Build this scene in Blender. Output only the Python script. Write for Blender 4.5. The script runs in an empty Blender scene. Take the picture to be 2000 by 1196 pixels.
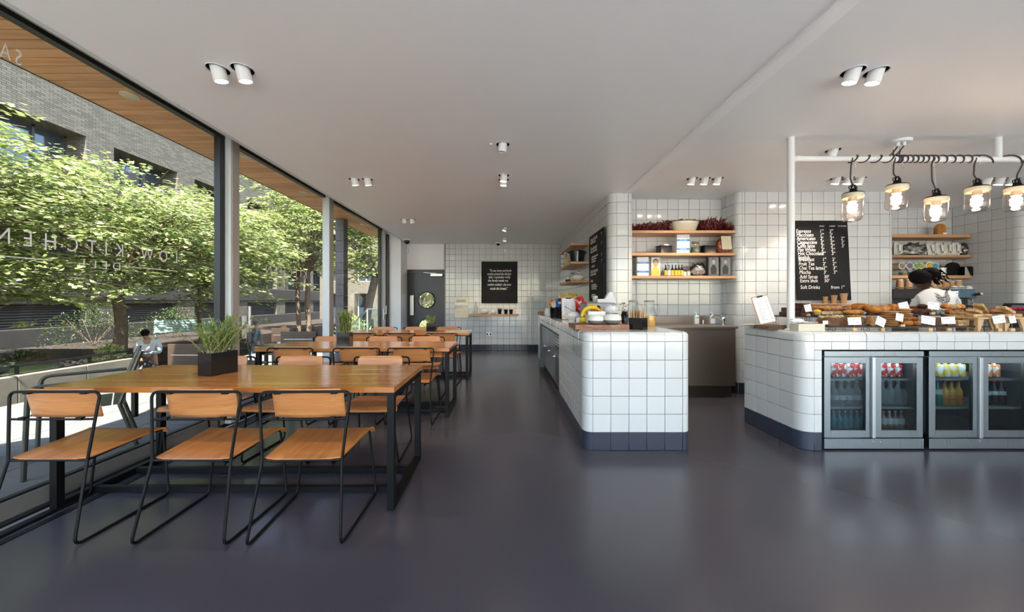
import bpy, bmesh, math, random
import numpy as np
from mathutils import Vector, Matrix, Euler, noise as mnoise
PI = math.pi
random.seed(7)
SC = bpy.context.scene
C = SC.collection

# ------------------------------------------------------------------ camera, sky, sun, exposure
F_PX, CXP, CYP, EYE = 700.0, 985.0, 588.0, 1.243
cam_data = bpy.data.cameras.new('camera')
cam = bpy.data.objects.new('camera', cam_data); C.objects.link(cam)
cam_data.sensor_width = 36.0; cam_data.sensor_fit = 'HORIZONTAL'
cam_data.lens = F_PX / 2000.0 * 36.0
cam_data.shift_x = (1000.0 - CXP) / 2000.0
cam_data.shift_y = -(598.0 - CYP) / 2000.0
cam_data.clip_start = 0.02; cam_data.clip_end = 300
cam.location = (0, 0, EYE); cam.rotation_euler = (PI / 2, 0, 0)
SC.camera = cam

world = bpy.data.worlds.new('world'); SC.world = world; world.use_nodes = True
wn = world.node_tree; wn.nodes.clear()
sky = wn.nodes.new('ShaderNodeTexSky'); sky.sky_type = 'NISHITA'
sky.sun_disc = False; sky.sun_elevation = math.radians(50); sky.sun_rotation = math.radians(165)
sky.air_density = 1.0; sky.dust_density = 1.5; sky.ozone_density = 1.0
bg = wn.nodes.new('ShaderNodeBackground'); bg.inputs['Strength'].default_value = 0.26
wo = wn.nodes.new('ShaderNodeOutputWorld')
wn.links.new(sky.outputs[0], bg.inputs[0]); wn.links.new(bg.outputs[0], wo.inputs[0])

sun_d = bpy.data.lights.new('sun', 'SUN'); sun_d.energy = 9.5; sun_d.angle = math.radians(0.6); sun_d.color = (1.0, 0.95, 0.86)
sun = bpy.data.objects.new('sun', sun_d); C.objects.link(sun)
sun.rotation_euler = Vector((-0.13, 0.55, -0.82)).to_track_quat('-Z', 'Y').to_euler()
sun.location = (0, -5, 12)

def portal(loc, rot, sx, sy):
    d = bpy.data.lights.new('window_portal', 'AREA'); d.shape = 'RECTANGLE'; d.size = sx; d.size_y = sy; d.energy = 1
    d.cycles.is_portal = True
    o = bpy.data.objects.new('window_portal', d); C.objects.link(o); o.location = loc; o.rotation_euler = rot
portal((-2.92, 2.7, 1.45), (0, -PI / 2, 0), 2.9, 11.4)      # the glass wall on the left, light going +X
portal((2.5, -3.02, 1.4), (PI / 2, 0, 0), 10.0, 2.7)        # the glass front behind the camera, light going +Y

vs = SC.view_settings
SC.display_settings.display_device = 'sRGB'
vs.view_transform = 'Standard'; vs.look = 'None'; vs.gamma = 1.0; vs.use_curve_mapping = False
vs.exposure = 1.72
cy = SC.cycles
cy.use_denoising = True
try: cy.denoiser = 'OPENIMAGEDENOISE'
except Exception: pass
cy.max_bounces = 10; cy.diffuse_bounces = 6; cy.glossy_bounces = 4; cy.transmission_bounces = 6; cy.transparent_max_bounces = 12
cy.caustics_reflective = False; cy.caustics_refractive = False
cy.sample_clamp_indirect = 8.0
cy.use_adaptive_sampling = True; cy.adaptive_threshold = 0.02

def P(x, y, d):
    """world point seen at photo pixel x, y when it stands d metres in front of the camera"""
    return Vector(((x - CXP) * d / F_PX, d, EYE - (y - CYP) * d / F_PX))
def PX(x, d): return (x - CXP) * d / F_PX
def PZ(y, d): return EYE - (y - CYP) * d / F_PX

# ------------------------------------------------------------------ materials
def new_mat(name):
    m = bpy.data.materials.new(name); m.use_nodes = True
    nt = m.node_tree
    return m, nt, nt.nodes['Principled BSDF']
def setp(b, **k):
    for a, v in k.items():
        s = b.inputs[a.replace('_', ' ')]
        s.default_value = (v[0], v[1], v[2], 1.0) if isinstance(v, tuple) and s.type == 'RGBA' else v
_mats = {}
def mat(name, col, rough=0.5, metal=0.0, var=0.0, nscale=0.0, namp=0.1, bump=0.0, bscale=30.0, trans=0.0, emit=None, estr=0.0, spec=0.5, coat=0.0, alpha=1.0, stretch=None, sheen=0.0):
    """principled material: var = brightness difference between objects, namp/nscale = noise mottling, bump = fine relief"""
    if name in _mats: return _mats[name]
    m, nt, b = new_mat(name)
    N, L = nt.nodes, nt.links
    setp(b, Base_Color=col, Roughness=rough, Metallic=metal)
    b.inputs['Specular IOR Level'].default_value = spec
    if coat: b.inputs['Coat Weight'].default_value = coat; b.inputs['Coat Roughness'].default_value = 0.1
    if trans: b.inputs['Transmission Weight'].default_value = trans; b.inputs['IOR'].default_value = 1.45
    if alpha < 1: b.inputs['Alpha'].default_value = alpha
    if sheen: b.inputs['Sheen Weight'].default_value = sheen
    if emit: setp(b, Emission_Color=emit); b.inputs['Emission Strength'].default_value = estr
    tc = N.new('ShaderNodeTexCoord'); vec = tc.outputs['Object']
    if stretch:
        mp = N.new('ShaderNodeMapping'); mp.inputs['Scale'].default_value = stretch; L.new(vec, mp.inputs[0]); vec = mp.outputs[0]
    cur = None
    if nscale:
        nz = N.new('ShaderNodeTexNoise'); nz.inputs['Scale'].default_value = nscale; nz.inputs['Detail'].default_value = 4
        L.new(vec, nz.inputs['Vector'])
        mx = N.new('ShaderNodeMix'); mx.data_type = 'RGBA'
        lo = tuple(max(0, c * (1 - namp)) for c in col); hi = tuple(min(1, c * (1 + namp)) for c in col)
        mx.inputs[6].default_value = (*lo, 1); mx.inputs[7].default_value = (*hi, 1)
        cr = N.new('ShaderNodeMapRange'); cr.inputs[1].default_value = 0.35; cr.inputs[2].default_value = 0.65
        L.new(nz.outputs[0], cr.inputs[0]); L.new(cr.outputs[0], mx.inputs[0]); cur = mx.outputs[2]
    if var:
        oi = N.new('ShaderNodeObjectInfo'); mr = N.new('ShaderNodeMapRange')
        mr.inputs[3].default_value = 1 - var; mr.inputs[4].default_value = 1 + var
        L.new(oi.outputs['Random'], mr.inputs[0])
        hs = N.new('ShaderNodeHueSaturation'); L.new(mr.outputs[0], hs.inputs['Value'])
        if cur is not None: L.new(cur, hs.inputs['Color'])
        else: hs.inputs['Color'].default_value = (*col, 1)
        cur = hs.outputs[0]
    if cur is not None: L.new(cur, b.inputs['Base Color'])
    if bump:
        nb = N.new('ShaderNodeTexNoise'); nb.inputs['Scale'].default_value = bscale; nb.inputs['Detail'].default_value = 3
        L.new(vec, nb.inputs['Vector'])
        bp = N.new('ShaderNodeBump'); bp.inputs['Strength'].default_value = bump; bp.inputs['Distance'].default_value = 0.01
        L.new(nb.outputs[0], bp.inputs['Height']); L.new(bp.outputs[0], b.inputs['Normal'])
    _mats[name] = m
    return m

def wood(name, c1, c2, rough=0.35, axis=0, scale=1.0, var=0.12, coat=0.0):
    """wood with the grain along axis 0/1/2 of the object's own space"""
    if name in _mats: return _mats[name]
    m, nt, b = new_mat(name); N, L = nt.nodes, nt.links
    tc = N.new('ShaderNodeTexCoord'); oi = N.new('ShaderNodeObjectInfo')
    ad = N.new('ShaderNodeVectorMath'); ad.operation = 'ADD'
    sc = N.new('ShaderNodeVectorMath'); sc.operation = 'SCALE'; sc.inputs['Scale'].default_value = 13.0
    cb = N.new('ShaderNodeCombineXYZ')
    for i in range(3): L.new(oi.outputs['Random'], cb.inputs[i])
    L.new(cb.outputs[0], sc.inputs[0]); L.new(tc.outputs['Object'], ad.inputs[0]); L.new(sc.outputs[0], ad.inputs[1])
    mp = N.new('ShaderNodeMapping'); s = [9.0 * scale] * 3; s[axis] = 0.7 * scale; mp.inputs['Scale'].default_value = s
    L.new(ad.outputs[0], mp.inputs[0])
    n1 = N.new('ShaderNodeTexNoise'); n1.inputs['Scale'].default_value = 2.2; n1.inputs['Detail'].default_value = 6; n1.inputs['Distortion'].default_value = 0.8
    L.new(mp.outputs[0], n1.inputs['Vector'])
    mp2 = N.new('ShaderNodeMapping'); s2 = [60.0 * scale] * 3; s2[axis] = 1.5 * scale; mp2.inputs['Scale'].default_value = s2
    L.new(ad.outputs[0], mp2.inputs[0])
    n2 = N.new('ShaderNodeTexNoise'); n2.inputs['Scale'].default_value = 2.0; n2.inputs['Detail'].default_value = 3
    L.new(mp2.outputs[0], n2.inputs['Vector'])
    mr = N.new('ShaderNodeMapRange'); mr.inputs[1].default_value = 0.33; mr.inputs[2].default_value = 0.67; L.new(n1.outputs[0], mr.inputs[0])
    mx = N.new('ShaderNodeMix'); mx.data_type = 'RGBA'; mx.inputs[6].default_value = (*c1, 1); mx.inputs[7].default_value = (*c2, 1)
    L.new(mr.outputs[0], mx.inputs[0])
    mr2 = N.new('ShaderNodeMapRange'); mr2.inputs[1].default_value = 0.3; mr2.inputs[2].default_value = 0.7; mr2.inputs[3].default_value = 0.86; mr2.inputs[4].default_value = 1.08
    L.new(n2.outputs[0], mr2.inputs[0])
    mv = N.new('ShaderNodeMapRange'); mv.inputs[3].default_value = 1 - var; mv.inputs[4].default_value = 1 + var; L.new(oi.outputs['Random'], mv.inputs[0])
    mm = N.new('ShaderNodeMath'); mm.operation = 'MULTIPLY'; L.new(mr2.outputs[0], mm.inputs[0]); L.new(mv.outputs[0], mm.inputs[1])
    hs = N.new('ShaderNodeHueSaturation'); L.new(mx.outputs[2], hs.inputs['Color']); L.new(mm.outputs[0], hs.inputs['Value'])
    L.new(hs.outputs[0], b.inputs['Base Color']); b.inputs['Roughness'].default_value = rough
    if coat: b.inputs['Coat Weight'].default_value = coat; b.inputs['Coat Roughness'].default_value = 0.12
    bp = N.new('ShaderNodeBump'); bp.inputs['Strength'].default_value = 0.08; bp.inputs['Distance'].default_value = 0.004
    L.new(n2.outputs[0], bp.inputs['Height']); L.new(bp.outputs[0], b.inputs['Normal'])
    _mats[name] = m; return m

def glass(name, tint=(1, 1, 1), refl=1.0, rough=0.0, ior=1.5):
    """clear thin glass: see-through with a fresnel reflection"""
    if name in _mats: return _mats[name]
    m = bpy.data.materials.new(name); m.use_nodes = True; nt = m.node_tree; N, L = nt.nodes, nt.links; N.clear()
    o = N.new('ShaderNodeOutputMaterial'); t = N.new('ShaderNodeBsdfTransparent'); g = N.new('ShaderNodeBsdfGlossy'); mx = N.new('ShaderNodeMixShader')
    t.inputs[0].default_value = (*tint, 1); g.inputs['Roughness'].default_value = rough
    lw = N.new('ShaderNodeLayerWeight'); lw.inputs[0].default_value = 0.5
    pw = N.new('ShaderNodeMath'); pw.operation = 'POWER'; pw.inputs[1].default_value = 5.0; L.new(lw.outputs['Facing'], pw.inputs[0])
    mu = N.new('ShaderNodeMath'); mu.operation = 'MULTIPLY_ADD'; mu.inputs[1].default_value = 0.9 * refl; mu.inputs[2].default_value = 0.04 * refl
    L.new(pw.outputs[0], mu.inputs[0]); mu.use_clamp = True
    L.new(mu.outputs[0], mx.inputs[0]); L.new(t.outputs[0], mx.inputs[1]); L.new(g.outputs[0], mx.inputs[2]); L.new(mx.outputs[0], o.inputs[0])
    _mats[name] = m; return m

def steel(name, col=(0.55, 0.56, 0.57), rough=0.32, stretch=(1, 1, 60)):
    if name in _mats: return _mats[name]
    m, nt, b = new_mat(name); N, L = nt.nodes, nt.links
    setp(b, Base_Color=col, Metallic=1.0)
    tc = N.new('ShaderNodeTexCoord'); mp = N.new('ShaderNodeMapping'); mp.inputs['Scale'].default_value = stretch
    nz = N.new('ShaderNodeTexNoise'); nz.inputs['Scale'].default_value = 6
    L.new(tc.outputs['Object'], mp.inputs[0]); L.new(mp.outputs[0], nz.inputs['Vector'])
    mr = N.new('ShaderNodeMapRange'); mr.inputs[3].default_value = rough * 0.75; mr.inputs[4].default_value = rough * 1.3
    L.new(nz.outputs[0], mr.inputs[0]); L.new(mr.outputs[0], b.inputs['Roughness'])
    _mats[name] = m; return m

M = {}
M['tile'] = mat('glazed_white_tile', (0.61, 0.635, 0.645), 0.09, var=0.025, bump=0.05, bscale=9, coat=0.3)
M['tile_dark'] = mat('glazed_navy_tile', (0.035, 0.042, 0.065), 0.14, var=0.1, bump=0.05, bscale=9)
M['grout'] = mat('grey_grout', (0.19, 0.19, 0.19), 0.85)
M['paint'] = mat('white_wall_paint', (0.84, 0.84, 0.85), 0.6, nscale=2, namp=0.02)
M['ceiling'] = mat('white_ceiling_paint', (0.92, 0.92, 0.93), 0.42, nscale=0.7, namp=0.015, bump=0.06, bscale=1.3)
M['floor'] = mat('dark_violet_grey_resin_floor', (0.060, 0.058, 0.074), 0.24, nscale=0.5, namp=0.05, bump=0.012, bscale=3, spec=0.55)
M['black'] = mat('black_powder_coat', (0.004, 0.0045, 0.005), 0.45, spec=0.22)
M['black_gloss'] = mat('black_gloss', (0.008, 0.008, 0.009), 0.12)
M['black_plastic'] = mat('black_plastic', (0.015, 0.015, 0.016), 0.35)
M['white_metal'] = mat('white_painted_metal', (0.80, 0.81, 0.82), 0.3)
M['white_gloss'] = mat('white_ceramic', (0.78, 0.78, 0.75), 0.15, coat=0.4)
M['cream'] = mat('cream_enamel', (0.72, 0.66, 0.50), 0.15, coat=0.5)
M['paper'] = mat('white_paper', (0.82, 0.83, 0.88), 0.7)
M['chalkboard'] = mat('black_chalkboard', (0.010, 0.010, 0.012), 0.6, nscale=3, namp=0.25, spec=0.2)
M['chalk'] = mat('white_chalk_ink', (0.80, 0.80, 0.78), 0.8)
M['frame_grey'] = mat('grey_green_window_metal', (0.60, 0.64, 0.65), 0.35)
M['frame_brown'] = mat('taupe_window_metal', (0.20, 0.185, 0.175), 0.4)
M['frame_black'] = mat('black_gasket', (0.012, 0.013, 0.015), 0.4)
M['steel'] = steel('brushed_steel')
M['steel_v'] = steel('brushed_steel_dark', (0.27, 0.305, 0.325), 0.30, (60, 60, 1))
M['steel_cab'] = steel('dull_cabinet_steel', (0.30, 0.255, 0.22), 0.42, (60, 60, 1))
M['chrome'] = mat('chrome', (0.75, 0.76, 0.78), 0.08, 1.0)
M['oak'] = wood('warm_oak_table', (0.39, 0.140, 0.030), (0.55, 0.225, 0.055), 0.16, 0, 1.0, 0.10, coat=0.35)
M['ply'] = wood('warm_ply_seat', (0.38, 0.135, 0.036), (0.52, 0.205, 0.060), 0.33, 1, 1.2, 0.07)
M['ply_back'] = wood('warm_ply_back', (0.44, 0.175, 0.056), (0.58, 0.25, 0.085), 0.33, 0, 1.2, 0.07)
M['shelf'] = wood('oak_shelf', (0.48, 0.25, 0.12), (0.60, 0.34, 0.18), 0.4, 0, 1.0, 0.08)
M['soffit'] = wood('larch_soffit', (0.60, 0.28, 0.11), (0.76, 0.42, 0.20), 0.5, 0, 0.8, 0.14)
M['board_wood'] = wood('reddish_board', (0.26, 0.09, 0.05), (0.40, 0.16, 0.08), 0.4, 0, 2.0, 0.1)
M['pale_wood'] = wood('pale_wood', (0.55, 0.36, 0.18), (0.70, 0.50, 0.28), 0.5, 2, 3.0, 0.1)
M['kraft'] = mat('kraft_paper', (0.45, 0.27, 0.14), 0.7, var=0.08)
M['glass_pane'] = glass('window_glass', (0.96, 0.975, 0.97), 0.38)
M['glass_obj'] = glass('jar_glass', (0.90, 0.93, 0.92), 1.3, 0.02)
M['lamp_glass'] = glass('lamp_glass', (0.93, 0.86, 0.82), 2.6, 0.06)
M['glow'] = mat('lamp_glow', (1, 1, 1), 0.5, emit=(1.0, 0.86, 0.70), estr=14)
M['bulb'] = mat('warm_bulb', (1, 1, 1), 0.5, emit=(1.0, 0.76, 0.54), estr=26)

# ------------------------------------------------------------------ mesh helpers
def fillet(pts, r, n=5, closed=False):
    pts = [Vector(p) for p in pts]; out = []
    m = len(pts)
    for i, p in enumerate(pts):
        if not closed and (i == 0 or i == m - 1): out.append(p); continue
        a, b = pts[(i - 1) % m], pts[(i + 1) % m]
        u, v = (a - p), (b - p); lu, lv = u.length, v.length
        if lu < 1e-6 or lv < 1e-6: out.append(p); continue
        u /= lu; v /= lv
        ang = u.angle(v, 0)
        if ang > 3.05: out.append(p); continue
        t = min(r / max(math.tan(ang / 2), 1e-3), lu * 0.49, lv * 0.49)
        p0, p1 = p + u * t, p + v * t
        for k in range(n + 1):
            s = k / n; out.append(p0 * (1 - s) ** 2 + p * 2 * s * (1 - s) + p1 * s * s)
    return out

class MB:
    def __init__(s): s.v = []; s.f = []; s.sm = []; s.mi = []; s.cur = 0
    def mi_(s, i): s.cur = i; return s
    def add(s, vs_, fs, smooth=False):
        b = len(s.v); s.v += [tuple(v) for v in vs_]
        for f in fs: s.f.append([b + i for i in f]); s.sm.append(smooth); s.mi.append(s.cur)
        return s
    def box(s, c, d, rot=None, taper=1.0):
        x, y, z = d[0] / 2, d[1] / 2, d[2] / 2; t = taper
        vs_ = [Vector(p) for p in ((-x, -y, -z), (x, -y, -z), (x, y, -z), (-x, y, -z), (-x * t, -y * t, z), (x * t, -y * t, z), (x * t, y * t, z), (-x * t, y * t, z))]
        R = Euler(rot).to_matrix() if rot else Matrix.Identity(3)
        vs_ = [R @ v + Vector(c) for v in vs_]
        return s.add(vs_, ((3, 2, 1, 0), (4, 5, 6, 7), (0, 1, 5, 4), (1, 2, 6, 5), (2, 3, 7, 6), (3, 0, 4, 7)))
    def b2(s, x0, x1, y0, y1, z0, z1): return s.box(((x0 + x1) / 2, (y0 + y1) / 2, (z0 + z1) / 2), (x1 - x0, y1 - y0, z1 - z0))
    def bar(s, p0, p1, w, h=None, up=(0, 0, 1)):
        p0, p1 = Vector(p0), Vector(p1); h = h or w; d = (p1 - p0).normalized(); u = Vector(up)
        if abs(d.dot(u)) > 0.98: u = Vector((1, 0, 0))
        a = d.cross(u).normalized() * w / 2; b = a.cross(d).normalized() * h / 2
        vs_ = [p0 - a - b, p0 + a - b, p0 + a + b, p0 - a + b, p1 - a - b, p1 + a - b, p1 + a + b, p1 - a + b]
        return s.add(vs_, ((0, 1, 2, 3), (7, 6, 5, 4), (0, 4, 5, 1), (1, 5, 6, 2), (2, 6, 7, 3), (3, 7, 4, 0)))
    def tube(s, pts, r, n=8, closed=False, caps=True, radii=None, fl=0, flat=1.0):
        pts = fillet(pts, fl, closed=closed) if fl else [Vector(p) for p in pts]
        m = len(pts); rings = []; prev = None
        for i, p in enumerate(pts):
            if closed: d = pts[(i + 1) % m] - pts[i - 1]
            elif i == 0: d = pts[1] - pts[0]
            elif i == m - 1: d = pts[-1] - pts[-2]
            else: d = (pts[i + 1] - p).normalized() + (p - pts[i - 1]).normalized()
            if d.length < 1e-9: d = Vector((0, 0, 1))
            d.normalize()
            if prev is None:
                u = Vector((0, 0, 1)) if abs(d.z) < 0.9 else Vector((1, 0, 0)); a = d.cross(u).normalized()
            else:
                a = prev - d * prev.dot(d)
                a = a.normalized() if a.length > 1e-6 else d.orthogonal().normalized()
            prev = a; b = d.cross(a); rr = radii[i] if radii else r
            rings.append([p + a * (math.cos(2 * PI * k / n) * rr) + b * (math.sin(2 * PI * k / n) * rr * flat) for k in range(n)])
        vs_ = [v for ring in rings for v in ring]; fs = []
        for i in range(m if closed else m - 1):
            j = (i + 1) % m
            for k in range(n): fs.append((i * n + k, i * n + (k + 1) % n, j * n + (k + 1) % n, j * n + k))
        s.add(vs_, fs, True)
        if caps and not closed:
            s.add(rings[0], (tuple(range(n))[::-1],)); s.add(rings[-1], (tuple(range(n)),))
        return s
    def lathe(s, prof, c=(0, 0, 0), n=20, cap=True, sx=1.0, sy=1.0, a0=0.0):
        c = Vector(c); vs_ = []; fs = []
        for r, z in prof:
            for k in range(n):
                a = a0 + 2 * PI * k / n; vs_.append(c + Vector((r * math.cos(a) * sx, r * math.sin(a) * sy, z)))
        for i in range(len(prof) - 1):
            for k in range(n): fs.append((i * n + k, i * n + (k + 1) % n, (i + 1) * n + (k + 1) % n, (i + 1) * n + k))
        s.add(vs_, fs, True)
        if cap:
            if prof[0][0] > 1e-5: s.add(vs_[:n], (tuple(range(n))[::-1],))
            if prof[-1][0] > 1e-5: s.add(vs_[-n:], (tuple(range(n)),))
        return s
    def ball(s, c, r, seg=12, rings=8, amp=0.0, freq=3.0, seed=0, rot=None, flat=0.0):
        if not hasattr(r, '__len__'): r = (r, r, r)
        R = Euler(rot).to_matrix() if rot else Matrix.Identity(3); c = Vector(c); vs_ = []; fs = []
        for i in range(rings + 1):
            th = PI * i / rings
            for k in range(seg):
                ph = 2 * PI * k / seg; d = Vector((math.sin(th) * math.cos(ph), math.sin(th) * math.sin(ph), math.cos(th)))
                q = 1.0 + (amp * mnoise.noise(d * freq + Vector((seed * 7.3, seed * 3.1, seed))) if amp else 0)
                z = d.z * q
                if flat and z < -flat: z = -flat
                vs_.append(R @ Vector((d.x * r[0] * q, d.y * r[1] * q, z * r[2])) + c)
        for i in range(rings):
            for k in range(seg): fs.append((i * seg + k, (i + 1) * seg + k, (i + 1) * seg + (k + 1) % seg, i * seg + (k + 1) % seg))
        return s.add(vs_, fs, True)
    def prism(s, poly, z0, z1, M4=None):
        """poly in xy, extruded z0..z1, then M4 applied"""
        n = len(poly); T = M4 or Matrix.Identity(4)
        vs_ = [T @ Vector((x, y, z0)) for x, y in poly] + [T @ Vector((x, y, z1)) for x, y in poly]
        fs = [tuple(range(n))[::-1], tuple(range(n, 2 * n))] + [(i, (i + 1) % n, n + (i + 1) % n, n + i) for i in range(n)]
        return s.add(vs_, fs)
    def sheet(s, fn, nu, nv, smooth=True, closed_u=False):
        vs_ = [fn(i / nu, j / nv) for j in range(nv + 1) for i in range(nu + 1)]
        fs = [(j * (nu + 1) + i, j * (nu + 1) + i + 1, (j + 1) * (nu + 1) + i + 1, (j + 1) * (nu + 1) + i) for j in range(nv) for i in range(nu)]
        return s.add(vs_, fs, smooth)
    def mesh(s, name, mats, bevel=0.0, seg=1, solid=0.0, sharp=40):
        me = bpy.data.meshes.new(name); me.from_pydata(s.v, [], s.f)
        me.polygons.foreach_set('use_smooth', s.sm); me.polygons.foreach_set('material_index', s.mi)
        for m in (mats if isinstance(mats, (list, tuple)) else [mats]): me.materials.append(m)
        if bevel or solid or any(s.sm):
            bm = bmesh.new(); bm.from_mesh(me)
            bmesh.ops.remove_doubles(bm, verts=bm.verts, dist=1e-6)
            if solid:
                bmesh.ops.solidify(bm, geom=bm.faces[:], thickness=solid)
            if bevel:
                ed = [e for e in bm.edges if len(e.link_faces) == 2 and e.calc_face_angle(0) > 0.6]
                bmesh.ops.bevel(bm, geom=ed, offset=bevel, segments=seg, affect='EDGES', profile=0.5, clamp_overlap=True)
            bm.to_mesh(me); bm.free()
        me.update()
        if any(s.sm): me.set_sharp_from_angle(angle=math.radians(sharp))
        return me
    def build(s, name, mats, parent=None, bevel=0.0, seg=1, loc=None, rot=None, solid=0.0, sharp=40):
        o = bpy.data.objects.new(name, s.mesh(name, mats, bevel, seg, solid, sharp)); C.objects.link(o)
        if parent: o.parent = parent
        if loc is not None: o.location = loc
        if rot is not None: o.rotation_euler = rot
        return o

LABELS = {}
def tag(o, label, cat, group=None, kind=None):
    o['label'] = label; o['category'] = cat
    if group: o['group'] = group
    if kind: o['kind'] = kind
    return o
def thing(name, label, cat, loc=(0, 0, 0), rotz=0.0, group=None, rot=None):
    o = bpy.data.objects.new(name, None); C.objects.link(o); o.location = loc
    o.rotation_euler = rot if rot else (0, 0, rotz); o.empty_display_size = 0.05
    return tag(o, label, cat, group)
def struct(o):
    o['kind'] = 'structure'; return o
def sbase(name, label=None):
    o = bpy.data.objects.new(name, None); C.objects.link(o); o['kind'] = 'structure'; return o
def dup(root, loc, rotz=None, label=None, group=None, rot=None):
    r = root.copy(); C.objects.link(r); r.location = loc
    if rotz is not None: r.rotation_euler = (0, 0, rotz)
    if rot is not None: r.rotation_euler = rot
    if label: r['label'] = label
    if group: r['group'] = group
    for ch in list(root.children):
        c = ch.copy(); C.objects.link(c); c.parent = r
        for g in list(ch.children):
            d = g.copy(); C.objects.link(d); d.parent = c
    return r
NUM = ['first', 'second', 'third', 'fourth', 'fifth', 'sixth', 'seventh', 'eighth', 'ninth', 'tenth', 'eleventh', 'twelfth']
def nth(i, n, side='left'):
    if i == 0: return 'leftmost' if side == 'left' else 'rightmost'
    if i == n - 1: return 'rightmost' if side == 'left' else 'leftmost'
    return NUM[i] + ' from the ' + side
def text(body, size, loc, rot, m, parent=None, name='lettering', align='LEFT', sx=1.0, shear=0.0, offset=0.0, ext=0.0004, space=1.0, fit=None):
    cu = bpy.data.curves.new(name, 'FONT'); cu.body = body; cu.size = size; cu.align_x = align; cu.align_y = 'CENTER'
    cu.extrude = ext; cu.shear = shear; cu.offset = offset; cu.resolution_u = 3; cu.space_character = space
    cu.materials.append(m)
    tmp = bpy.data.objects.new(name, cu); me = bpy.data.meshes.new_from_object(tmp); 
    if fit:
        xs = [v.co.x for v in me.vertices]; sx = fit / (max(xs) - min(xs)); me.transform(Matrix.Translation((-(max(xs) + min(xs)) / 2, 0, 0)))
    me.transform(Matrix.Diagonal((sx, 1, 1, 1)))
    bpy.data.objects.remove(tmp); bpy.data.curves.remove(cu)
    o = bpy.data.objects.new(name, me); C.objects.link(o)
    if parent: o.parent = parent
    o.location = loc; o.rotation_euler = rot
    return o

# tiles -------------------------------------------------------------
TP = 0.15; TG = 0.0035
_tilecache = {}
def tile_mesh(w, h, m, t=0.008):
    k = (round(w, 3), round(h, 3), m.name)
    if k not in _tilecache:
        e = 0.0028; x, z = w / 2, h / 2
        vs_ = [(-x, 0, -z), (x, 0, -z), (x, 0, z), (-x, 0, z), (-x, -t + e * .6, -z), (x, -t + e * .6, -z), (x, -t + e * .6, z), (-x, -t + e * .6, z),
               (-x + e, -t, -z + e), (x - e, -t, -z + e), (x - e, -t, z - e), (-x + e, -t, z - e)]
        fs = [(8, 9, 10, 11)]
        for i in range(4):
            j = (i + 1) % 4; fs.append((4 + i, 4 + j, 8 + j, 8 + i)); fs.append((i, j, 4 + j, 4 + i))
        me = bpy.data.meshes.new('tile'); me.from_pydata(vs_, [], fs); me.materials.append(m); me.update()
        me.polygons.foreach_set('use_smooth', [False] + [True, False] * 4)
        _tilecache[k] = me
    return _tilecache[k]
def place_tile(me, loc, rotz, parent, jit=0.004, rx=0.0):
    o = bpy.data.objects.new('tile', me); C.objects.link(o); o.parent = parent; o.location = loc
    o.rotation_euler = (rx + random.uniform(-jit, jit), 0, rotz + random.uniform(-jit, jit)); return o
def tile_run(parent, O, dr, L, u0, z0, z1, pitch=TP, zoff=0.0, dark_to=0.15, limit=None, zp=TP, keep=None, jit=0.004):
    """tiles on a vertical face: starts at O=(x,y), runs along dr for L metres, grout line at u0 (+k*pitch); faces (dr.y,-dr.x)"""
    ang = math.atan2(dr[1], dr[0]); us = [0.0]
    u = u0
    while u > 1e-3 + 0.0: u -= pitch
    while u < L - 1e-3:
        if u > 1e-3: us.append(u)
        u += pitch
    us.append(L); zs = [z0]; z = zoff
    while z <= z0 + 1e-3: z += zp
    while z < z1 - 1e-3: zs.append(z); z += zp
    zs.append(z1); cells = []
    for a, b in zip(us, us[1:]):
        for c, d in zip(zs, zs[1:]):
            if b - a < 0.012 or d - c < 0.012: continue
            um, zm = (a + b) / 2, (c + d) / 2
            x, y = O[0] + dr[0] * um, O[1] + dr[1] * um
            if keep and not keep(um, zm): continue
            cells.append((math.hypot(x, y), x, y, zm, b - a - TG, d - c - TG, zm < dark_to))
    cells.sort()
    n = limit if limit is not None else 300
    for _, x, y, zm, w, h, dk in cells[:n]:
        place_tile(tile_mesh(w, h, M['tile_dark' if dk else 'tile']), (x, y, zm), ang, parent, jit)
    if cells[n:]:
        mb = MB(); R = Matrix.Rotation(ang, 4, 'Z')
        for _, x, y, zm, w, h, dk in cells[n:]:
            X, Z, e, t = w / 2, h / 2, 0.0028, 0.008
            j = Euler((random.uniform(-jit, jit), 0, random.uniform(-jit, jit))).to_matrix().to_4x4(); T = Matrix.Translation((x, y, zm)) @ R @ j
            mb.mi_(1 if dk else 0)
            mb.add([T @ Vector(p) for p in ((-X, 0, -Z), (X, 0, -Z), (X, 0, Z), (-X, 0, Z), (-X + e, -t, -Z + e), (X - e, -t, -Z + e), (X - e, -t, Z - e), (-X + e, -t, Z - e))],
                   ((4, 5, 6, 7), (0, 1, 5, 4), (1, 2, 6, 5), (2, 3, 7, 6), (3, 0, 4, 7)))
        o = mb.build('small_tiles', [M['tile'], M['tile_dark']], parent); o['kind'] = 'stuff'
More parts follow.
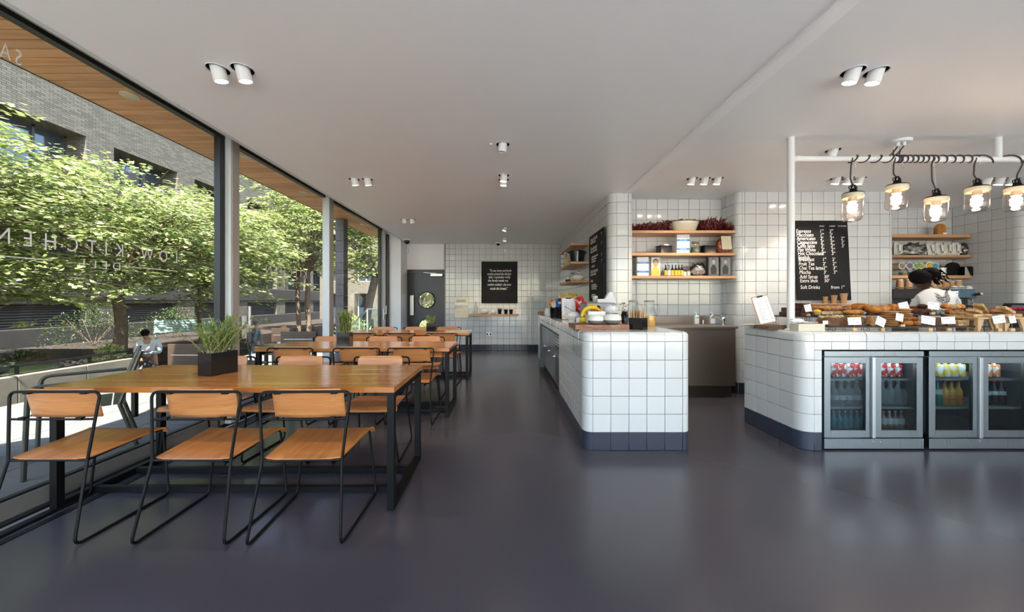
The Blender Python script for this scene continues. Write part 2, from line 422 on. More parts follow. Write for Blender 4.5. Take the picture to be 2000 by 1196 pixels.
def arc_tile(parent, c, R, a0, a1, z0, z1, dk=False, n=7, nm='tile'):
    """curved tile round a vertical corner, centre c, angles a0..a1"""
    t = 0.008; mb = MB(); R2 = R + t; g = TG / 2 / R2
    A = [a0 + g + (a1 - a0 - 2 * g) * i / n for i in range(n + 1)]
    e = 0.0028; zz = [(R, z0 + TG / 2), (R2 - e * .6, z0 + TG / 2), (R2, z0 + TG / 2 + e), (R2, z1 - TG / 2 - e), (R2 - e * .6, z1 - TG / 2), (R, z1 - TG / 2)]
    vs_ = [(r * math.cos(a), r * math.sin(a), z) for a in A for r, z in zz]; k = len(zz)
    fs = [(i * k + j, (i + 1) * k + j, (i + 1) * k + j + 1, i * k + j + 1) for i in range(n) for j in range(k - 1)]
    fs += [tuple(range(k))[::-1], tuple(n * k + j for j in range(k))]
    mb.add(vs_, fs, True); key = ('arc', R, a0, a1, round(z0, 3), round(z1, 3), dk)
    if key not in _tilecache: _tilecache[key] = mb.mesh('tile', M['tile_dark' if dk else 'tile'], sharp=20)
    o = bpy.data.objects.new(nm, _tilecache[key]); C.objects.link(o); o.parent = parent; o.location = (c[0], c[1], 0); return o
# ================================================================== the room
ZL, ZR = 2.67, 2.70            # ceiling heights left and right of the ceiling step
# ---- floor
o = MB().b2(-2.64, 9.0, -3.0, 9.0, -0.12, 0.0).build('floor', M['floor']); struct(o)
# ---- downlights: (photo x, photo y of the hole, ceiling z)
def ceil_pt(x, y, z):
    d = (z - EYE) * F_PX / (CYP - y); return (PX(x, d), d)
LIGHTS_L = [(426, 136), (474, 136), (692, 350.5), (717.5, 350.5), (789, 429), (804.5, 429), (982, 282.5), (984, 343), (984, 351.5), (987, 445), (986, 465.5)]
LIGHTS_R = [(1666, 140), (1711, 141), (1352, 349), (1377, 349), (1402, 349), (1634, 348.5), (1657, 348.5), (1680, 348.5), (1627, 294), (1929, 350), (1954, 350), (1978, 350)]
LL = [ceil_pt(x, y, ZL) for x, y in LIGHTS_L]; LR = [ceil_pt(x, y, ZR) for x, y in LIGHTS_R]
HR = 0.062
def ceiling(name, rect, z, holes):
    bm = bmesh.new(); x0, x1, y0, y1 = rect
    ys = [y0 + (y1 - y0) * i / 12 for i in range(13)]
    loop = [(x0, y) for y in ys[::-1]] + [(x1, y) for y in ys]
    vs_ = [bm.verts.new((x, y, z)) for x, y in loop]
    ed = [bm.edges.new((vs_[i], vs_[(i + 1) % len(vs_)])) for i in range(len(vs_))]
    for hx, hy in holes:
        hv = [bm.verts.new((hx + HR * math.cos(2 * PI * k / 20), hy + HR * math.sin(2 * PI * k / 20), z)) for k in range(20)]
        ed += [bm.edges.new((hv[k], hv[(k + 1) % 20])) for k in range(20)]
    bmesh.ops.triangle_fill(bm, use_beauty=True, use_dissolve=False, edges=ed)
    bad = [f for f in bm.faces if any((f.calc_center_median().xy - Vector(h)).length < HR * 0.97 for h in holes)]
    bmesh.ops.delete(bm, geom=bad, context='FACES_ONLY')
    for f in bm.faces:
        f.normal_update()
        if f.normal.z > 0: f.normal_flip()
    me = bpy.data.meshes.new(name); bm.to_mesh(me); bm.free(); me.materials.append(M['ceiling'])
    o = bpy.data.objects.new(name, me); C.objects.link(o); return struct(o)
ceiling('ceiling', (-2.37, 1.585, -3.0, 9.0), ZL, LL)
ceiling('ceiling', (1.71, 9.0, -3.0, 5.7), ZR, LR)
mb = MB()       # the shallow step that runs along the ceiling: a thin bead, a sloping strip and a small drop
mb.b2(1.575, 1.60, -3.0, 4.74, ZL - 0.012, ZL + 0.02)
mb.add([(1.60, -3, ZL - .002), (1.71, -3, ZL + .012), (1.71, 5.2, ZL + .012), (1.60, 5.2, ZL - .002)], ((0, 1, 2, 3),))
mb.add([(1.71, -3, ZL + .012), (1.71, -3, ZR), (1.71, 5.2, ZR), (1.71, 5.2, ZL + .012)], ((0, 1, 2, 3),))
struct(mb.build('trim_1', M['ceiling']))
mb = MB().b2(-3.49, 9.3, -3.4, 9.6, 2.97, 3.32)  # unseen slab over the ceilings, put in to block the sun
struct(mb.build('sun_block_roof', mat('roof_fascia', (0.10, 0.10, 0.105), 0.6)))
mb = MB().b2(-2.40, -2.372, -3.0, 9.0, ZL - 0.004, 2.97)         # edge of the ceiling at the blind pocket
struct(mb.build('trim_2', M['frame_grey']))

# ---- back wall (tiled) with the shelf, board and door recess
BY = 8.95
wb = sbase('wall_back')
MB().b2(-1.47, 1.40, BY, BY + .2, 0, 2.70).build('backing', M['grout'], wb)
tile_run(wb, (-1.47, BY), (1, 0), 2.855, 0.10, 0, ZL, jit=.006)
mb = MB().b2(-1.495, -1.468, BY - .012, BY + .1, 0, ZL); mb.build('edge_trim', M['frame_brown'], wb)
mb = MB().tube([(0.665, BY - .022, 0.15), (0.665, BY - .022, ZL)], 0.008); mb.build('conduit', M['white_metal'], wb)
wd = MB().b2(-2.5, -1.47, 9.0, 9.15, 2.03, ZL + .05).build('wall_back_upper', M['paint']); struct(wd)
wl = MB().b2(-2.86, -2.44, 8.45, 9.15, 0, ZL + .25).build('wall_left', M['paint']); struct(wl)
# ---- centre wall and pillar
wc = sbase('wall_centre')
cx0, cx1, cy0 = 1.393, 1.700, 4.738; RL, RR = 0.092, 0.062
def pillar_core(mb, x0, x1, y0, y1, z0, z1, RL, RR):
    poly = [(x0, y1)]
    if RL: poly += [(x0 + RL - RL * math.cos(a), y0 + RL - RL * math.sin(a)) for a in [PI / 2 * i / 8 for i in range(9)]]
    else: poly += [(x0, y0)]
    if RR: poly += [(x1 - RR + RR * math.sin(a), y0 + RR - RR * math.cos(a)) for a in [PI / 2 * i / 8 for i in range(9)]]
    else: poly += [(x1, y0)]
    poly += [(x1, y1)]; return mb.prism(poly, z0, z1)
pillar_core(MB(), cx0, cx1, cy0, BY, 0, 2.72, RL, RR).build('backing', M['grout'], wc)
tile_run(wc, (cx0, BY), (0, -1), BY - cy0 - RL, (BY - cy0 - RL) % TP, 0.98, ZL, limit=230)
tile_run(wc, (cx0 + RL, cy0), (1, 0), cx1 - cx0 - RL - RR, 0, 0.98, ZL)
zs = [0.98, 1.05] + [1.05 + .15 * k for k in range(1, 11)] + [ZL]
for a, b in zip(zs, zs[1:]):
    arc_tile(wc, (cx0 + RL, cy0 + RL), RL, PI, 1.5 * PI, a, b)
    arc_tile(wc, (cx1 - RR, cy0 + RR), RR, 1.5 * PI, 2 * PI, a, b)
# ---- niche with the sink
wn1 = sbase('wall_niche')
MB().b2(1.70, 3.11, 5.098, 5.3, 0, 2.75).build('backing', M['grout'], wn1)
tile_run(wn1, (1.70, 5.098), (1, 0), 1.39, 0.171, 0.6, ZR, zoff=-0.012)
# ---- wall with the menu board
wm = sbase('wall_right')
bx0, bx1, by0 = 3.098, 5.20, 4.778; R3 = 0.07
pillar_core(MB(), bx0, bx1, by0, 5.8, 0, 2.75, R3, R3).build('backing', M['grout'], wm)
tile_run(wm, (bx0, 5.098), (0, -1), 5.098 - by0 - R3, 0.10, 0, ZR)
tile_run(wm, (bx0 + R3, by0), (1, 0), bx1 - bx0 - 2 * R3, 0.033, 0.9, ZR)
tile_run(wm, (bx0 + R3, by0), (1, 0), 0.033, 0, 0.0, 0.9)
zs = [.15 * k for k in range(18)] + [ZR]
for a, b in zip(zs, zs[1:]):
    arc_tile(wm, (bx0 + R3, by0 + R3), R3, PI, 1.5 * PI, a, b, dk=a < .1)
    if a > .85: arc_tile(wm, (bx1 - R3, by0 + R3), R3, 1.5 * PI, 2 * PI, a, b)
# ---- coffee recess
wr = sbase('wall_recess')
MB().b2(5.20, 7.02, 5.608, 5.8, 0, 2.75).build('backing', M['grout'], wr)
tile_run(wr, (5.20, 5.608), (1, 0), 1.80, 0.054, 0.9, ZR, zoff=-0.02)
ws = sbase('wall_side')
R4 = 0.10
MB().prism([(7.008, 5.7), (7.008, 4.838 + R4)] + [(7.008 + R4 - R4 * math.cos(a), 4.838 + R4 - R4 * math.sin(a)) for a in [PI / 2 * i / 8 for i in range(9)]] + [(9.0, 4.838), (9.0, 5.7)], 0, 2.75).build('backing', M['grout'], ws)
tile_run(ws, (7.008, 5.6), (0, -1), 5.6 - 4.838 - R4, 0.15, 0.9, ZR)
zs = [.15 * k for k in range(6, 18)] + [ZR]
for a, b in zip(zs, zs[1:]): arc_tile(ws, (7.008 + R4, 4.838 + R4), R4, PI, 1.5 * PI, a, b)
tile_run(ws, (7.008 + R4, 4.838), (1, 0), 0.45, 0, 0.9, ZR)
struct(MB().b2(9.0, 9.2, -3.2, 5.8, 0, 2.97).build('wall_far_right', M['paint']))
struct(MB().b2(1.7, 9.2, 5.8, 6.0, 0, 2.97).build('wall_rear', M['paint']))

# ---- front of the room behind the camera: glazing in a header and posts
struct(MB().b2(-2.9, 9.0, -3.1, -2.95, 2.62, 2.97).build('wall_front', M['paint']))
wf = sbase('window_4')
for i in range(5):
    x0 = -2.85 + i * 2.37
    MB().b2(x0 + .03, x0 + 2.34, -3.05, -3.04, .08, 2.62).build('pane', M['glass_pane'], wf)
    mb = MB(); mb.b2(x0 - .03, x0 + .03, -3.08, -2.98, 0, 2.62); mb.b2(x0 + .03, x0 + 2.34, -3.07, -3.0, 0, .08); mb.build('frame', M['frame_grey'], wf)

# ---- glass wall on the left
GX = -2.85
def window(name, y0, y1, stiles=(), extra=None):
    w = sbase(name)
    mb = MB(); mb.b2(GX - .004, GX + .004, y0, y1, .115, 2.875); mb.build('pane', M['glass_pane'], w)
    mb = MB(); mb.b2(GX - .03, GX + .03, y0, y1, 0.0, .105); mb.build('bottom_rail', M['frame_brown'], w, bevel=.003)
    mb = MB(); mb.b2(GX - .02, GX + .02, y0, y1, .105, .117); mb.build('bottom_gasket', M['frame_black'], w)
    mb = MB(); mb.b2(GX - .03, GX + .03, y0, y1, 2.872, 2.905); mb.build('top_gasket', M['frame_black'], w)
    mb = MB(); mb.b2(GX - .03, GX + .032, y0, y1, 2.905, 2.911); mb.build('bead', M['cream'], w)
    mb = MB(); mb.b2(GX - .04, GX + .03, y0, y1, 2.911, 2.98); mb.build('head_frame', M['frame_grey'], w)
    for s0, s1, m in stiles: MB().b2(GX - .03, GX + .03, s0, s1, .105, 2.875).build('stile', m, w)
    return w
w1 = window('window_1', -3.0, 3.62, [(3.555, 3.618, M['frame_black'])])
w2 = window('window_2', 3.74, 5.655, [(3.742, 3.80, M['frame_black'])])
w3 = window('window_3', 5.80, 8.30, [(8.16, 8.22, M['frame_black']), (8.25, 8.27, M['frame_grey'])])
for i, (y0, y1) in enumerate(((3.62, 3.74), (5.655, 5.80), (8.30, 8.36))):
    mb = MB(); mb.b2(GX - .02, GX + .087, y0, y1, 0, 2.97)
    o = mb.build('window_post', [M['frame_grey']], bevel=.002); struct(o)
    mb = MB(); mb.b2(GX + .087, GX + .092, y0 + .02, y1 - .01, 0.05, 2.9); c = mb.build('inner_face', mat('taupe_post_face', (.44, .40, .37), .45), o)
mb = MB(); mb.b2(GX + .03, GX + .14, 8.36, 8.45, 0, 2.8); struct(mb.build('window_post', M['frame_black']))
mb = MB(); mb.b2(GX + .03, -2.64, -3, 8.45, -.12, -.02); mb.b2(-2.665, -2.645, -3, 8.45, -.02, .004); struct(mb.build('trim_3', M['frame_black']))
mb = MB(); mb.b2(-2.72, -2.69, -3, 8.45, -.03, .012); struct(mb.build('trim_4', mat('silver_track', (.55, .56, .58), .3, .9)))
mb = MB(); mb.b2(-2.60, -2.56, -3, 8.45, 0, .004); struct(mb.build('trim_5', M['black']))
# D handles on the sliding doors
def dhandle(name, parent, x, y, z0, z1, s=1):
    mb = MB(); mb.tube([(x, y, z1), (x, y, z0 + .015), (x - .05, y, z0 + .015)], .013, 8, fl=.012)
    mb.b2(x - .07, x - .045, y - .02, y + .02, z0 - .12, z0 + .12)
    mb.build('handle', M['white_metal'], parent)
dhandle('h', w2, -2.70, 3.80, .965, 1.185)
dhandle('h', w3, -2.72, 8.25, .93, 1.13)
# vinyl lettering on the outside of the glass: it reads backwards from in here
def vinyl(body, y, z, size, w, sp=1.6, fit=None):
    t = text(body, size, (GX + .006, y, z), (PI / 2, 0, -PI / 2), mat('vinyl_lettering', (.85, .85, .85), .5), w, 'lettering', 'CENTER', space=sp, offset=-.001, fit=fit)
    return t
# at X = GX a pixel column x stands at Y = GX*F/(x-CXP)
def gy(x): return GX * F_PX / (x - CXP)
def gz(x, y): return EYE - (y - CYP) * gy(x) / F_PX
vinyl('LOW KITCHEN', (gy(345) + gy(-12)) / 2, gz(170, 483), .14, w1, 2.0, gy(346) - gy(-8))
vinyl('SA', (gy(38) + gy(0)) / 2, gz(20, 107), .13, w1, 1.5, gy(38) - gy(-4))
vinyl('DELI', gy(199), gz(199, 519), .085, w1, 1.7, gy(232) - gy(160))
mb = MB(); mb.b2(GX + .005, GX + .006, gy(100), gy(-150), gz(90, 508) - .003, gz(90, 508) + .003); mb.b2(GX + .005, GX + .006, gy(345), gy(241), gz(300, 526) - .003, gz(300, 526) + .003)
mb.build('lettering_rule', mat('vinyl_lettering', (.85, .85, .85), .5), w1)
vinyl('KITCHEN', (gy(522) + gy(596)) / 2, gz(560, 532), .15, w2, 1.5, gy(600) - gy(521))
mb = MB(); mb.b2(GX + .005, GX + .006, gy(522), gy(622), gz(560, 551) - .003, gz(560, 551) + .003); mb.build('lettering_rule', mat('vinyl_lettering', (.85, .85, .85), .5), w2)

# ---- soffit of larch planks with round lights
so = sbase('soffit')
MB().b2(-3.485, -2.88, -3.3, 9.5, 2.955, 2.972).build('backing', mat('soffit_void', (.03, .02, .015), .9), so)
k = 0; y = -3.2
pm = None
while y < 9.4:
    if pm is None:
        pm = MB().b2(-.3, .3, -.0393, .0393, -.012, .012).mesh('plank', M['soffit'], bevel=.002)
    o = bpy.data.objects.new('plank', pm); C.objects.link(o); o.parent = so; o.location = (-3.185, y, 2.94); y += .0855
MB().b2(-3.50, -3.487, -3.3, 9.5, 2.925, 3.32).build('fascia', mat('fascia_dark', (.06, .055, .05), .5), so)
fl_ = [(253, 187), (480, 308), (592, 376), (708, 438), (60, 72)]
for x, y in fl_[:4]:
    d = (2.925 - EYE) * F_PX / (CYP - y); X = PX(x, d); 
    t = thing('soffit_light', {253: 'round flush light in the wooden soffit above the first big pane', 480: 'round soffit light just past the first window post', 592: 'round soffit light in the middle of the second bay', 708: 'small round soffit light above the last pane'}[x], 'light', (max(-3.42, min(X, -2.95)), d, 2.928), group='round soffit lights')
    MB().lathe([(.062, .002), (.062, -.006), (.046, -.008)], n=24).build('trim_ring', M['cream'], t)
    MB().lathe([(.0, -.005), (.045, -.006)], n=24, cap=False).build('lens', mat('soffit_lens', (.55, .55, .45), .3), t)

# ---- door in the far corner
dr = sbase('door_1')
DX0, DX1 = -2.44, -1.475; dw, dh = DX1 - DX0, 2.0
navy = mat('dark_slate_door_paint', (0.028, 0.033, 0.045), 0.35)
def door_leaf():
    bm = bmesh.new(); x0, x1, z0, z1 = .045, dw - .035, .01, dh - .035
    pts = [(x0, z0), ((x0 + x1) / 2, z0), (x1, z0), (x1, 1.0), (x1, z1), ((x0 + x1) / 2, z1), (x0, z1), (x0, 1.0)]
    vs_ = [bm.verts.new((x, 0, z)) for x, z in pts]; ed = [bm.edges.new((vs_[i], vs_[(i + 1) % 8])) for i in range(8)]
    for hz in (1.262, .58):
        hv = [bm.verts.new((PX(833, 9.0) - DX0 + .2 * math.cos(2 * PI * k / 32), 0, hz + .2 * math.sin(2 * PI * k / 32))) for k in range(32)]
        ed += [bm.edges.new((hv[k], hv[(k + 1) % 32])) for k in range(32)]
    bmesh.ops.triangle_fill(bm, use_beauty=True, edges=ed)
    bad = [f for f in bm.faces if any((f.calc_center_median() - Vector((PX(833, 9.0) - DX0, 0, hz))).length < .19 for hz in (1.262, .58))]
    bmesh.ops.delete(bm, geom=bad, context='FACES_ONLY')
    bmesh.ops.solidify(bm, geom=bm.faces[:], thickness=.045)
    me = bpy.data.meshes.new('leaf'); bm.to_mesh(me); bm.free(); me.materials.append(navy); return me
o = bpy.data.objects.new('leaf', door_leaf()); C.objects.link(o); o.parent = dr; o.location = (DX0, 9.04, 0)
mb = MB(); mb.b2(DX0, DX0 + .04, 8.99, 9.1, 0, dh); mb.b2(DX1 - .03, DX1, 8.99, 9.1, 0, dh); mb.b2(DX0, DX1, 8.99, 9.1, dh - .03, dh + .03); mb.build('door_frame', navy, dr)
for hz in (1.262, .58):
    c = PX(833, 9.0)
    MB().tube([(c + .205 * math.cos(a), 8.985, hz + .205 * math.sin(a)) for a in [2 * PI * k / 32 for k in range(32)]], .012, 6, closed=True).build('porthole_ring', navy, dr)
    MB().lathe([(.2, 0), (.2, .006)], n=32).build('porthole_glass', M['glass_pane'], dr, loc=(c, 9.02, hz), rot=(PI / 2, 0, 0))
MB().b2(PX(800.5, 8.97), PX(808, 8.97), 8.965, 8.985, PZ(616, 8.97), PZ(577, 8.97)).build('push_plate', M['steel'], dr, bevel=.003)
MB().b2(PX(841, 8.95), PX(864.5, 8.95), 8.92, 8.985, PZ(540, 8.95), PZ(535, 8.95)).build('door_closer', M['steel'], dr, bevel=.004)
MB().bar((PX(827, 8.93), 8.94, PZ(532.5, 8.93)), (PX(852, 8.93), 8.94, PZ(534.5, 8.93)), .02, .01).build('closer_arm', M['steel'], dr)

# ================================================================== tiled counters
RB = 0.035                # bullnose radius
TOPZ = 0.984
def bull_profile(n=6):
    """(out, z) from the lower grout to the flat top"""
    t = .008; pr = [(0, .9055), (t * .7, .9055), (t, .908)]
    for i in range(n + 1):
        a = PI / 2 * i / n; pr.append((t - RB + RB * math.cos(a), TOPZ - RB + RB * math.sin(a)))
    pr += [(-.066, TOPZ), (-.066, TOPZ - .008)]
    return pr
def bull_straight(parent, O, dr, pitch, us, zoff=0.0):
    ang = math.atan2(dr[1], dr[0]); pr = bull_profile()
    for a, b in zip(us, us[1:]):
        w = b - a - TG; key = ('bull', round(w, 3), round(zoff, 3))
        if key not in _tilecache:
            mb = MB(); vs_ = [(sx * w / 2, -o_, z + zoff) for sx in (-1, 1) for o_, z in pr]; k = len(pr)
            fs = [(j, k + j, k + j + 1, j + 1) for j in range(k - 1)]
            mb.add(vs_, fs, True); mb.add(vs_, (tuple(range(k))[::-1], tuple(range(k, 2 * k)))); _tilecache[key] = mb.mesh('tile', M['tile'], sharp=22)
        m = (a + b) / 2
        o = bpy.data.objects.new('tile', _tilecache[key]); C.objects.link(o); o.parent = parent
        o.location = (O[0] + dr[0] * m, O[1] + dr[1] * m, 0); o.rotation_euler = (random.uniform(-.003, .003), 0, ang)
def bull_corner(parent, c, R, a0, a1, n=8):
    pr = bull_profile(); vs_ = []; k = len(pr); g = .0015 / R
    for i in range(n + 1):
        a = a0 + g + (a1 - a0 - 2 * g) * i / n
        for o_, z in pr:
            r = max(R + o_, .001); vs_.append((r * math.cos(a), r * math.sin(a), z))
    fs = [(i * k + j, (i + 1) * k + j, (i + 1) * k + j + 1, i * k + j + 1) for i in range(n) for j in range(k - 1)]
    mb = MB(); mb.add(vs_, fs, True); mb.add(vs_, (tuple(range(k))[::-1], tuple(n * k + j for j in range(k))))
    return mb.build('tile', M['tile'], parent, loc=(c[0], c[1], 0), sharp=22)
def corner_stack(parent, c, R, a0, a1, lo=0.0):
    z = lo
    for k in range(6):
        arc_tile(parent, c, R, a0, a1, .15 * k, .15 * (k + 1) + (.0045 if k == 5 else 0), dk=k == 0)
    bull_corner(parent, c, R, a0, a1)
def hex_top(parent, xs, ys, skip=None):
    for a, b in zip(xs, xs[1:]):
        for c, d in zip(ys, ys[1:]):
            if b - a < .02 or d - c < .02 or (skip and skip((a + b) / 2, (c + d) / 2)): continue
            o = place_tile(tile_mesh(b - a - TG, d - c - TG, M['tile']), ((a + b) / 2, (c + d) / 2, TOPZ - .008), 0, parent, 0)
            o.rotation_euler = (-PI / 2 + random.uniform(-.003, .003), 0, 0)

# ---- island
IX0, IX1, IY0, IR = .668, 1.548, 2.983, .067
isl = thing('tiled_island_counter', 'long white tiled island counter with a dark plinth row, in the middle of the room', 'counter')
y_end = 7.03
IXB = 1.392
mb = MB()
# body in three blocks round the fridge opening (Y 4.33..6.72, z .02...83) on the left face
zt = TOPZ - .010
pillar_core(mb, IX0, IX1, IY0, 4.33, 0, zt - .02, IR, IR)
mb.b2(IX0 + .50, IXB, 4.33, 6.72, 0, zt - .02); mb.b2(IX0, IXB, 6.72, y_end, 0, zt - .02); mb.b2(IX0, IXB, 4.33, 6.72, .832, zt - .02)
mb.build('body', M['grout'], isl)
MB().b2(IX0 + .04, IX1 - .04, IY0 + .04, 4.70, zt - .03, zt).build('top_bed', M['grout'], isl)
MB().b2(IX0 + .04, IXB, 4.68, y_end, zt - .03, zt).build('top_bed', M['grout'], isl)
fx = [IX0 + IR + .1497 * k for k in range(6)]; fx[-1] = IX1 - IR
def keep_none(u, z): return True
for a, b in zip(fx, fx[1:]):
    for k in range(6):
        z0, z1 = .15 * k, .15 * (k + 1) + (.0045 if k == 5 else 0)
        place_tile(tile_mesh(b - a - TG, z1 - z0 - TG, M['tile_dark' if k == 0 else 'tile']), ((a + b) / 2, IY0, (z0 + z1) / 2), 0, isl)
bull_straight(isl, (0, IY0), (1, 0), TP, fx)
corner_stack(isl, (IX0 + IR, IY0 + IR), IR, PI, 1.5 * PI); corner_stack(isl, (IX1 - IR, IY0 + IR), IR, 1.5 * PI, 2 * PI)
L1 = 4.33 - (IY0 + IR)
# left face, near part (dir -Y ends at the corner)
tile_run(isl, (IX0, 4.33), (0, -1), L1, L1 % TP, 0, .9045)
tile_run(isl, (IX0, 6.72), (0, -1), 6.72 - 4.33, (6.72 - 4.33) % TP, .832, .9045)
tile_run(isl, (IX0, y_end), (0, -1), y_end - 6.72, .0, 0, .9045)
n_b = int((y_end - IY0 - IR) / TP); us = [TP * k for k in range(n_b + 1)]
bull_straight(isl, (IX0, IY0 + IR + us[-1]), (0, -1), TP, us)
tile_run(isl, (IX1, IY0 + IR), (0, 1), 4.7 - IY0 - IR, 0, 0, .9045, limit=0)
us2 = [TP * k for k in range(int((4.7 - IY0 - IR) / TP) + 1)]
bull_straight(isl, (IX1, IY0 + IR), (0, 1), TP, us2)
xs = [IX0 + .067] + [IX0 + .067 + .15 * k for k in range(1, 5)] + [IX1 - .067]
xs = [IX0 + .067 + .1497 * k for k in range(5)] + [IX1 - .067]
ysx = [IY0 + .067 + .15 * k for k in range(28)]
hex_top(isl, xs, ysx, lambda x, y: (x > 1.36 and y > 4.68) or y > y_end)
# two tops with a different look at the far end are hidden behind the wall

# ---- service counter on the right
RX0, RY0, R5 = 2.478, 2.978, .09
srv = thing('tiled_service_counter', 'white tiled service counter carrying the pastries, with two glass-door fridges under it', 'counter')
RXE = 5.3; pit = .1455; RYB = 3.69
mb = MB(); pillar_core(mb, RX0, RX0 + .16, RY0, RYB, 0, zt - .02, R5, 0)
mb.b2(RX0 + .155, RXE, RY0, RYB, .84, zt - .02); mb.b2(RX0 + .155, RXE, RYB - .05, RYB, 0, zt - .02); mb.build('body', M['grout'], srv)
MB().b2(RX0 + .05, RXE, RY0 + .05, RYB, zt - .03, zt).build('top_bed', M['grout'], srv)
corner_stack(srv, (RX0 + R5, RY0 + R5), R5, PI, 1.5 * PI)
sx = [RX0 + R5 + pit * k for k in range(int((RXE - RX0) / pit) + 1)]
bull_straight(srv, (0, RY0), (1, 0), pit, sx)
for a, b in zip(sx, sx[1:]):
    place_tile(tile_mesh(b - a - TG, .0695 - TG + .0, M['tile']), ((a + b) / 2, RY0, .87), 0, srv)
for k in range(6):
    z0, z1 = .15 * k, min(.15 * (k + 1), .835)
    place_tile(tile_mesh(.066 - TG, z1 - z0 - TG, M['tile_dark' if k == 0 else 'tile']), (sx[0] + .033, RY0, (z0 + z1) / 2), 0, srv)
L5 = RYB - RY0 - R5
tile_run(srv, (RX0, RYB), (0, -1), L5, L5 % TP, 0, .9045)
us = [0] + [L5 % TP + TP * k for k in range(int(L5 / TP) + 1)]
bull_straight(srv, (RX0, RYB), (0, -1), TP, [u for u in us if u >= 0][0:])
hex_top(srv, [RX0 + .067] + [x for x in sx], [RY0 + .067 + .15 * k for k in range(5)])
# ================================================================== downlights
def downlight(x, y, zc, label, tilt, group, lit=True, dz=0.066, power=22):
    t = thing('ceiling_downlight', label, 'light', (x, y, zc), group=group)
    MB().lathe([(HR + .006, -.0015), (HR + .006, .0), (HR, -.002), (HR - .001, .003)], n=28, cap=False).build('trim_ring', M['white_metal'], t)
    MB().lathe([(HR, .0), (HR, .13), (.0, .13)], n=24, cap=False).build('recess', mat('recess_black', (.004, .004, .004), .9), t)
    mb = MB().lathe([(.0, .10), (.036, .10), (.040, .095), (.040, -dz), (.036, -dz - .002), (.034, -dz + .004)], n=24, cap=False)
    b = mb.build('lamp_body', M['white_metal'], t, rot=tilt)
    MB().lathe([(.0, -dz + .005), (.0345, -dz + .005)], n=20, cap=False).build('lens', M['glow'] if lit else M['white_metal'], t, rot=tilt)
    if lit:
        d = bpy.data.lights.new('downlight_lamp', 'SPOT'); d.energy = power; d.spot_size = math.radians(80); d.spot_blend = .6; d.color = (1, .84, .66); d.shadow_soft_size = .03
        o = bpy.data.objects.new('downlight_lamp', d); C.objects.link(o); o.parent = t; o.location = (0, 0, -dz - .02); o.rotation_euler = tilt
    return t
DLAB_L = ['left lamp of the large near pair of white ceiling spotlights above the windows side', 'right lamp of the large near pair of white ceiling spotlights, nearest the aisle',
 'left lamp of the second pair of ceiling spotlights, above the middle table', 'right lamp of the second pair of ceiling spotlights, above the middle table',
 'left lamp of the small third pair of ceiling spotlights, above the far table', 'right lamp of the small third pair of ceiling spotlights, above the far table',
 'single white spotlight over the aisle, nearest and highest in the aisle row', 'front spotlight of the close double in the aisle row', 'rear spotlight of the close double in the aisle row',
 'tilted spotlight over the far aisle, shining towards the counter wall', 'small spotlight closest to the far tiled wall']
DLAB_R = ['left lamp of the large pair of spotlights on the right-hand ceiling', 'right lamp of the large pair of spotlights on the right-hand ceiling',
 'left lamp of the three spotlights before the chilli shelves', 'middle lamp of the three spotlights before the chilli shelves', 'right lamp of the three spotlights before the chilli shelves',
 'left lamp of the three spotlights above the menu board', 'middle lamp of the three spotlights above the menu board', 'right lamp of the three spotlights above the menu board',
 'lone spotlight half hidden above the white pipe, left of the ceiling rose',
 'left lamp of the three spotlights above the espresso machine', 'middle lamp of the three spotlights above the espresso machine', 'right lamp of the three spotlights above the espresso machine']
for i, ((x, y), lb) in enumerate(zip(LL, DLAB_L)):
    tl = (.25, -.12, 0) if i < 6 else ((.0, .35, 0) if i in (9,) else (.1, .10, 0))
    downlight(x, y, ZL, lb, tl, 'white ceiling spotlights', lit=i != 6, power=8 if i < 2 else 20 if i > 8 else 14)
for i, ((x, y), lb) in enumerate(zip(LR, DLAB_R)):
    downlight(x, y, ZR, lb, (.22, .16, 0), 'white ceiling spotlights', lit=i != 8, power=9)
for x, y, d, lb, s in ((795, 466, 8.3, 'black dome camera on the ceiling in front of the dark door', 1.3), (973, 478, 8.75, 'small dome camera on the ceiling above the tiled back wall', .9)):
    t = thing('dome_camera', lb, 'camera', (PX(x, d), d, ZL), group='dome cameras')
    MB().lathe([(.075 * s, 0), (.075 * s, -.02), (.06 * s, -.03)], n=20).build('base', M['white_metal'], t)
    MB().ball((0, 0, -.035 * s), .052 * s, 14, 8).build('dome', M['black_gloss'], t)
t = thing('ceiling_hook', 'tiny white sensor on the ceiling beside the single aisle spotlight', 'sensor', (PX(958.5, 3.25), 3.25, ZL))
MB().lathe([(.012, 0), (.010, -.012), (0, -.014)], n=12, cap=False).build('sensor_body', M['white_metal'], t)
t = thing('motion_sensor', 'small white motion sensor high in the corner above the dark door', 'sensor', (-2.41, 8.92, 2.50))
MB().box((0, 0, 0), (.06, .07, .12), taper=.8).build('sensor_body', M['white_metal'], t, bevel=.01)

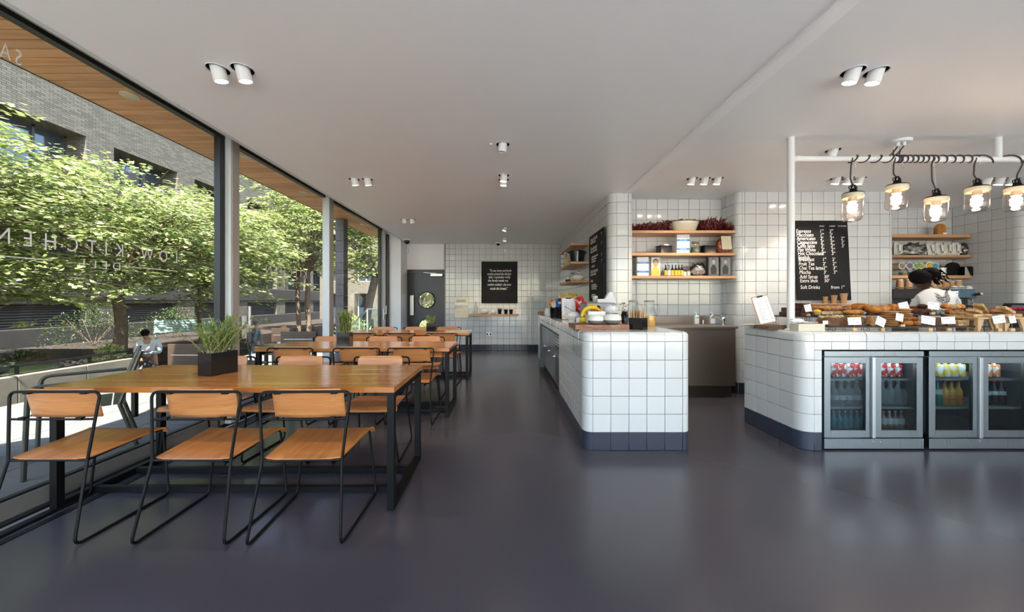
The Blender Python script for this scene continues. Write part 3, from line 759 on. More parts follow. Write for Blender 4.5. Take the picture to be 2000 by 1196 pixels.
# ================================================================== tables
def table(x0, x1, y0, y1, label):
    t = thing('long_dining_table', label, 'table', ((x0 + x1) / 2, (y0 + y1) / 2, 0), group='long oak tables by the windows')
    L, W = x1 - x0, y1 - y0; n = 4; w = W / n; H = .737
    for i in range(n):
        MB().box((0, -W / 2 + w * (i + .5), H - .0165), (L, w - .0008, .033)).build('plank', M['oak'], t, bevel=.0012)
    s = .042; fx = L / 2 - .008; fy = W / 2 - .02; zt = H - .034
    for sx in (-1, 1):
        for sy in (-1, 1):
            mb = MB().box((sx * (fx - s / 2), sy * (fy - s / 2), zt / 2), (s, s, zt)); mb.build('leg', M['black'], t, bevel=.001)
            MB().lathe([(.014, 0), (.016, .006)], (sx * (fx - s / 2), sy * (fy - s / 2), -.0), 10).build('foot', M['black_plastic'], t)
        MB().box((sx * (fx - s / 2), 0, .022), (s, 2 * fy - 2 * s, s)).build('floor_rail', M['black'], t, bevel=.001)
        MB().box((sx * (fx - s / 2), 0, zt - s / 2), (s, 2 * fy - 2 * s, s)).build('top_rail', M['black'], t, bevel=.001)
    for yy in (-.13, .13):
        MB().box((0, yy, .022), (2 * fx - 2 * s, s * .8, s * .8)).build('long_rail', M['black'], t)
    for yy in (-fy + .1, fy - .1):
        MB().box((0, yy, zt - .012), (2 * fx - 2 * s, .03, .02)).build('long_rail', M['black'], t)
    return t
TB = [(-2.70, -.645, 2.10, 2.83, 'nearest of the three long oak tables, with the large black planter'),
      (-2.66, -.585, 3.80, 4.48, 'middle one of the three long oak tables'),
      (-2.60, -.56, 5.62, 6.28, 'furthest of the three long oak tables, nearest the dark door')]
for a in TB: table(*a)

# ================================================================== chairs
def chair_proto():
    """origin on the floor under the rear feet, the seat reaches forward along +y"""
    t = thing('wire_frame_chair', '', 'chair')
    r = .0074
    mb = MB()
    # one loop: rear foot, up past the seat to the top bar and down the other side, runners forward, front legs up under the seat
    def side(s): return [(s * .205, .505, .415), (s * .250, .50, .0075), (s * .234, .0, .0075), (s * .206, .085, .405), (s * .240, .115, .757)]
    L_, R_ = side(-1), side(1)
    pts = [(-.19, .47, .415)] + L_ + R_[::-1] + [(.19, .47, .415)]
    mb.tube(pts, r, 8, fl=.035)
    mb.build('frame', M['black'], t)
    MB().tube([(-.208, .088, .403), (.208, .088, .403)], r * .9, 8).build('seat_rail', M['black'], t)
    MB().tube([(-.20, .10, .404), (-.20, .46, .424), (.20, .46, .424), (.20, .10, .404)], r * .8, 8, fl=.02).build('seat_support', M['black'], t)
    zb = .615; yb = .085 + (zb - .405) / (.757 - .405) * .03
    hw = .206 + (zb - .405) / (.757 - .405) * .036
    mb = MB().tube([(-hw, yb, zb), (-.10, yb - .004, zb), (.10, yb - .004, zb), (hw, yb, zb)], r * .85, 8)
    for s in (-1, 1):
        mb.box((s * .15, yb - .002, zb + .004), (.03, .02, .016)); mb.box((s * .15, .120, .752), (.03, .02, .016))
    mb.build('back_rail', M['black'], t)
    def seat(u, v):
        x = (u - .5) * .40 * (1 + .10 * v); y = .09 + v * .42; z = .416 + .025 * v + .012 * (abs(u - .5) * 2) ** 2 * 0
        if v > .93: z -= (v - .93) / .07 * .022
        return (x, y, z)
    vv = [0, .3, .6, .85, .93, .955, .975, .99, 1.0]
    mb = MB(); prof = []
    for v in vv:
        y = .085 + v * .425; z = .418 + .022 * v
        if v > .93: k = (v - .93) / .07; z -= .022 * k * k
        prof.append((y, z))
    prof.append((prof[-1][0] + .001, prof[-1][1] - .015))
    nu = 8; vs_ = []
    for j, (y, z) in enumerate(prof):
        w = (.200 + .040 * min(1, j / 5)) 
        for i in range(nu + 1):
            q = (i / nu - .5) * 2; xx = q * w
            yy = y + (.012 * max(0, abs(q) - .9) / .1 if j == 0 else 0)
            vs_.append((xx, yy, z - .006 * (1 - q * q)))
    fs = [(j * (nu + 1) + i, j * (nu + 1) + i + 1, (j + 1) * (nu + 1) + i + 1, (j + 1) * (nu + 1) + i) for j in range(len(prof) - 1) for i in range(nu)]
    mb.add(vs_, fs, True); mb.build('seat', M['ply'], t, solid=.011, bevel=.002, sharp=50)
    # back panel, gently curved, rounded top corners
    nu, nv = 14, 8; vs_ = []
    for j in range(nv + 1):
        v = j / nv
        for i in range(nu + 1):
            q = (i / nu - .5) * 2; w = .191
            if v > .85: w -= .018 * ((v - .85) / .15) ** 2
            x = q * w; z = .606 + v * .162; y = .152 - v * .034 + .018 * (q * q)
            vs_.append((x, y - .0, z))
    fs = [(j * (nu + 1) + i, j * (nu + 1) + i + 1, (j + 1) * (nu + 1) + i + 1, (j + 1) * (nu + 1) + i) for j in range(nv) for i in range(nu)]
    mb = MB().add(vs_, fs, True); mb.build('backrest', M['ply_back'], t, solid=.010, bevel=.002, sharp=50)
    return t
def chair_fix(vs_): return vs_
CH = []
ROWS = [('near side of the nearest table', 1.80, False, (-2.40, -1.645, -1.06), (.01, .0, .03)),
        ('far side of the nearest table', 3.22, True, (-2.40, -1.74, -1.065), (.03, -.02, .02)),
        ('near side of the middle table', 3.56, False, (-2.20, -1.515, -.96), (-.02, .01, .0)),
        ('far side of the middle table', 4.93, True, (-2.33, -1.615, -1.04), (.05, .0, -.02)),
        ('near side of the furthest table', 5.22, False, (-2.15, -1.56, -.935), (0, .02, -.01)),
        ('far side of the furthest table', 6.68, True, (-2.20, -1.61, -1.035), (.0, -.02, .02))]
proto = None
for row, y, flip, xs, rz in ROWS:
    for k, x in enumerate(xs):
        lb = 'plywood wire-frame chair, ' + ('window end, ', 'middle, ', 'aisle end, ')[k] + row
        if proto is None: proto = chair_proto(); c = proto
        else: c = dup(proto, (0, 0, 0))
        c['label'] = lb; c['group'] = 'plywood and black wire chairs at the long tables'
        c.location = (x, y, 0); c.rotation_euler = (0, 0, (PI if flip else 0) + rz[k])

# ================================================================== rosemary planters on the tables
def leaf_mat(name, c1, c2, trans=.35):
    if name in _mats: return _mats[name]
    m, nt, b = new_mat(name); N, L = nt.nodes, nt.links
    g = N.new('ShaderNodeNewGeometry'); mx = N.new('ShaderNodeMix'); mx.data_type = 'RGBA'
    mx.inputs[6].default_value = (*c1, 1); mx.inputs[7].default_value = (*c2, 1); L.new(g.outputs['Random Per Island'], mx.inputs[0])
    L.new(mx.outputs[2], b.inputs['Base Color']); b.inputs['Roughness'].default_value = .45
    tr = N.new('ShaderNodeBsdfTranslucent'); L.new(mx.outputs[2], tr.inputs[0]); ms = N.new('ShaderNodeMixShader'); ms.inputs[0].default_value = trans
    out = N['Material Output']; L.new(b.outputs[0], ms.inputs[1]); L.new(tr.outputs[0], ms.inputs[2]); L.new(ms.outputs[0], out.inputs[0])
    _mats[name] = m; return m
M['rosemary'] = leaf_mat('rosemary_needles', (.11, .19, .04), (.28, .42, .10))
M['soil'] = mat('dark_soil', (.03, .02, .015), .95, bump=.5, bscale=60)
def planter(x, y, z, w, l, h, rz, label, stems, hh, spread, flare=1.0, seed=1):
    rnd = random.Random(seed)
    t = thing('black_planter_box', label + ', holding rosemary', 'planter', (x, y, z), rz, group='black planters with rosemary on the tables')
    mb = MB(); th = .004
    mb.b2(-w / 2, w / 2, -l / 2, -l / 2 + th, 0, h); mb.b2(-w / 2, w / 2, l / 2 - th, l / 2, 0, h); mb.b2(-w / 2, -w / 2 + th, -l / 2, l / 2, 0, h); mb.b2(w / 2 - th, w / 2, -l / 2, l / 2, 0, h); mb.b2(-w / 2, w / 2, -l / 2, l / 2, 0, th)
    mb.build('box', M['black_gloss'], t, bevel=.0008)
    MB().b2(-w / 2 + th, w / 2 - th, -l / 2 + th, l / 2 - th, h - .03, h - .015).build('soil', M['soil'], t)
    p = thing('rosemary_plant', label.replace('black planter', 'rosemary bush growing in the black planter').split(',')[0] + {1: '', 2: '', 3: ''}.get(seed, ''), 'plant', (x, y, z), rz, group='rosemary bushes in the planters')
    st = MB(); lf = MB()
    for i in range(stems):
        bx, by = rnd.uniform(-.35, .35) * w, rnd.uniform(-.4, .4) * l
        a = rnd.uniform(0, 2 * PI); s = spread * rnd.uniform(.2, 1); H = hh * rnd.uniform(.55, 1)
        ex, ey = bx + math.cos(a) * s, by + math.sin(a) * s
        pts = [Vector((bx, by, h - .02)), Vector((bx + (ex - bx) * .35, by + (ey - by) * .35, h + H * .45)), Vector((ex, ey, h + H))]
        cv = [pts[0] * (1 - q) ** 2 + pts[1] * 2 * q * (1 - q) + pts[2] * q * q for q in [k / 6 for k in range(7)]]
        st.tube(cv, .0018, 5, radii=[.0024 - .0002 * k for k in range(7)])
        nn = int(H / .0045)
        for k in range(nn):
            q = rnd.uniform(.12, 1.0); c = pts[0] * (1 - q) ** 2 + pts[1] * 2 * q * (1 - q) + pts[2] * q * q
            d = (pts[1] - pts[0]) * (1 - q) + (pts[2] - pts[1]) * q; d.normalize()
            b = rnd.uniform(0, 2 * PI); o1 = d.orthogonal().normalized(); o2 = d.cross(o1)
            r_ = (o1 * math.cos(b) + o2 * math.sin(b)); v = (r_ * .75 + d * .8).normalized() * rnd.uniform(.020, .034); sd = v.cross(d).normalized() * .0021
            lf.add([c - sd, c + sd, c + v * .6 + sd * 1.2, c + v, c + v * .6 - sd * 1.2], ((0, 1, 2, 3, 4),))
    st.build('stems', mat('rosemary_stem', (.35, .30, .16), .7), p); o = lf.build('needles', M['rosemary'], p); o['kind'] = 'stuff'
planter(-1.994, 2.50, .737, .118, .185, .153, -.245, 'large black planter on the nearest table', 64, .25, .17, seed=1)
planter(-1.80, 4.05, .737, .135, .14, .148, .10, 'square black planter on the middle table', 46, .27, .055, seed=2)
planter(-1.195, 5.88, .737, .155, .155, .14, .15, 'small black planter on the furthest table', 30, .13, .06, seed=3)
# ================================================================== outside: terrace, planting bed, street, facade, trees
M['paving'] = mat('pale_stone_paving', (.115, .115, .108), .8, nscale=4, namp=.08)
M['stone'] = mat('pale_garden_stone', (.13, .118, .092), .8, nscale=6, namp=.15)
tf = sbase('terrace_paving')
MB().b2(-5.9, -2.87, -8, 9.2, -.10, -.012).build('bed_joint', mat('paving_joint', (.16, .16, .155), .9), tf)
for i in range(4):
    for j in range(22):
        x0 = -5.9 + i * .76; y0 = -3 + j * .55
        if y0 > 9: continue
        MB().b2(x0 + .003, x0 + .755, y0 + .003, y0 + .547, -.03, 0.0).build('paver', M['paving'], tf)
fo = MB().b2(-3, 14, -14, -3.1, -.1, 0).build('front_bounce_pavement', mat('bounce_pale_concrete', (.74, .73, .70), .8, nscale=2, namp=.06)); struct(fo)  # unseen ground, made very pale so it bounces sunlight onto the ceiling
gr = MB().b2(-60, 30, -40, 80, -1.4, -1.25).build('ground', mat('asphalt', (.10, .098, .09), .9, nscale=1, namp=.1)); struct(gr)
# low garden wall with capping blocks
def garden_wall(nm, x, y0, y1, z1, w, n, label):
    t = thing(nm, label, 'wall', (0, 0, 0))
    L = (y1 - y0) / n
    for k in range(n): MB().b2(x - w, x, y0 + k * L + .003, y0 + (k + 1) * L - .003, -.6, z1).build('stone_block', M['stone'], t, bevel=.006)
    return t
garden_wall('low_stone_wall', -5.92, 1.0, 3.9, .26, .30, 3, 'near low pale stone wall at the edge of the terrace')
garden_wall('low_stone_wall', -6.42, 3.95, 6.3, .25, .25, 3, 'longer low stone wall under the black handrail beside the planting bed')
t = thing('water_bowl', 'round dark raised planter bowl of low green plants in the bed at the left edge', 'planter', (-7.75, 5.0, -.08))
MB().lathe([(.75, 0), (.95, .22), (1.02, .30), (.99, .31), (.95, .27), (0, .26)], n=40, cap=False).build('bowl', mat('dark_bronze', (.03, .035, .03), .3), t)
MB().lathe([(.955, .275), (0, .28)], n=30, cap=False).build('planting', mat('pond_green', (.08, .12, .04), .6, nscale=20, namp=.6, bump=.6, bscale=40), t)
bed = MB(); bed.prism([(-13.9, -6), (-6.68, -6), (-6.68, 6.3), (-8.55, 8.25), (-13.9, 8.25)], -1.3, .14); bed.b2(-13.9, -9.85, 8.2, 30, -1.3, -.12)
struct(bed.build('planting_bed', mat('bark_mulch', (.026, .017, .012), .95, nscale=14, namp=.5, bump=1.0, bscale=30)))
pb = MB(); rnd = random.Random(5)
for k in range(1500):
    x, y = rnd.uniform(-7.9, -6.75), rnd.uniform(2.2, 8.1); s = rnd.uniform(.02, .05)
    if math.hypot(x + 7.75, y - 5.0) < 1.08 or x + y > -.45 or y > 7.6: continue
    pb.box((x, y, .145), (s, s * .8, s * .5), (rnd.uniform(-.4, .4), rnd.uniform(-.4, .4), rnd.uniform(0, 3)))
o = pb.build('pebbles', mat('pale_pebbles', (.30, .25, .19), .8, nscale=9, namp=.5)); tag(o, 'scattered pale pebbles along the edge of the planting bed', 'pebbles', kind='stuff')
t = thing('black_handrail', 'low black metal handrail on the stone wall along the planting bed', 'railing', (-6.55, 3.4, .2))
mb = MB().tube([(0, -.6, .16), (0, 2.9, .17)], .018, 8); mb.tube([(0, -.6, .05), (0, 2.9, .06)], .010, 6); mb.build('rail', M['black'], t)
for k in range(4): MB().b2(-.012, .012, k * .85 - .3, k * .85 - .27, -.02, .16).build('post', M['black'], t)

# facade -----------------------------------------------------------
def brick_mat(name, c1, c2, mortar, row=.065, br=.21):
    if name in _mats: return _mats[name]
    m, nt, b = new_mat(name); N, L = nt.nodes, nt.links
    tc = N.new('ShaderNodeTexCoord'); sp = N.new('ShaderNodeSeparateXYZ'); L.new(tc.outputs['Object'], sp.inputs[0])
    ad = N.new('ShaderNodeMath'); ad.operation = 'ADD'; L.new(sp.outputs[0], ad.inputs[0]); L.new(sp.outputs[1], ad.inputs[1])
    cb = N.new('ShaderNodeCombineXYZ'); L.new(ad.outputs[0], cb.inputs[0]); L.new(sp.outputs[2], cb.inputs[1])
    bt = N.new('ShaderNodeTexBrick'); bt.inputs['Color1'].default_value = (*c1, 1); bt.inputs['Color2'].default_value = (*c2, 1); bt.inputs['Mortar'].default_value = (*mortar, 1)
    bt.inputs['Scale'].default_value = 1; bt.inputs['Mortar Size'].default_value = .006; bt.inputs['Brick Width'].default_value = br; bt.inputs['Row Height'].default_value = row; bt.inputs['Mortar Smooth'].default_value = .1
    L.new(cb.outputs[0], bt.inputs['Vector']); L.new(bt.outputs[0], b.inputs['Base Color']); b.inputs['Roughness'].default_value = .85
    bp = N.new('ShaderNodeBump'); bp.inputs['Strength'].default_value = .6; bp.inputs['Distance'].default_value = .01; bp.invert = True; L.new(bt.outputs['Fac'], bp.inputs['Height']); L.new(bp.outputs[0], b.inputs['Normal'])
    _mats[name] = m; return m
M['brick'] = brick_mat('grey_buff_brick', (.155, .138, .105), (.088, .079, .063), (.026, .024, .021))
M['concrete'] = mat('shade_dark_concrete', (.034, .031, .029), .85, nscale=3, namp=.1)  # concrete colour darkened to carry the shade under the tree canopy
M['ext_frame'] = mat('dark_window_frame', (.05, .05, .055), .4)
M['ext_glass'] = mat('facade_window_glass', (.03, .045, .06), .04, spec=1.0, coat=1.0)
fa = thing('brick_building', 'long grey brick building across the street with deep square windows', 'building', (-14, 0, 0))
def wall_with_holes(u0, u1, z0, z1, holes, fn):
    """grid of faces over u,z leaving the holes open, plus reveals .45 deep"""
    us = sorted({u0, u1, *[h[0] for h in holes], *[h[1] for h in holes]}); zs = sorted({z0, z1, *[h[2] for h in holes], *[h[3] for h in holes]})
    mb = MB()
    for a, b in zip(us, us[1:]):
        for c, d in zip(zs, zs[1:]):
            um, zm = (a + b) / 2, (c + d) / 2
            if any(h[0] < um < h[1] and h[2] < zm < h[3] for h in holes): continue
            mb.add([fn(a, 0, c), fn(b, 0, c), fn(b, 0, d), fn(a, 0, d)], ((0, 1, 2, 3),))
    for a, b, c, d in holes:
        q = .85
        for p in (((a, c), (b, c)), ((b, c), (b, d)), ((b, d), (a, d)), ((a, d), (a, c))):
            (ua, za), (ub, zb) = p
            mb.add([fn(ua, 0, za), fn(ub, 0, zb), fn(ub, q, zb), fn(ua, q, za)], ((0, 1, 2, 3),))
    return mb
H1 = [(6.15 + 3.35 * k - 3.35 * 2, 8.65 + 3.35 * k - 6.7, 4.8, 6.75) for k in range(10)]
H2 = [(a, b, 1.98, 3.6) for a, b, _, _ in H1]; H0 = [(a, b, .42, 1.15) for a, b, _, _ in H1]; H3 = [(a, b, 8.3, 10.2) for a, b, _, _ in H1]
fn = lambda u, q, z: (-q, u, z)
wall_with_holes(-6, 32, -1.3, 12, H1 + H2 + H3 + H0, fn).build('brick_wall', M['brick'], fa)
MB().b2(-.02, .05, -6, 32, 1.28, 1.92).build('concrete_band', M['concrete'], fa)
MB().b2(-.02, .04, -6, 32, -1.3, .40).build('plinth', M['concrete'], fa)
def far_window(parent, fn_box, a, b, c, d, n=3, matf=None, shade=False):
    f = MB()
    w = .07; mf = matf or M['ext_frame']
    for k in range(n + 1):
        u = a + (b - a - w) * k / n; fn_box(f, u, u + w, c, d, .66, .76)
    fn_box(f, a, b, c, c + w, .66, .76); fn_box(f, a, b, d - w, d, .66, .76)
    fo = f.build('window', mf, parent)
    g = MB(); fn_box(g, a, b, c, d, .71, .72); g.build('pane', M['ext_glass'], fo)
def fb(m, u0, u1, z0, z1, q0, q1): m.b2(-q1, -q0, u0, u1, z0, z1)
for a, b, c, d in H1 + H2 + H3: far_window(fa, fb, a, b, c, d)
for a, b, c, d in H0:
    m = MB(); m.b2(-.3, -.28, a, b, c, d); lo = m.build('louvre_panel', mat('louvre_back', (.03, .03, .032), .5), fa)
    for k in range(9):
        m = MB(); m.box((-.22, (a + b) / 2, c + .04 + k * .08), (.06, b - a, .012), (0, .6, 0)); m.build('slat', mat('louvre_slat', (.09, .085, .085), .5), lo)
MB().b2(-6, -.5, -6, 32, 11.9, 12.1).build('roof_slab', M['concrete'], fa)

fb2 = thing('end_building', 'pale stone framed building closing the far end of the street', 'building', (0, 27, 0))
HE = [(-13.4 + 2.1 * k, -12.1 + 2.1 * k, z, z + 2.2) for k in range(7) for z in (-.4, 2.7, 6.0)]
fn2 = lambda u, q, z: (u, q, z)
wall_with_holes(-13.9, 4, -1.3, 11, HE, fn2).build('brick_wall', brick_mat('buff_stock_brick', (.12, .105, .075), (.09, .078, .06), (.05, .046, .04)), fb2)
def fbx(m, u0, u1, z0, z1, q0, q1): m.b2(u0, u1, q0, q1, z0, z1)
for a, b, c, d in HE: far_window(fb2, fbx, a, b, c, d, 2, mat('cream_window_frame', (.42, .38, .28), .5))
# block pier carrying the soffit beyond the second post
t = thing('block_pier', 'slim dark block pier outside, carrying the soffit past the second window post', 'pillar', (-3.38, 7.45, 0))
for k in range(13): MB().b2(-.085, .085, -.1, .1, k * .225 + .002, (k + 1) * .225 - .002).build('block', mat('dark_block', (.13, .125, .13), .8, var=.12, nscale=20, namp=.2), t, bevel=.004)
# glass balustrade at the head of the steps
t = thing('glass_balustrade', 'glass balustrade with a bright steel handrail outside the far window', 'railing', (0, 0, 0))
rl = [Vector((PX(x, 9.2), 9.2 + dy, PZ(y, 9.2))) for x, y, dy in ((640, 650, 1.2), (690, 622, .4), (717.5, 604, 0), (750, 604, -.1))]
MB().tube(rl, .022, 8).build('handrail', M['steel'], t)
for a, b in zip(rl, rl[1:]):
    MB().add([a - Vector((0, 0, .02)), b - Vector((0, 0, .02)), Vector((b.x, b.y, b.z - 1.2)), Vector((a.x, a.y, a.z - 1.2))], ((0, 1, 2, 3),)).build('glass_panel', glass('teal_glass', (.62, .80, .80), 1.5), t)
    MB().b2(a.x - .015, a.x + .015, a.y - .015, a.y + .015, a.z - 1.4, a.z).build('post', M['steel'], t)

# trees --------------------------------------------------------------
M['leaf_sun'] = leaf_mat('tree_leaf_highlight', (.10, .15, .025), (.45, .49, .21), .35)  # pale end of the random leaf tones carries the sunlit highlights
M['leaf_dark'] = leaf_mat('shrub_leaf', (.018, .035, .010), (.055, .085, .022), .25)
M['bark'] = mat('tree_bark', (.11, .075, .05), .9, nscale=12, namp=.3, bump=.8, bscale=25)
def leaf_cloud(centres, dirs, size, rnd, aspect=.5, droop=.25):
    """numpy: one folded four-cornered leaf at each centre"""
    n = len(centres); c = np.array(centres); d = np.array(dirs)
    d[:, 2] -= droop; d /= np.linalg.norm(d, axis=1)[:, None]
    up = np.tile(np.array([0., 0, 1.]), (n, 1)) + rnd.normal(0, .38, (n, 3)); sd = np.cross(d, up); sd /= np.linalg.norm(sd, axis=1)[:, None]
    L = (size * rnd.uniform(.7, 1.25, n))[:, None]; nr = np.cross(sd, d)
    a = c; b = c + d * L * .55 + sd * L * aspect * .5 - nr * L * .06; e = c + d * L; f = c + d * L * .55 - sd * L * aspect * .5 - nr * L * .06; m = c + d * L * .5
    V = np.stack([a, b, e, f, m], 1).reshape(-1, 3); i = np.arange(n)[:, None] * 5
    F = np.concatenate([i + [0, 1, 4], i + [1, 2, 4], i + [2, 3, 4], i + [3, 0, 4]], 1).reshape(-1, 3)
    return V, F
def np_mesh(name, V, F, m):
    me = bpy.data.meshes.new(name); me.vertices.add(len(V)); me.vertices.foreach_set('co', V.astype(np.float32).ravel())
    me.loops.add(len(F) * 3); me.loops.foreach_set('vertex_index', F.astype(np.int32).ravel())
    me.polygons.add(len(F)); me.polygons.foreach_set('loop_start', np.arange(0, len(F) * 3, 3, dtype=np.int32)); me.polygons.foreach_set('loop_total', np.full(len(F), 3, dtype=np.int32))
    me.update(calc_edges=True); me.materials.append(m); return me
def tree(x, y, z0, zc, r, rz, label, seed, trunk_r=.1, nspray=420, leaf=.11, mat_='leaf_sun', lean=(0, 0), fork=True, group='street trees beyond the glass'):
    t = thing('street_tree', label, 'tree', (x, y, z0), group=group); rnd = np.random.default_rng(seed); H = zc - z0
    top = Vector((lean[0], lean[1], H)); mb = MB()
    mb.tube([(0, 0, -.1), (.03, .02, H * .25), (top.x * .3 - .02, top.y * .3, H * .5), (top.x * .6, top.y * .6, H * .75)], trunk_r, 10, radii=[trunk_r * 1.25, trunk_r, trunk_r * .95, trunk_r * .85])
    mb.build('trunk', M['bark'], t)
    br = MB(); cen = []; dr_ = []
    base = Vector((top.x * .55, top.y * .55, H * .7))
    for k in range(nspray):
        a = rnd.uniform(0, 2 * PI); el = rnd.uniform(-.75, 1); rr = rnd.uniform(.45, 1.0) ** .6
        rr *= 1 + .22 * math.sin(3 * a + seed) + .14 * math.sin(7 * a + 2 * seed + 3 * el)
        cr = math.sqrt(max(0, 1 - el * el)) ** .8
        tip = Vector((top.x + math.cos(a) * r * rr * max(cr, .15), top.y + math.sin(a) * r * rr * max(cr, .15), H + el * rz * rr - (.28 * abs(rnd.normal()) if el < -.2 else 0)))
        if k < 26: br.tube([base, base.lerp(tip, .5) + Vector((0, 0, .12 * r)), tip], .02, 5, radii=[trunk_r * .45, trunk_r * .2, .006])
        out = Vector((math.cos(a), math.sin(a), rnd.normal(0, .12))).normalized(); ln = rnd.uniform(.45, .95) * min(1, r / 2.2)
        s = tip - out * ln * .6; side = out.cross(Vector((0, 0, 1))).normalized()
        if k % 3 == 0: br.tube([s, s + out * ln], .006, 3, caps=False)
        for q in range(26):
            f = rnd.uniform(0, 1); sg = 1 if q % 2 else -1
            w = (1 - f * .65) * .24
            p = s + out * ln * f + side * sg * rnd.uniform(0, w) + Vector((0, 0, rnd.normal(0, .035) - .10 * f * f))
            d = (out * .9 + side * sg * .6 + Vector((0, 0, rnd.normal(0, .15))))
            cen.append(p[:]); dr_.append(d[:])
    br.build('branches', M['bark'], t)
    V, F = leaf_cloud(cen, dr_, leaf, rnd)
    o = bpy.data.objects.new('foliage', np_mesh('foliage', V, F, M[mat_])); C.objects.link(o); o.parent = t; o['kind'] = 'stuff'
    return t
tree(-8.06, 7.5, .14, 2.52, 2.6, 1.30, 'broad bright green street tree whose thick trunk shows left of the first post', 11, .10, 820, .12)
tree(-8.7, 4.7, .14, 2.55, 2.3, 1.45, 'leafy tree cut by the left edge of the picture', 12, .12, 700, .12, lean=(.3, 0))
tree(-8.4, 9.9, -1.25, 2.75, 2.1, 1.2, 'thin-trunked tree just behind the broad street tree', 13, .055, 560, .12)
tree(-6.9, 12.6, -1.25, 3.75, 1.85, 1.6, 'tree with loose bright foliage in the middle of the second window bay', 14, .09, 480, .14)
tree(-5.6, 14.2, -1.25, 3.6, 2.1, 1.7, 'mossy forked tree outside the furthest window', 15, .16, 520, .15, lean=(.9, 0))
tree(-9.5, 16.5, -1.25, 3.9, 2.3, 1.7, 'distant tree before the brick facade, behind the second bay', 16, .10, 300, .16)
tree(-3.2, 19, -1.25, 2.6, 2.6, 2.2, 'distant tree seen through the round window of the dark door', 17, .14, 420, .18)
# shrubs ------------------------------------------------------------
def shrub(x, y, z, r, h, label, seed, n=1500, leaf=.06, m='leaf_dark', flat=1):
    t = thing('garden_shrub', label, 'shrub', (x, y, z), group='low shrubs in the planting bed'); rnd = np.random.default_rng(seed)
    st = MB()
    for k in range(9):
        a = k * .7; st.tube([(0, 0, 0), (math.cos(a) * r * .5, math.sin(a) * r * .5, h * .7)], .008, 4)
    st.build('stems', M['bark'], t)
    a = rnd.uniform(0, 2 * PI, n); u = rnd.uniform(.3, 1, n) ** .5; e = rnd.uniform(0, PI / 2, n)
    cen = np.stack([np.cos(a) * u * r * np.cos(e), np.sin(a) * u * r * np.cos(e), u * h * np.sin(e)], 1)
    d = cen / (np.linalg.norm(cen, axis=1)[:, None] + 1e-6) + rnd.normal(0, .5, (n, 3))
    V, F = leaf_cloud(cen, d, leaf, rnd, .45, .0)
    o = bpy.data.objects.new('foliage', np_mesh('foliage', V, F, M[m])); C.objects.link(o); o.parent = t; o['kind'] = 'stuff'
shrub(-7.2, 3.4, .14, .35, .42, 'young plant near the left edge of the picture behind the bowl', 21, 500, .07, 'leaf_sun')
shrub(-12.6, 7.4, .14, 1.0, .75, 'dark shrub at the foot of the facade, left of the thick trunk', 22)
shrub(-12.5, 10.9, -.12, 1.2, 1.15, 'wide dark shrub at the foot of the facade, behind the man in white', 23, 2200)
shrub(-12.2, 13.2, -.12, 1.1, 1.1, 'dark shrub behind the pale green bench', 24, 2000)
shrub(-6.98, 6.35, .14, .25, .3, 'small tufted plant beside the handrail', 25, 400, .07, 'leaf_sun')
shrub(-8.2, 6.1, .14, .3, .22, 'small low plant on the bare soil before the thick trunk', 26, 300, .07)
shrub(-5.0, 12.0, -1.2, 1.0, 1.9, 'sunlit bush behind the glass balustrade', 27, 1800, .10, 'leaf_sun')
shrub(-2.8, 12.6, -1.2, 1.1, 1.8, 'sunlit bush at the right end of the glass balustrade', 28, 1800, .10, 'leaf_sun')

# outdoor furniture -------------------------------------------------
def outdoor_armchair(x, y, rz, label):
    t = thing('outdoor_armchair', label, 'chair', (x, y, 0), rz, group='grey metal armchairs on the terrace')
    mt = mat('dark_olive_metal', (.06, .065, .05), .35, .4)
    for s in (-1, 1):
        MB().tube([(s * .27, -.27, 0), (s * .27, -.25, .64), (s * .27, .22, .64)], .014, 8, fl=.06).build('arm', mt, t)
        MB().tube([(s * .25, .30, 0), (s * .25, .18, .44), (s * .25, .30, .84)], .014, 8, fl=.05).build('rear_leg', mt, t)
    for k in range(6): MB().box((0, -.21 + k * .078, .44), (.5, .07, .006)).build('slat', mt, t, bevel=.002)
    for k in range(4): MB().box((0, .215 + k * .025, .56 + k * .08), (.49, .006, .07), (-.3, 0, 0)).build('slat', mt, t)
outdoor_armchair(-3.31, 2.84, -.76, 'dark metal outdoor armchair beyond the near end of the nearest table')
outdoor_armchair(-3.35, 4.55, 1.2, 'dark metal outdoor armchair behind the first window post')
def outdoor_bench(x, y, w, label):
    t = thing('outdoor_bench', label, 'bench', (x, y, 0), group='dark boarded benches on the terrace'); b = mat('dark_brown_board', (.035, .022, .016), .3, nscale=3, namp=.3)
    MB().box((0, .02, .60), (w, .03, .26)).build('back_board', b, t, bevel=.004); MB().box((0, -.22, .42), (w, .45, .04)).build('seat', b, t, bevel=.004)
    MB().box((.0, .0, .60), (w * .8, .004, .008)).build('steel_strip', M['steel'], t)
    for s in (-1, 1):
        MB().box((s * (w / 2 - .03), .02, .22), (.04, .04, .44)).build('leg', M['black'], t); MB().box((s * (w / 2 - .03), -.40, .2), (.04, .04, .40)).build('leg', M['black'], t)
outdoor_bench(-3.75, 4.25, .50, 'dark boarded outdoor bench behind the rosemary of the nearest table')
outdoor_bench(-3.45, 6.0, .60, 'dark boarded outdoor bench in the second window bay')
outdoor_bench(-4.22, 6.75, .34, 'dark outdoor bench at the feet of the walking pair')
t = thing('outdoor_table', 'outdoor pedestal table on a cast foot at the left edge of the terrace', 'table', (-3.95, 2.42, 0))
MB().lathe([(.36, .71), (.36, .73)], n=32).build('table_top', M['black'], t); MB().tube([(0, 0, .03), (0, 0, .71)], .03, 12).build('pole', M['black'], t)
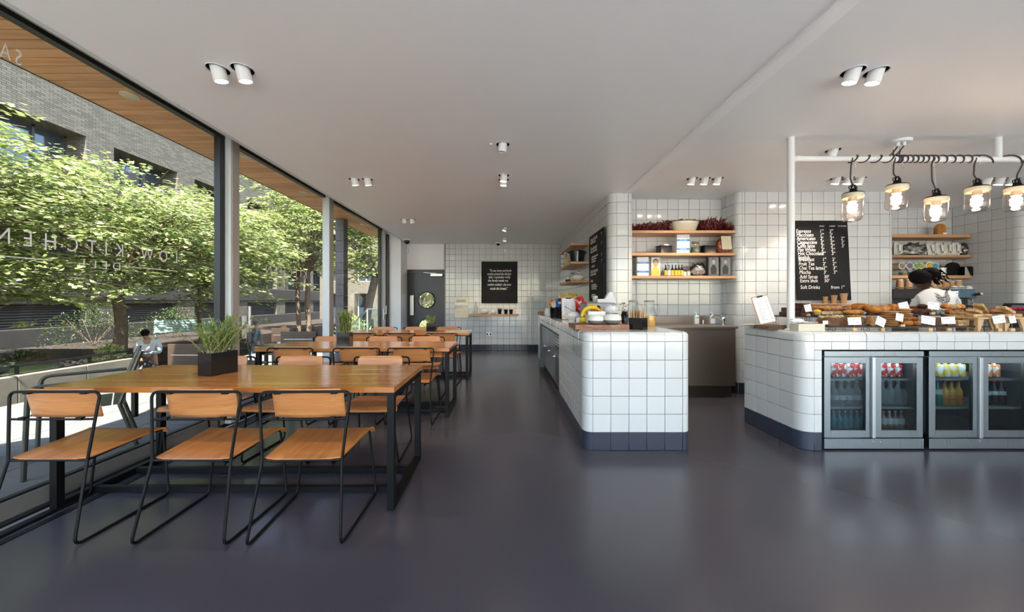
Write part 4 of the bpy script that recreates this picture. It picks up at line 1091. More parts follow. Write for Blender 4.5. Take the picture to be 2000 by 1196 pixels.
for k in range(4):
    a = k * PI / 2 + .15; MB().tube([(0, 0, .06), (math.cos(a) * .40, math.sin(a) * .40, .03)], .02, 8, flat=.5).build('foot', M['chrome'] if k == 3 else M['black'], t)
t = thing('park_bench', 'pale green slatted bench on the street beyond the planter', 'bench', (-10.3, 11.6, -.12), .75)
pg = mat('pale_green_paint', (.17, .24, .22), .6)
for k in range(5): MB().box((0, .22 + k * .012, .42 + k * .075), (1.5, .02, .055)).build('slat', pg, t)
for k in range(5): MB().box((0, -.2 + k * .09, .38), (1.5, .07, .02)).build('slat', pg, t)
for s in (-1, 1):
    MB().tube([(s * .7, -.2, 0), (s * .7, -.2, .36), (s * .7, .2, .36), (s * .7, .28, .78)], .02, 6).build('side_frame', pg, t)
    MB().tube([(s * .7, .2, .36), (s * .7, .26, 0)], .02, 6).build('leg', pg, t)
# ================================================================== bottles, cans, books: shared builders
def proto_cache():
    d = {}
    def get(k, f):
        if k not in d: d[k] = f()
        return d[k]
    return get
MESHC = {}
def cached(key, fn):
    if key not in MESHC: MESHC[key] = fn()
    return MESHC[key]
def inst(name, me, parent, loc=None):
    o = bpy.data.objects.new(name, me); C.objects.link(o)
    if parent: o.parent = parent
    if loc is not None: o.location = loc
    return o
def bottle(loc, r, h, body_m, cap_m, label_m, label, group, cat='bottle', neck=.38, name='drink_bottle', lab=(.25, .6), lab_txt=None):
    t = thing(name, label, cat, loc, random.uniform(-.3, .3), group)
    k = ('bottle', r, h, neck)
    def f():
        hs = h * (1 - neck)
        return MB().lathe([(0, 0), (r * .9, 0), (r, .006), (r, hs * .8), (r * .93, hs * .95), (r * .42, hs + h * neck * .35), (r * .34, h * .93), (r * .36, h * .95)], n=16, cap=False).mesh('body', body_m)
    inst('body', cached(k + (body_m.name,), f), t)
    inst('cap', cached(k + ('cap', cap_m.name), lambda: MB().lathe([(r * .40, h * .93), (r * .42, h * .94), (r * .42, h), (0, h)], n=12, cap=False).mesh('cap', cap_m)), t)
    if label_m: inst('paper_label', cached(k + ('lab', label_m.name), lambda: MB().lathe([(r * 1.02, h * lab[0]), (r * 1.02, h * lab[1])], n=16, cap=False).mesh('paper_label', label_m)), t)
    if lab_txt: text(lab_txt[0], lab_txt[1], (0, -r * 1.06, h * (lab[0] + lab[1]) / 2), (PI / 2, 0, 0), lab_txt[2], t, 'lettering', 'CENTER')
    return t
def can(loc, m, label, group, r=.031, h=.115):
    t = thing('drink_can', label, 'can', loc, random.uniform(-.8, .8), group)
    inst('body', cached(('can', m.name), lambda: MB().lathe([(r * .75, 0), (r, .008), (r, h - .014), (r * .82, h - .003)], n=18).mesh('body', m)), t)
    inst('lid', cached(('canlid',), lambda: MB().lathe([(r * .82, h - .003), (r * .84, h), (r * .76, h), (r * .74, h - .004), (0, h - .004)], n=18, cap=False).mesh('lid', M['chrome'])), t)
    return t
def two_tone(name, c1, c2, scale=30, thr=.5, rough=.3, metal=0.0):
    if name in _mats: return _mats[name]
    m, nt, b = new_mat(name); N, L = nt.nodes, nt.links
    tc = N.new('ShaderNodeTexCoord'); nz = N.new('ShaderNodeTexNoise'); nz.inputs['Scale'].default_value = scale; nz.inputs['Detail'].default_value = 1
    L.new(tc.outputs['Object'], nz.inputs['Vector']); cr = N.new('ShaderNodeValToRGB'); cr.color_ramp.interpolation = 'CONSTANT'
    cr.color_ramp.elements[0].color = (*c1, 1); cr.color_ramp.elements[1].position = thr; cr.color_ramp.elements[1].color = (*c2, 1)
    L.new(nz.outputs[0], cr.inputs[0]); L.new(cr.outputs[0], b.inputs['Base Color']); b.inputs['Roughness'].default_value = rough; b.inputs['Metallic'].default_value = metal
    _mats[name] = m; return m

# ================================================================== glass-door fridges under the service counter
def fridge(x0, x1, y, z0, z1, label):
    t = thing('bottle_fridge', label, 'fridge', ((x0 + x1) / 2, y, z0), group='glass-door bottle fridges'); W = x1 - x0; H = z1 - z0; D = .50; s = M['steel_v']; th = .02
    dk = mat('fridge_interior', (.05, .06, .065), .35)
    mb = MB(); mb.b2(-W / 2, -W / 2 + th, .03, D, 0, H); mb.b2(W / 2 - th, W / 2, .03, D, 0, H); mb.b2(-W / 2, W / 2, .03, D, H - th, H); mb.b2(-W / 2, W / 2, D - th, D, 0, H); mb.b2(-W / 2, W / 2, .03, D, 0, .12)
    mb.build('cabinet', dk, t)
    MB().b2(-W / 2, W / 2, -.005, .03, H - .045, H).build('top_strip', s, t, bevel=.002)
    MB().b2(-W / 2, W / 2, -.005, .03, 0, .085).build('kick_panel', s, t, bevel=.002)
    for sx in (-.03, .03): MB().tube([(sx + .015, -.012, .062), (sx + .015, .0, .062)], .006, 10).build('lock', M['chrome'], t)
    zb, zt = .092, H - .052; fw = .052
    for k, (a, b) in enumerate(((-W / 2 + .003, -.012), (.012, W / 2 - .003))):
        mb = MB(); aa, bb = (a, b)
        mb.b2(aa, aa + fw, 0, .028, zb, zt); mb.b2(bb - fw, bb, 0, .028, zb, zt); mb.b2(aa + fw, bb - fw, 0, .028, zb, zb + .06); mb.b2(aa + fw, bb - fw, 0, .028, zt - .05, zt)
        d = mb.build('door', s, t, bevel=.0015)
        MB().b2(aa + fw, bb - fw, .010, .014, zb + .06, zt - .05).build('pane', glass('fridge_glass', (.58, .64, .66), .7), d)
        if k == 0: MB().b2(bb - .014, bb + .012, -.018, 0, zb, zt).build('handle', M['steel'], d, bevel=.002)
    for z in (.305 + .01, .555):
        mb = MB(); mb.b2(-W / 2 + th, W / 2 - th, .05, .056, z, z + .016)
        for k in range(14): mb.b2(-W / 2 + th, W / 2 - th, .07 + k * .03, .074 + k * .03, z + .002, z + .006)
        mb.build('shelf', mat('shelf_wire', (.45, .50, .50), .3, .5), t)
    mb = MB().b2(-W / 2 + .05, W / 2 - .05, .06, .085, H - .088, H - .078); mb.build('strip_light', mat('fridge_led', (1, 1, 1), .5, emit=(.85, .95, 1), estr=10), t)
    return t
FX = [(2.662, 3.49, 'left glass-door bottle fridge, with red cans and blue drinks'), (3.535, 4.40, 'right glass-door bottle fridge, with yellow cans and orange juice')]
FZ0, FZ1, FY = .012, .825, 2.985
for a, b, lb in FX: fridge(a, b, FY, FZ0, FZ1, lb)
fridge(4.44, 5.27, FY, FZ0, FZ1, 'third bottle fridge, outside the right edge of the picture')
gl = mat('clear_plastic_bottle', (.30, .38, .40), .08, spec=1.0, alpha=.5)
redcan = two_tone('red_white_can', (.55, .03, .03), (.75, .75, .74), 28, .50, .25, .3); yelcan = two_tone('yellow_white_can', (.80, .55, .08), (.75, .78, .76), 26, .46, .25, .3)
orcan = two_tone('orange_white_can', (.80, .25, .06), (.80, .78, .74), 26, .5, .25, .3)
blue = mat('turquoise_drink', (.0, .22, .30), .15, spec=.8); pinkd = mat('pink_drink', (.35, .20, .22), .15, spec=.8); orj = mat('orange_drink', (.62, .34, .02), .15, spec=.8)
cola = mat('dark_cola', (.012, .008, .008), .1, spec=.8); green = mat('green_drink', (.0, .22, .14), .12, spec=.8)
wlab = mat('pale_print_label', (.55, .62, .62), .5); rcap = mat('red_cap', (.5, .04, .03), .4); bcap = mat('blue_cap', (.03, .12, .45), .4); wcap = mat('pale_cap', (.55, .60, .62), .4)
olab = mat('orange_label', (.80, .22, .06), .5); navytx = mat('navy_print', (.01, .02, .10), .5); wtx = mat('white_print', (.75, .80, .80), .5)
def row(n, x0, dx, z, fn, y=FY + .13):
    for k in range(n): fn(k, n, (x0 + dx * k, y, z))
S1, S2, S0 = .012 + .571, .012 + .331, .012 + .125
def lab_(k, n, what, where): return nth(k, n) + ' ' + what + ' ' + where
FD = 3.12
row(5, PX(1628, FD), .066, S1, lambda k, n, p: can(p, redcan if k < 4 else orcan, lab_(k, n, 'can on the top shelf,', 'left door of the left fridge'), 'red cans, left door of the left fridge'))
row(3, PX(1722, FD), .066, S1, lambda k, n, p: can(p, redcan, lab_(k, n, 'red can on the top shelf,', 'right door of the left fridge'), 'red cans, right door of the left fridge'))
row(4, PX(1626, FD), .068, S2, lambda k, n, p: bottle(p, .032, .205, gl, wcap, wlab, lab_(k, n, 'clear water bottle,', 'left door of the left fridge'), 'water bottles, left fridge', lab=(.22, .42)))
row(4, PX(1722, FD), .068, S2, lambda k, n, p: bottle(p, .032, .205, gl, wcap, None, lab_(k, n, 'clear unlabelled bottle,', 'right door of the left fridge'), 'clear bottles, left fridge'))
row(6, PX(1627, FD), .050, S0, lambda k, n, p: bottle(p, .0235, .15, blue, wcap, None, lab_(k, n, 'turquoise drink bottle,', 'bottom of the left fridge'), 'turquoise bottles, left fridge'))
row(4, PX(1724, FD), .052, S0, lambda k, n, p: bottle(p, .0235, .15, pinkd, wcap, wlab, lab_(k, n, 'pinkish drink bottle,', 'bottom of the left fridge'), 'pink bottles, left fridge'))
row(4, PX(1832, FD), .062, S1, lambda k, n, p: can(p, yelcan, lab_(k, n, 'yellow can on the top shelf', 'of the right fridge'), 'yellow cans, right fridge'))
row(2, PX(1926, FD), .066, S1, lambda k, n, p: can(p, orcan, lab_(k, n, 'orange can on the top shelf', 'of the right fridge'), 'orange cans, right fridge'))
bottle((PX(1829, FD), FY + .13, S2), .030, .205, green, bcap, wlab, 'green bottle with a blue cap in the right fridge', 'juices, right fridge', lab=(.45, .65))
row(3, PX(1843, FD), .060, S2, lambda k, n, p: bottle(p, .0285, .205, orj, rcap, olab, lab_(k, n, 'orange juice bottle', 'in the right fridge'), 'juices, right fridge', lab=(.15, .36), lab_txt=('Orangina', .0135, navytx)))
row(3, PX(1925, FD), .064, S2, lambda k, n, p: bottle(p, .028, .205, cola, rcap, wlab, lab_(k, n, 'dark cola bottle', 'in the right fridge'), 'cola bottles, right fridge', lab=(.42, .58)))

# ================================================================== steel refrigerated unit inside the island
t = thing('undercounter_fridge', 'steel undercounter fridge with three doors and a vent grille, set in the island', 'fridge', (IX0 + .03, 0, 0))
st = steel('island_fridge_steel', (.50, .53, .55), .3, (1, 60, 60))
MB().b2(.03, .45, 4.36, 6.69, .10, .815).build('cabinet', st, t)
mb = MB().b2(.05, .45, 4.36, 6.69, .0, .10); mb.build('plinth', M['black'], t)
for k in range(3):
    y0 = 4.93 + k * .58
    d = MB().b2(0, .03, y0, y0 + .565, .13, .79).build('door', st, t, bevel=.003)
    MB().tube([(0, y0 + .06, .47), (-.02, y0 + .06, .47)], .02, 12).build('handle', M['chrome'], d)
g = MB().b2(.0, .03, 4.37, 4.915, .13, .79).build('grille_panel', st, t, bevel=.003)
mb = MB()
for k in range(16): mb.b2(-.004, .004, 4.40, 4.88, .16 + k * .022, .17 + k * .022)
mb.build('louvres', mat('grille_dark', (.03, .03, .035), .4), g); MB().b2(-.006, .004, 4.41, 4.87, .64, .77).build('control_panel', M['black_gloss'], g)
mb = MB()
for k in range(4):
    for j in range(3): mb.b2(-.010, -.004, 4.50 + k * .09, 4.54 + k * .09, .655 + j * .04, .668 + j * .04)
mb.build('switches', M['steel'], g)

# ================================================================== stainless sink unit in the niche
t = thing('sink_unit', 'stainless steel sink cupboard with two doors under the chilli shelves', 'sink', (0, 4.56, 0))
X0, X1 = 1.73, 2.955
MB().b2(X0, X1, .02, .50, .155, .895).build('cabinet', M['steel_cab'], t)
MB().b2(X0, X1, .10, .48, 0, .155).build('plinth', mat('dark_plinth_steel', (.10, .08, .065), .4, .8), t)
for a, b in ((X0 + .01, 2.30), (2.305, X1 - .02)):
    MB().b2(a, b, -.0, .02, .165, .868).build('door', M['steel_cab'], t, bevel=.004)
MB().b2(X0, X1 + .012, -.02, .505, .89, .925).build('worktop', M['steel_cab'], t, bevel=.006, seg=2)
MB().b2(X0, X1 + .012, .49, .515, .925, 1.03).build('splashback', M['steel_cab'], t, bevel=.003)
def soap(x, y, lab):
    t = thing('soap_bottle', lab, 'bottle', (x, y, .926), group='pump soap bottles by the sink'); w = mat('white_soap_bottle', (.70, .74, .74), .35)
    MB().box((0, 0, .06), (.062, .045, .12), taper=.92).build('body', w, t, bevel=.008, seg=2)
    MB().tube([(0, 0, .118), (0, 0, .152)], .008, 10).build('neck', w, t); MB().tube([(0, 0, .15), (-.035, -.01, .158)], .009, 8).build('pump', w, t)
    MB().b2(-.020, .022, -.0245, -.0225, .085, .098).build('printed_label', mat('green_print', (.12, .40, .10), .5), t)
soap(PX(1360, 4.86), 4.86, 'left pump soap bottle with a green mark by the sink'); soap(PX(1391, 4.9), 4.9, 'right pump soap bottle, behind the tap')
t = thing('kitchen_tap', 'chrome mixer tap on the right of the sink', 'tap', (PX(1412, 4.8), 4.80, .925))
MB().lathe([(.028, 0), (.028, .05), (.034, .07), (.030, .10), (.012, .115), (0, .118)], n=18, cap=False).build('base', M['chrome'], t)
MB().tube([(0, 0, .05), (-.10, -.03, .11), (-.19, -.05, .125), (-.20, -.052, .095)], .012, 10, fl=.02).build('spout', M['chrome'], t)
MB().tube([(0, 0, .11), (-.02, .0, .13), (-.10, .01, .135)], .007, 8).build('lever', M['chrome'], t)
t = thing('small_jar', 'tiny steel pot between the two soap bottles', 'jar', (PX(1373, 4.9), 4.9, .926)); MB().lathe([(.014, 0), (.014, .05), (.010, .055), (0, .056)], n=12, cap=False).build('body', M['steel'], t)
# ================================================================== shelves
def shelf(name, x0, x1, y0, y1, z0, z1, label, group, axis=0):
    t = thing(name, label, 'shelf', ((x0 + x1) / 2, (y0 + y1) / 2, z0), group=group)
    m = M['shelf'] if axis == 0 else wood('oak_shelf_y', (0.46, 0.235, 0.11), (0.58, 0.32, 0.165), 0.4, 1, 1.0, 0.08)
    MB().b2((x0 - x1) / 2, (x1 - x0) / 2, (y0 - y1) / 2, (y1 - y0) / 2, 0, z1 - z0).build('board', m, t, bevel=.002)
    return t
SZ = [(2.148, 2.184), (1.847, 1.884), (1.542, 1.579)]
for (a, b), lb in zip(SZ, ('top oak shelf over the sink, under the dried chillies', 'middle oak shelf over the sink', 'bottom oak shelf over the sink, under the small bottles')):
    shelf('oak_shelf', 1.702, 3.095, 4.775, 5.085, a, b, lb, 'oak shelves over the sink')
for (a, b), lb in zip(SZ, ('top oak shelf on the centre wall beside the chalkboard', 'middle oak shelf on the centre wall, under the black pot', 'bottom oak shelf on the centre wall, under the white bowl')):
    shelf('oak_shelf', 1.085, 1.382, 5.82, 7.02, a, b, lb, 'oak shelves on the centre wall', 1)
CZ = [(2.18, 2.225), (1.885, 1.92), (1.575, 1.62)]
for (a, b), lb in zip(CZ, ('top oak shelf in the coffee corner', 'oak shelf of coffee bags in the coffee corner', 'bottom oak shelf in the coffee corner, behind the barista')):
    t = thing('oak_shelf', lb, 'shelf', (0, 0, a), group='oak shelves in the coffee corner')
    MB().prism([(5.22, 5.595), (5.22, 5.28), (6.86, 5.28), (6.94, 5.32), (6.995, 5.40), (6.995, 5.595)], 0, b - a).build('board', M['shelf'], t, bevel=.002)
shelf('oak_shelf', PX(917, 8.85), PX(1012, 8.85), 8.76, 8.935, PZ(617.5, 8.85), PZ(613.8, 8.85), 'narrow oak ledge under the quote board on the far wall', 'ledge on the far wall')
shelf('thin_wall_ledge', 3.82, PX(1655, 4.7), 4.62, 4.765, PZ(593.5, 4.65) - .012, PZ(593.5, 4.65) + .0, 'thin white ledge with tasting cups below the menu board', 'ledge below the menu')

# ================================================================== things on the shelves over the sink
NY = 4.90; z1, z2, z3 = SZ[0][1], SZ[1][1], SZ[2][1]
chm = mat('dried_chilli', (.10, .010, .010), .35, var=.3, nscale=30, namp=.5)
def chillies(x0, x1, h0, h1, label, seed, n):
    rnd = random.Random(seed); mb = MB()
    for k in range(n):
        u = rnd.random(); x = x0 + (x1 - x0) * u; hh = (h0 + (h1 - h0) * (u if seed == 1 else math.sin(PI * min(1, u * .9 + .12)))) * rnd.uniform(.3, 1)
        y = rnd.uniform(-.08, .08); a = rnd.uniform(-.9, .9) + (.3 if seed == 1 else (u - .4)); L = rnd.uniform(.07, .11)
        d = Vector((math.sin(a), rnd.uniform(-.7, .3), math.cos(a) * .75)).normalized(); p = Vector((x, y, max(.014, hh * .55)))
        e = p + d * L; e.z = max(.008, e.z)
        if k % 9 == 0: e = p + Vector((rnd.uniform(-.03, .03), -.14 - y, -.02)); e.z = rnd.uniform(-.03, .02) if False else max(.01, e.z)
        mb.tube([p - d * L * .35, p, p + (e - p) * .6 + Vector((0, 0, .008)), e], .009, 5, radii=[.003, .010, .007, .0015])
    for v in range(len(mb.v)):
        x, y, z = mb.v[v]; mb.v[v] = (min(max(x, x0 - .01), x1 + .01), y, max(z, .003))
    o = mb.build('dried_chillies', chm); o.location = (0, NY, z1); tag(o, label, 'chillies', kind='stuff')
chillies(1.72, PX(1305, NY), .06, .15, 'left heap of dark red dried chillies on the top shelf', 1, 210)
chillies(PX(1364, NY), 3.07, .05, .22, 'right heap of dark red dried chillies on the top shelf', 2, 280)
t = thing('enamel_tub', 'cream enamel tub with black handles between the chilli heaps', 'tub', (PX(1337, NY), NY, z1))
MB().lathe([(0, .004), (.135, 0), (.145, .006), (.195, .135), (.205, .138), (.200, .142), (.19, .138), (.138, .012), (0, .012)], n=32, cap=False, sy=.55).build('body', M['cream'], t)
MB().tube([(.205 * math.cos(a), .112 * math.sin(a), .140) for a in [2 * PI * k / 40 for k in range(40)]], .004, 6, closed=True).build('rim', M['black'], t)
for s in (-1, 1): MB().tube([(s * .19, -.03, .125), (s * .245, -.03, .15), (s * .245, .03, .15), (s * .19, .03, .125)], .009, 8, fl=.015).build('handle', M['black'], t)
g = mat('dried_herbs', (.22, .18, .10), .9, nscale=40, namp=.6); mb = MB(); rr = random.Random(3)
for k in range(60): mb.ball((rr.uniform(-.16, .16), rr.uniform(-.07, .07), rr.uniform(.13, .155)), rr.uniform(.01, .018), 6, 4, .3, 3, k)
o = mb.build('dried_bulbs', g); o.location = (PX(1337, NY), NY, z1); tag(o, 'dried herbs and bulbs heaped in the cream enamel tub', 'herbs', kind='stuff')

def book(x, y, z, w, h, d, kind, label, group, rz=0.0):
    """a standing book, cover facing the room"""
    t = thing('standing_book', label, 'book', (x, y, z), rz, group)
    pages = mat('book_pages', (.75, .72, .66), .8); MB().b2(-w / 2 + .003, w / 2 - .003, -d / 2 + .003, d / 2 - .003, .003, h - .003).build('pages', pages, t)
    cov = {'stripe': mat('white_cover', (.72, .73, .76), .45), 'yellow': mat('pale_cover', (.60, .60, .60), .4), 'dark': mat('charcoal_cover', (.06, .06, .065), .4)}[kind]
    mb = MB(); mb.b2(-w / 2, w / 2, -d / 2, -d / 2 + .003, 0, h); mb.b2(-w / 2, w / 2, d / 2 - .003, d / 2, 0, h); mb.b2(-w / 2, -w / 2 + .003, -d / 2, d / 2, 0, h); mb.build('cover', cov, t)
    f = -d / 2 - .001
    if kind == 'stripe':
        bl = mat('blue_band', (.02, .22, .52), .45)
        for zz in (.70, .23):
            mb = MB().b2(-w / 2 - .0004, w / 2 + .0004, f, -d / 2, h * (zz - .05), h * (zz + .05)); mb.build('blue_band', bl, t)
            text('HOME COOKING' if False else 'FOR HOME' if zz > .5 else 'COOKING', .016, (0, f - .0006, h * zz), (PI / 2, 0, 0), M['paper'], t, align='CENTER', space=1.3)
    else:
        skin = mat('printed_skin' if kind == 'yellow' else 'printed_grey', (.50, .30, .20) if kind == 'yellow' else (.45, .45, .45), .5)
        hair = mat('printed_hair', (.03, .02, .015), .5); ap = mat('printed_yellow' if kind == 'yellow' else 'printed_black_apron', (.75, .50, .04) if kind == 'yellow' else (.02, .02, .02), .5)
        bgm = mat('printed_background', (.20, .20, .20), .5)
        def disc(cx, cz, rx, rz_, m, nm, yy): MB().lathe([(0, 0), (rx, 0)], n=20, cap=False, sy=rz_ / rx).build(nm, m, t, loc=(cx, yy, cz), rot=(PI / 2, 0, 0))
        if kind == 'dark': MB().b2(-w * .38, w * .46, f + .0004, -d / 2, h * .08, h * .97).build('printed_photo', bgm, t)
        s_ = 1.0 if kind == 'yellow' else .62; cz = .68 if kind == 'yellow' else .76
        MB().prism([(-w * .42 * (1 if kind == 'yellow' else .8), h * .04), (w * .42 * (1 if kind == 'yellow' else .8), h * .04), (w * .36, h * .36), (w * .14, h * .47), (-w * .14, h * .47), (-w * .36, h * .36)] if kind == 'yellow' else
                   [(-w * .26, h * .10), (w * .26, h * .10), (w * .28, h * .42), (w * .1, h * .58), (-w * .1, h * .58), (-w * .28, h * .42)], 0, .0006, Matrix.Translation((0, f - .0002, 0)) @ Matrix.Rotation(PI / 2, 4, 'X')).build('printed_apron', ap, t)
        disc(0, h * (cz + .06), w * .29 * s_, h * .19 * s_, hair, 'printed_hair', f - .0012); disc(0, h * cz, w * .24 * s_, h * .20 * s_, skin, 'printed_face', f - .0018)
    return t
book(PX(1332.5, 4.86), 4.86, z2, .172, .255, .05, 'stripe', 'blue-banded white book standing on the middle shelf over the sink', 'books over the sink')
book(PX(1254, 4.86), 4.86, z3, .158, .255, .05, 'stripe', 'blue-banded white book at the left of the bottom shelf over the sink', 'books over the sink')
book(PX(1279, 4.86), 4.86, z3, .125, .25, .05, 'yellow', 'book with a portrait in yellow on the bottom shelf over the sink', 'books over the sink')
book(PX(1391.5, 4.86), 4.86, z3, .145, .255, .05, 'dark', 'left one of the two charcoal portrait books', 'books over the sink')
book(PX(1414.5, 4.86), 4.86, z3, .145, .255, .05, 'dark', 'right one of the two charcoal portrait books', 'books over the sink')
def tissue_box(x, y, z, label):
    t = thing('napkin_box', label, 'box', (x, y, z), .15, 'black napkin boxes over the sink')
    mb = MB(); w, d, h = .165, .12, .10
    mb.b2(-w / 2, w / 2, -d / 2, d / 2, 0, h); mb.build('body', M['black_gloss'], t, bevel=.004)
    MB().b2(-w / 2 - .018, w / 2, -d / 2 - .006, d / 2, h, h + .008).build('lid', M['black_gloss'], t, bevel=.002)
    if 'left' in label: MB().ball((.03, 0, h + .012), (.045, .03, .022), 8, 6, .5, 4, 3).build('napkin', M['paper'], t)
tissue_box(PX(1297, 4.9), 4.9, z2, 'left black napkin box with white paper on the middle shelf'); tissue_box(PX(1382, 4.9), 4.9, z2, 'right black napkin box between the herb jar and the spice bag')
def jar(x, y, z, r, h, label, group, fill=None, lid=True):
    t = thing('glass_jar', label, 'jar', (x, y, z), 0, group)
    if fill: MB().lathe([(0, .004), (r * .88, .004), (r * .88, h * .55), (0, h * .58)], n=16, cap=False).build('filling', fill, t)
    MB().lathe([(r * .9, 0), (r, .008), (r, h * .72), (r * .78, h * .82), (r * .78, h * .9)], n=20, cap=False).build('jar_wall', M['glass_obj'], t)
    if lid: MB().lathe([(r * .84, h * .88), (r * .84, h * .97), (r * .7, h), (0, h)], n=20, cap=False).build('lid', mat('jar_lid', (.28, .20, .16), .5), t)
    return t
hb = mat('green_herbs', (.16, .20, .10), .8, nscale=60, namp=.6)
jar(PX(1358.5, NY), NY, z2, .060, .165, 'lidded glass jar of green herbs on the middle shelf', 'jars over the sink', hb)
jar(PX(1337, NY), NY, z3, .028, .115, 'small glass jar right of the sauce bottles', 'jars over the sink', M['paper'])
jar(PX(1346, NY), NY + .03, z3, .036, .13, 'corked glass jar beside the clear plastic bag', 'jars over the sink', mat('salt_fill', (.6, .58, .55), .8))
t = thing('spice_bag', 'bulging clear bag of orange-red chillies with a cream label', 'bag', (PX(1414, NY), NY, z2))
rb = mat('red_spice', (.30, .055, .02), .35, nscale=25, namp=.7, coat=.6)
MB().ball((0, 0, .115), (.105, .05, .125), 18, 14, .14, 3, 2).build('bag', rb, t)
MB().sheet(lambda u, v: ((u - .5) * .135 - .01 + .02 * (1 - v), -.058 - .006 * math.sin(u * 6), .055 + v * .18), 6, 4).build('paper_label', mat('cream_label', (.62, .58, .42), .6), t, solid=.001)
sb = mat('dark_sauce_bottle', (.02, .010, .006), .1, coat=.5); yl = mat('yellow_label', (.75, .48, .07), .5)
for k, px in enumerate((1299.5, 1306, 1312.5, 1319, 1325, 1331)):
    bottle((PX(px, NY), NY - .01, z3), .0200, .155 if k != 1 else .15, sb if k != 1 else gl, M['black'], yl if k != 1 else M['paper'], nth(k, 6) + ' small dark sauce bottle on the bottom shelf' if k != 1 else 'pale bottle among the dark sauce bottles', 'sauce bottles over the sink', lab=(.08, .52), name='sauce_bottle')
pl = glass('clear_plastic_bag', (.80, .80, .80), 2.4, .12)
def plastic_bag(x, y, z, r, label, seed, group='clear plastic bags'):
    t = thing('plastic_bag', label, 'bag', (x, y, z), 0, group); MB().ball((0, 0, r[2] * .9), r, 26, 18, .55, 4.5, seed, flat=.9).build('bag', pl, t, sharp=180)
    MB().ball((0, 0, r[2] * .75), (r[0] * .8, r[1] * .8, r[2] * .7), 20, 14, .6, 6, seed + 5, flat=.9).build('contents', mat('crumpled_white_plastic', (.55, .55, .54), .25, nscale=30, namp=.5), t); return t
plastic_bag(PX(1364, NY), NY, z3, (.10, .07, .09), 'crumpled clear plastic bag on the bottom shelf over the sink', 4)

# ================================================================== on the centre wall shelves
book(PX(1098.5, 6.75), 6.75, z2, .06, .22, .03, 'stripe', 'blue-banded white book on the centre wall shelf', 'books on the centre wall')
book(PX(1105.5, 6.55), 6.55, z2, .075, .24, .03, 'yellow', 'portrait book in yellow beside the black pot', 'books on the centre wall')
t = thing('black_pot', 'glossy black enamel pot with handles on the middle centre shelf', 'pot', (1.235, 6.08, z2))
MB().lathe([(0, .004), (.105, 0), (.112, .006), (.135, .19), (.143, .195), (.138, .20), (.128, .19), (.10, .012), (0, .012)], n=28, cap=False).build('body', M['black_gloss'], t)
for s in (-1, 1): MB().tube([(s * .13, -.03, .175), (s * .165, -.03, .185), (s * .165, .03, .185), (s * .13, .03, .175)], .006, 8, fl=.012).build('handle', M['black_gloss'], t)
def round_bowl(x, y, z, r, h, label, group, fill=None, name='round_bowl'):
    t = thing(name, label, 'bowl', (x, y, z), 0, group)
    MB().lathe([(0, 0), (r * .55, 0), (r * .85, h * .2), (r, h * .5), (r * .92, h * .8), (r * .74, h * .97), (r * .70, h), (r * .68, h * .96), (r * .8, h * .75), (r * .9, h * .5), (r * .7, h * .15), (0, h * .1)], n=28, cap=False).build('body', M['white_gloss'], t)
    if fill: MB().lathe([(0, h * .80), (r * .76, h * .80)], n=20, cap=False).build('contents', fill, t)
    return t
round_bowl(1.235, 6.0, z3, .105, .095, 'white bowl of folded papers on the bottom centre shelf', 'white bowls')
mb = MB(); rr = random.Random(2)
for k in range(9): mb.box((rr.uniform(-.05, .05), rr.uniform(-.05, .05), .10 + rr.uniform(0, .03)), (.07, .05, .003), (rr.uniform(-.8, .8), rr.uniform(-.8, .8), rr.uniform(0, 3)))
o = mb.build('paper_slips', mat('lilac_paper', (.70, .68, .80), .7)); o.location = (1.235, 6.0, z3); tag(o, 'crumpled paper slips heaped in the white bowl on the centre wall', 'paper', kind='stuff')
t = thing('two_tone_vase', 'small vase, dark below and pale above, left of the paper bowl', 'vase', (1.15, 6.45, z3))
MB().lathe([(0, 0), (.035, 0), (.055, .03), (.052, .05)], n=18, cap=False).build('dark_base', mat('dark_brown_glaze', (.05, .03, .025), .2), t); MB().lathe([(.052, .05), (.035, .085), (.018, .10), (.022, .11)], n=18, cap=False).build('pale_neck', M['white_gloss'], t)
jar(1.22, 6.42, z3, .045, .17, 'tall glass jar behind the paper bowl', 'jars on the centre wall', M['paper'])

# ================================================================== ledge on the far wall and signs
LZ = PZ(613.8, 8.85) + .001
t = thing('glass_bottle', 'clear glass water bottle at the left of the far ledge', 'bottle', (PX(929, 8.85), 8.85, LZ))
MB().lathe([(0, 0), (.038, 0), (.040, .01), (.040, .16), (.018, .22), (.014, .29), (.016, .30)], n=18, cap=False).build('body', mat('pale_glass', (.62, .64, .55), .1, alpha=.7), t)
for px, r, h, lb in ((946.5, .105, .12, 'larger white bowl on the far ledge'), (963.5, .075, .09, 'smaller white bowl on the far ledge')): round_bowl(PX(px, 8.85), 8.85, LZ, r, h, lb, 'bowls on the far ledge')
for k, px in enumerate((976, 988, 998)):
    t = thing('black_cup', ('black cup with a cream rim, leftmost of the three', 'middle black cup on the far ledge', 'rightmost black cup on the far ledge')[k], 'cup', (PX(px, 8.85), 8.85, LZ), group='black cups on the far ledge')
    MB().lathe([(0, 0), (.036, 0), (.050, .115), (.046, .115), (.034, .01), (0, .01)], n=18, cap=False).build('cup_wall', M['black_gloss'], t)
    if k == 0: MB().lathe([(.0505, .115), (.053, .145), (.050, .145), (.047, .115)], n=18, cap=False).build('rim', M['kraft'], t)
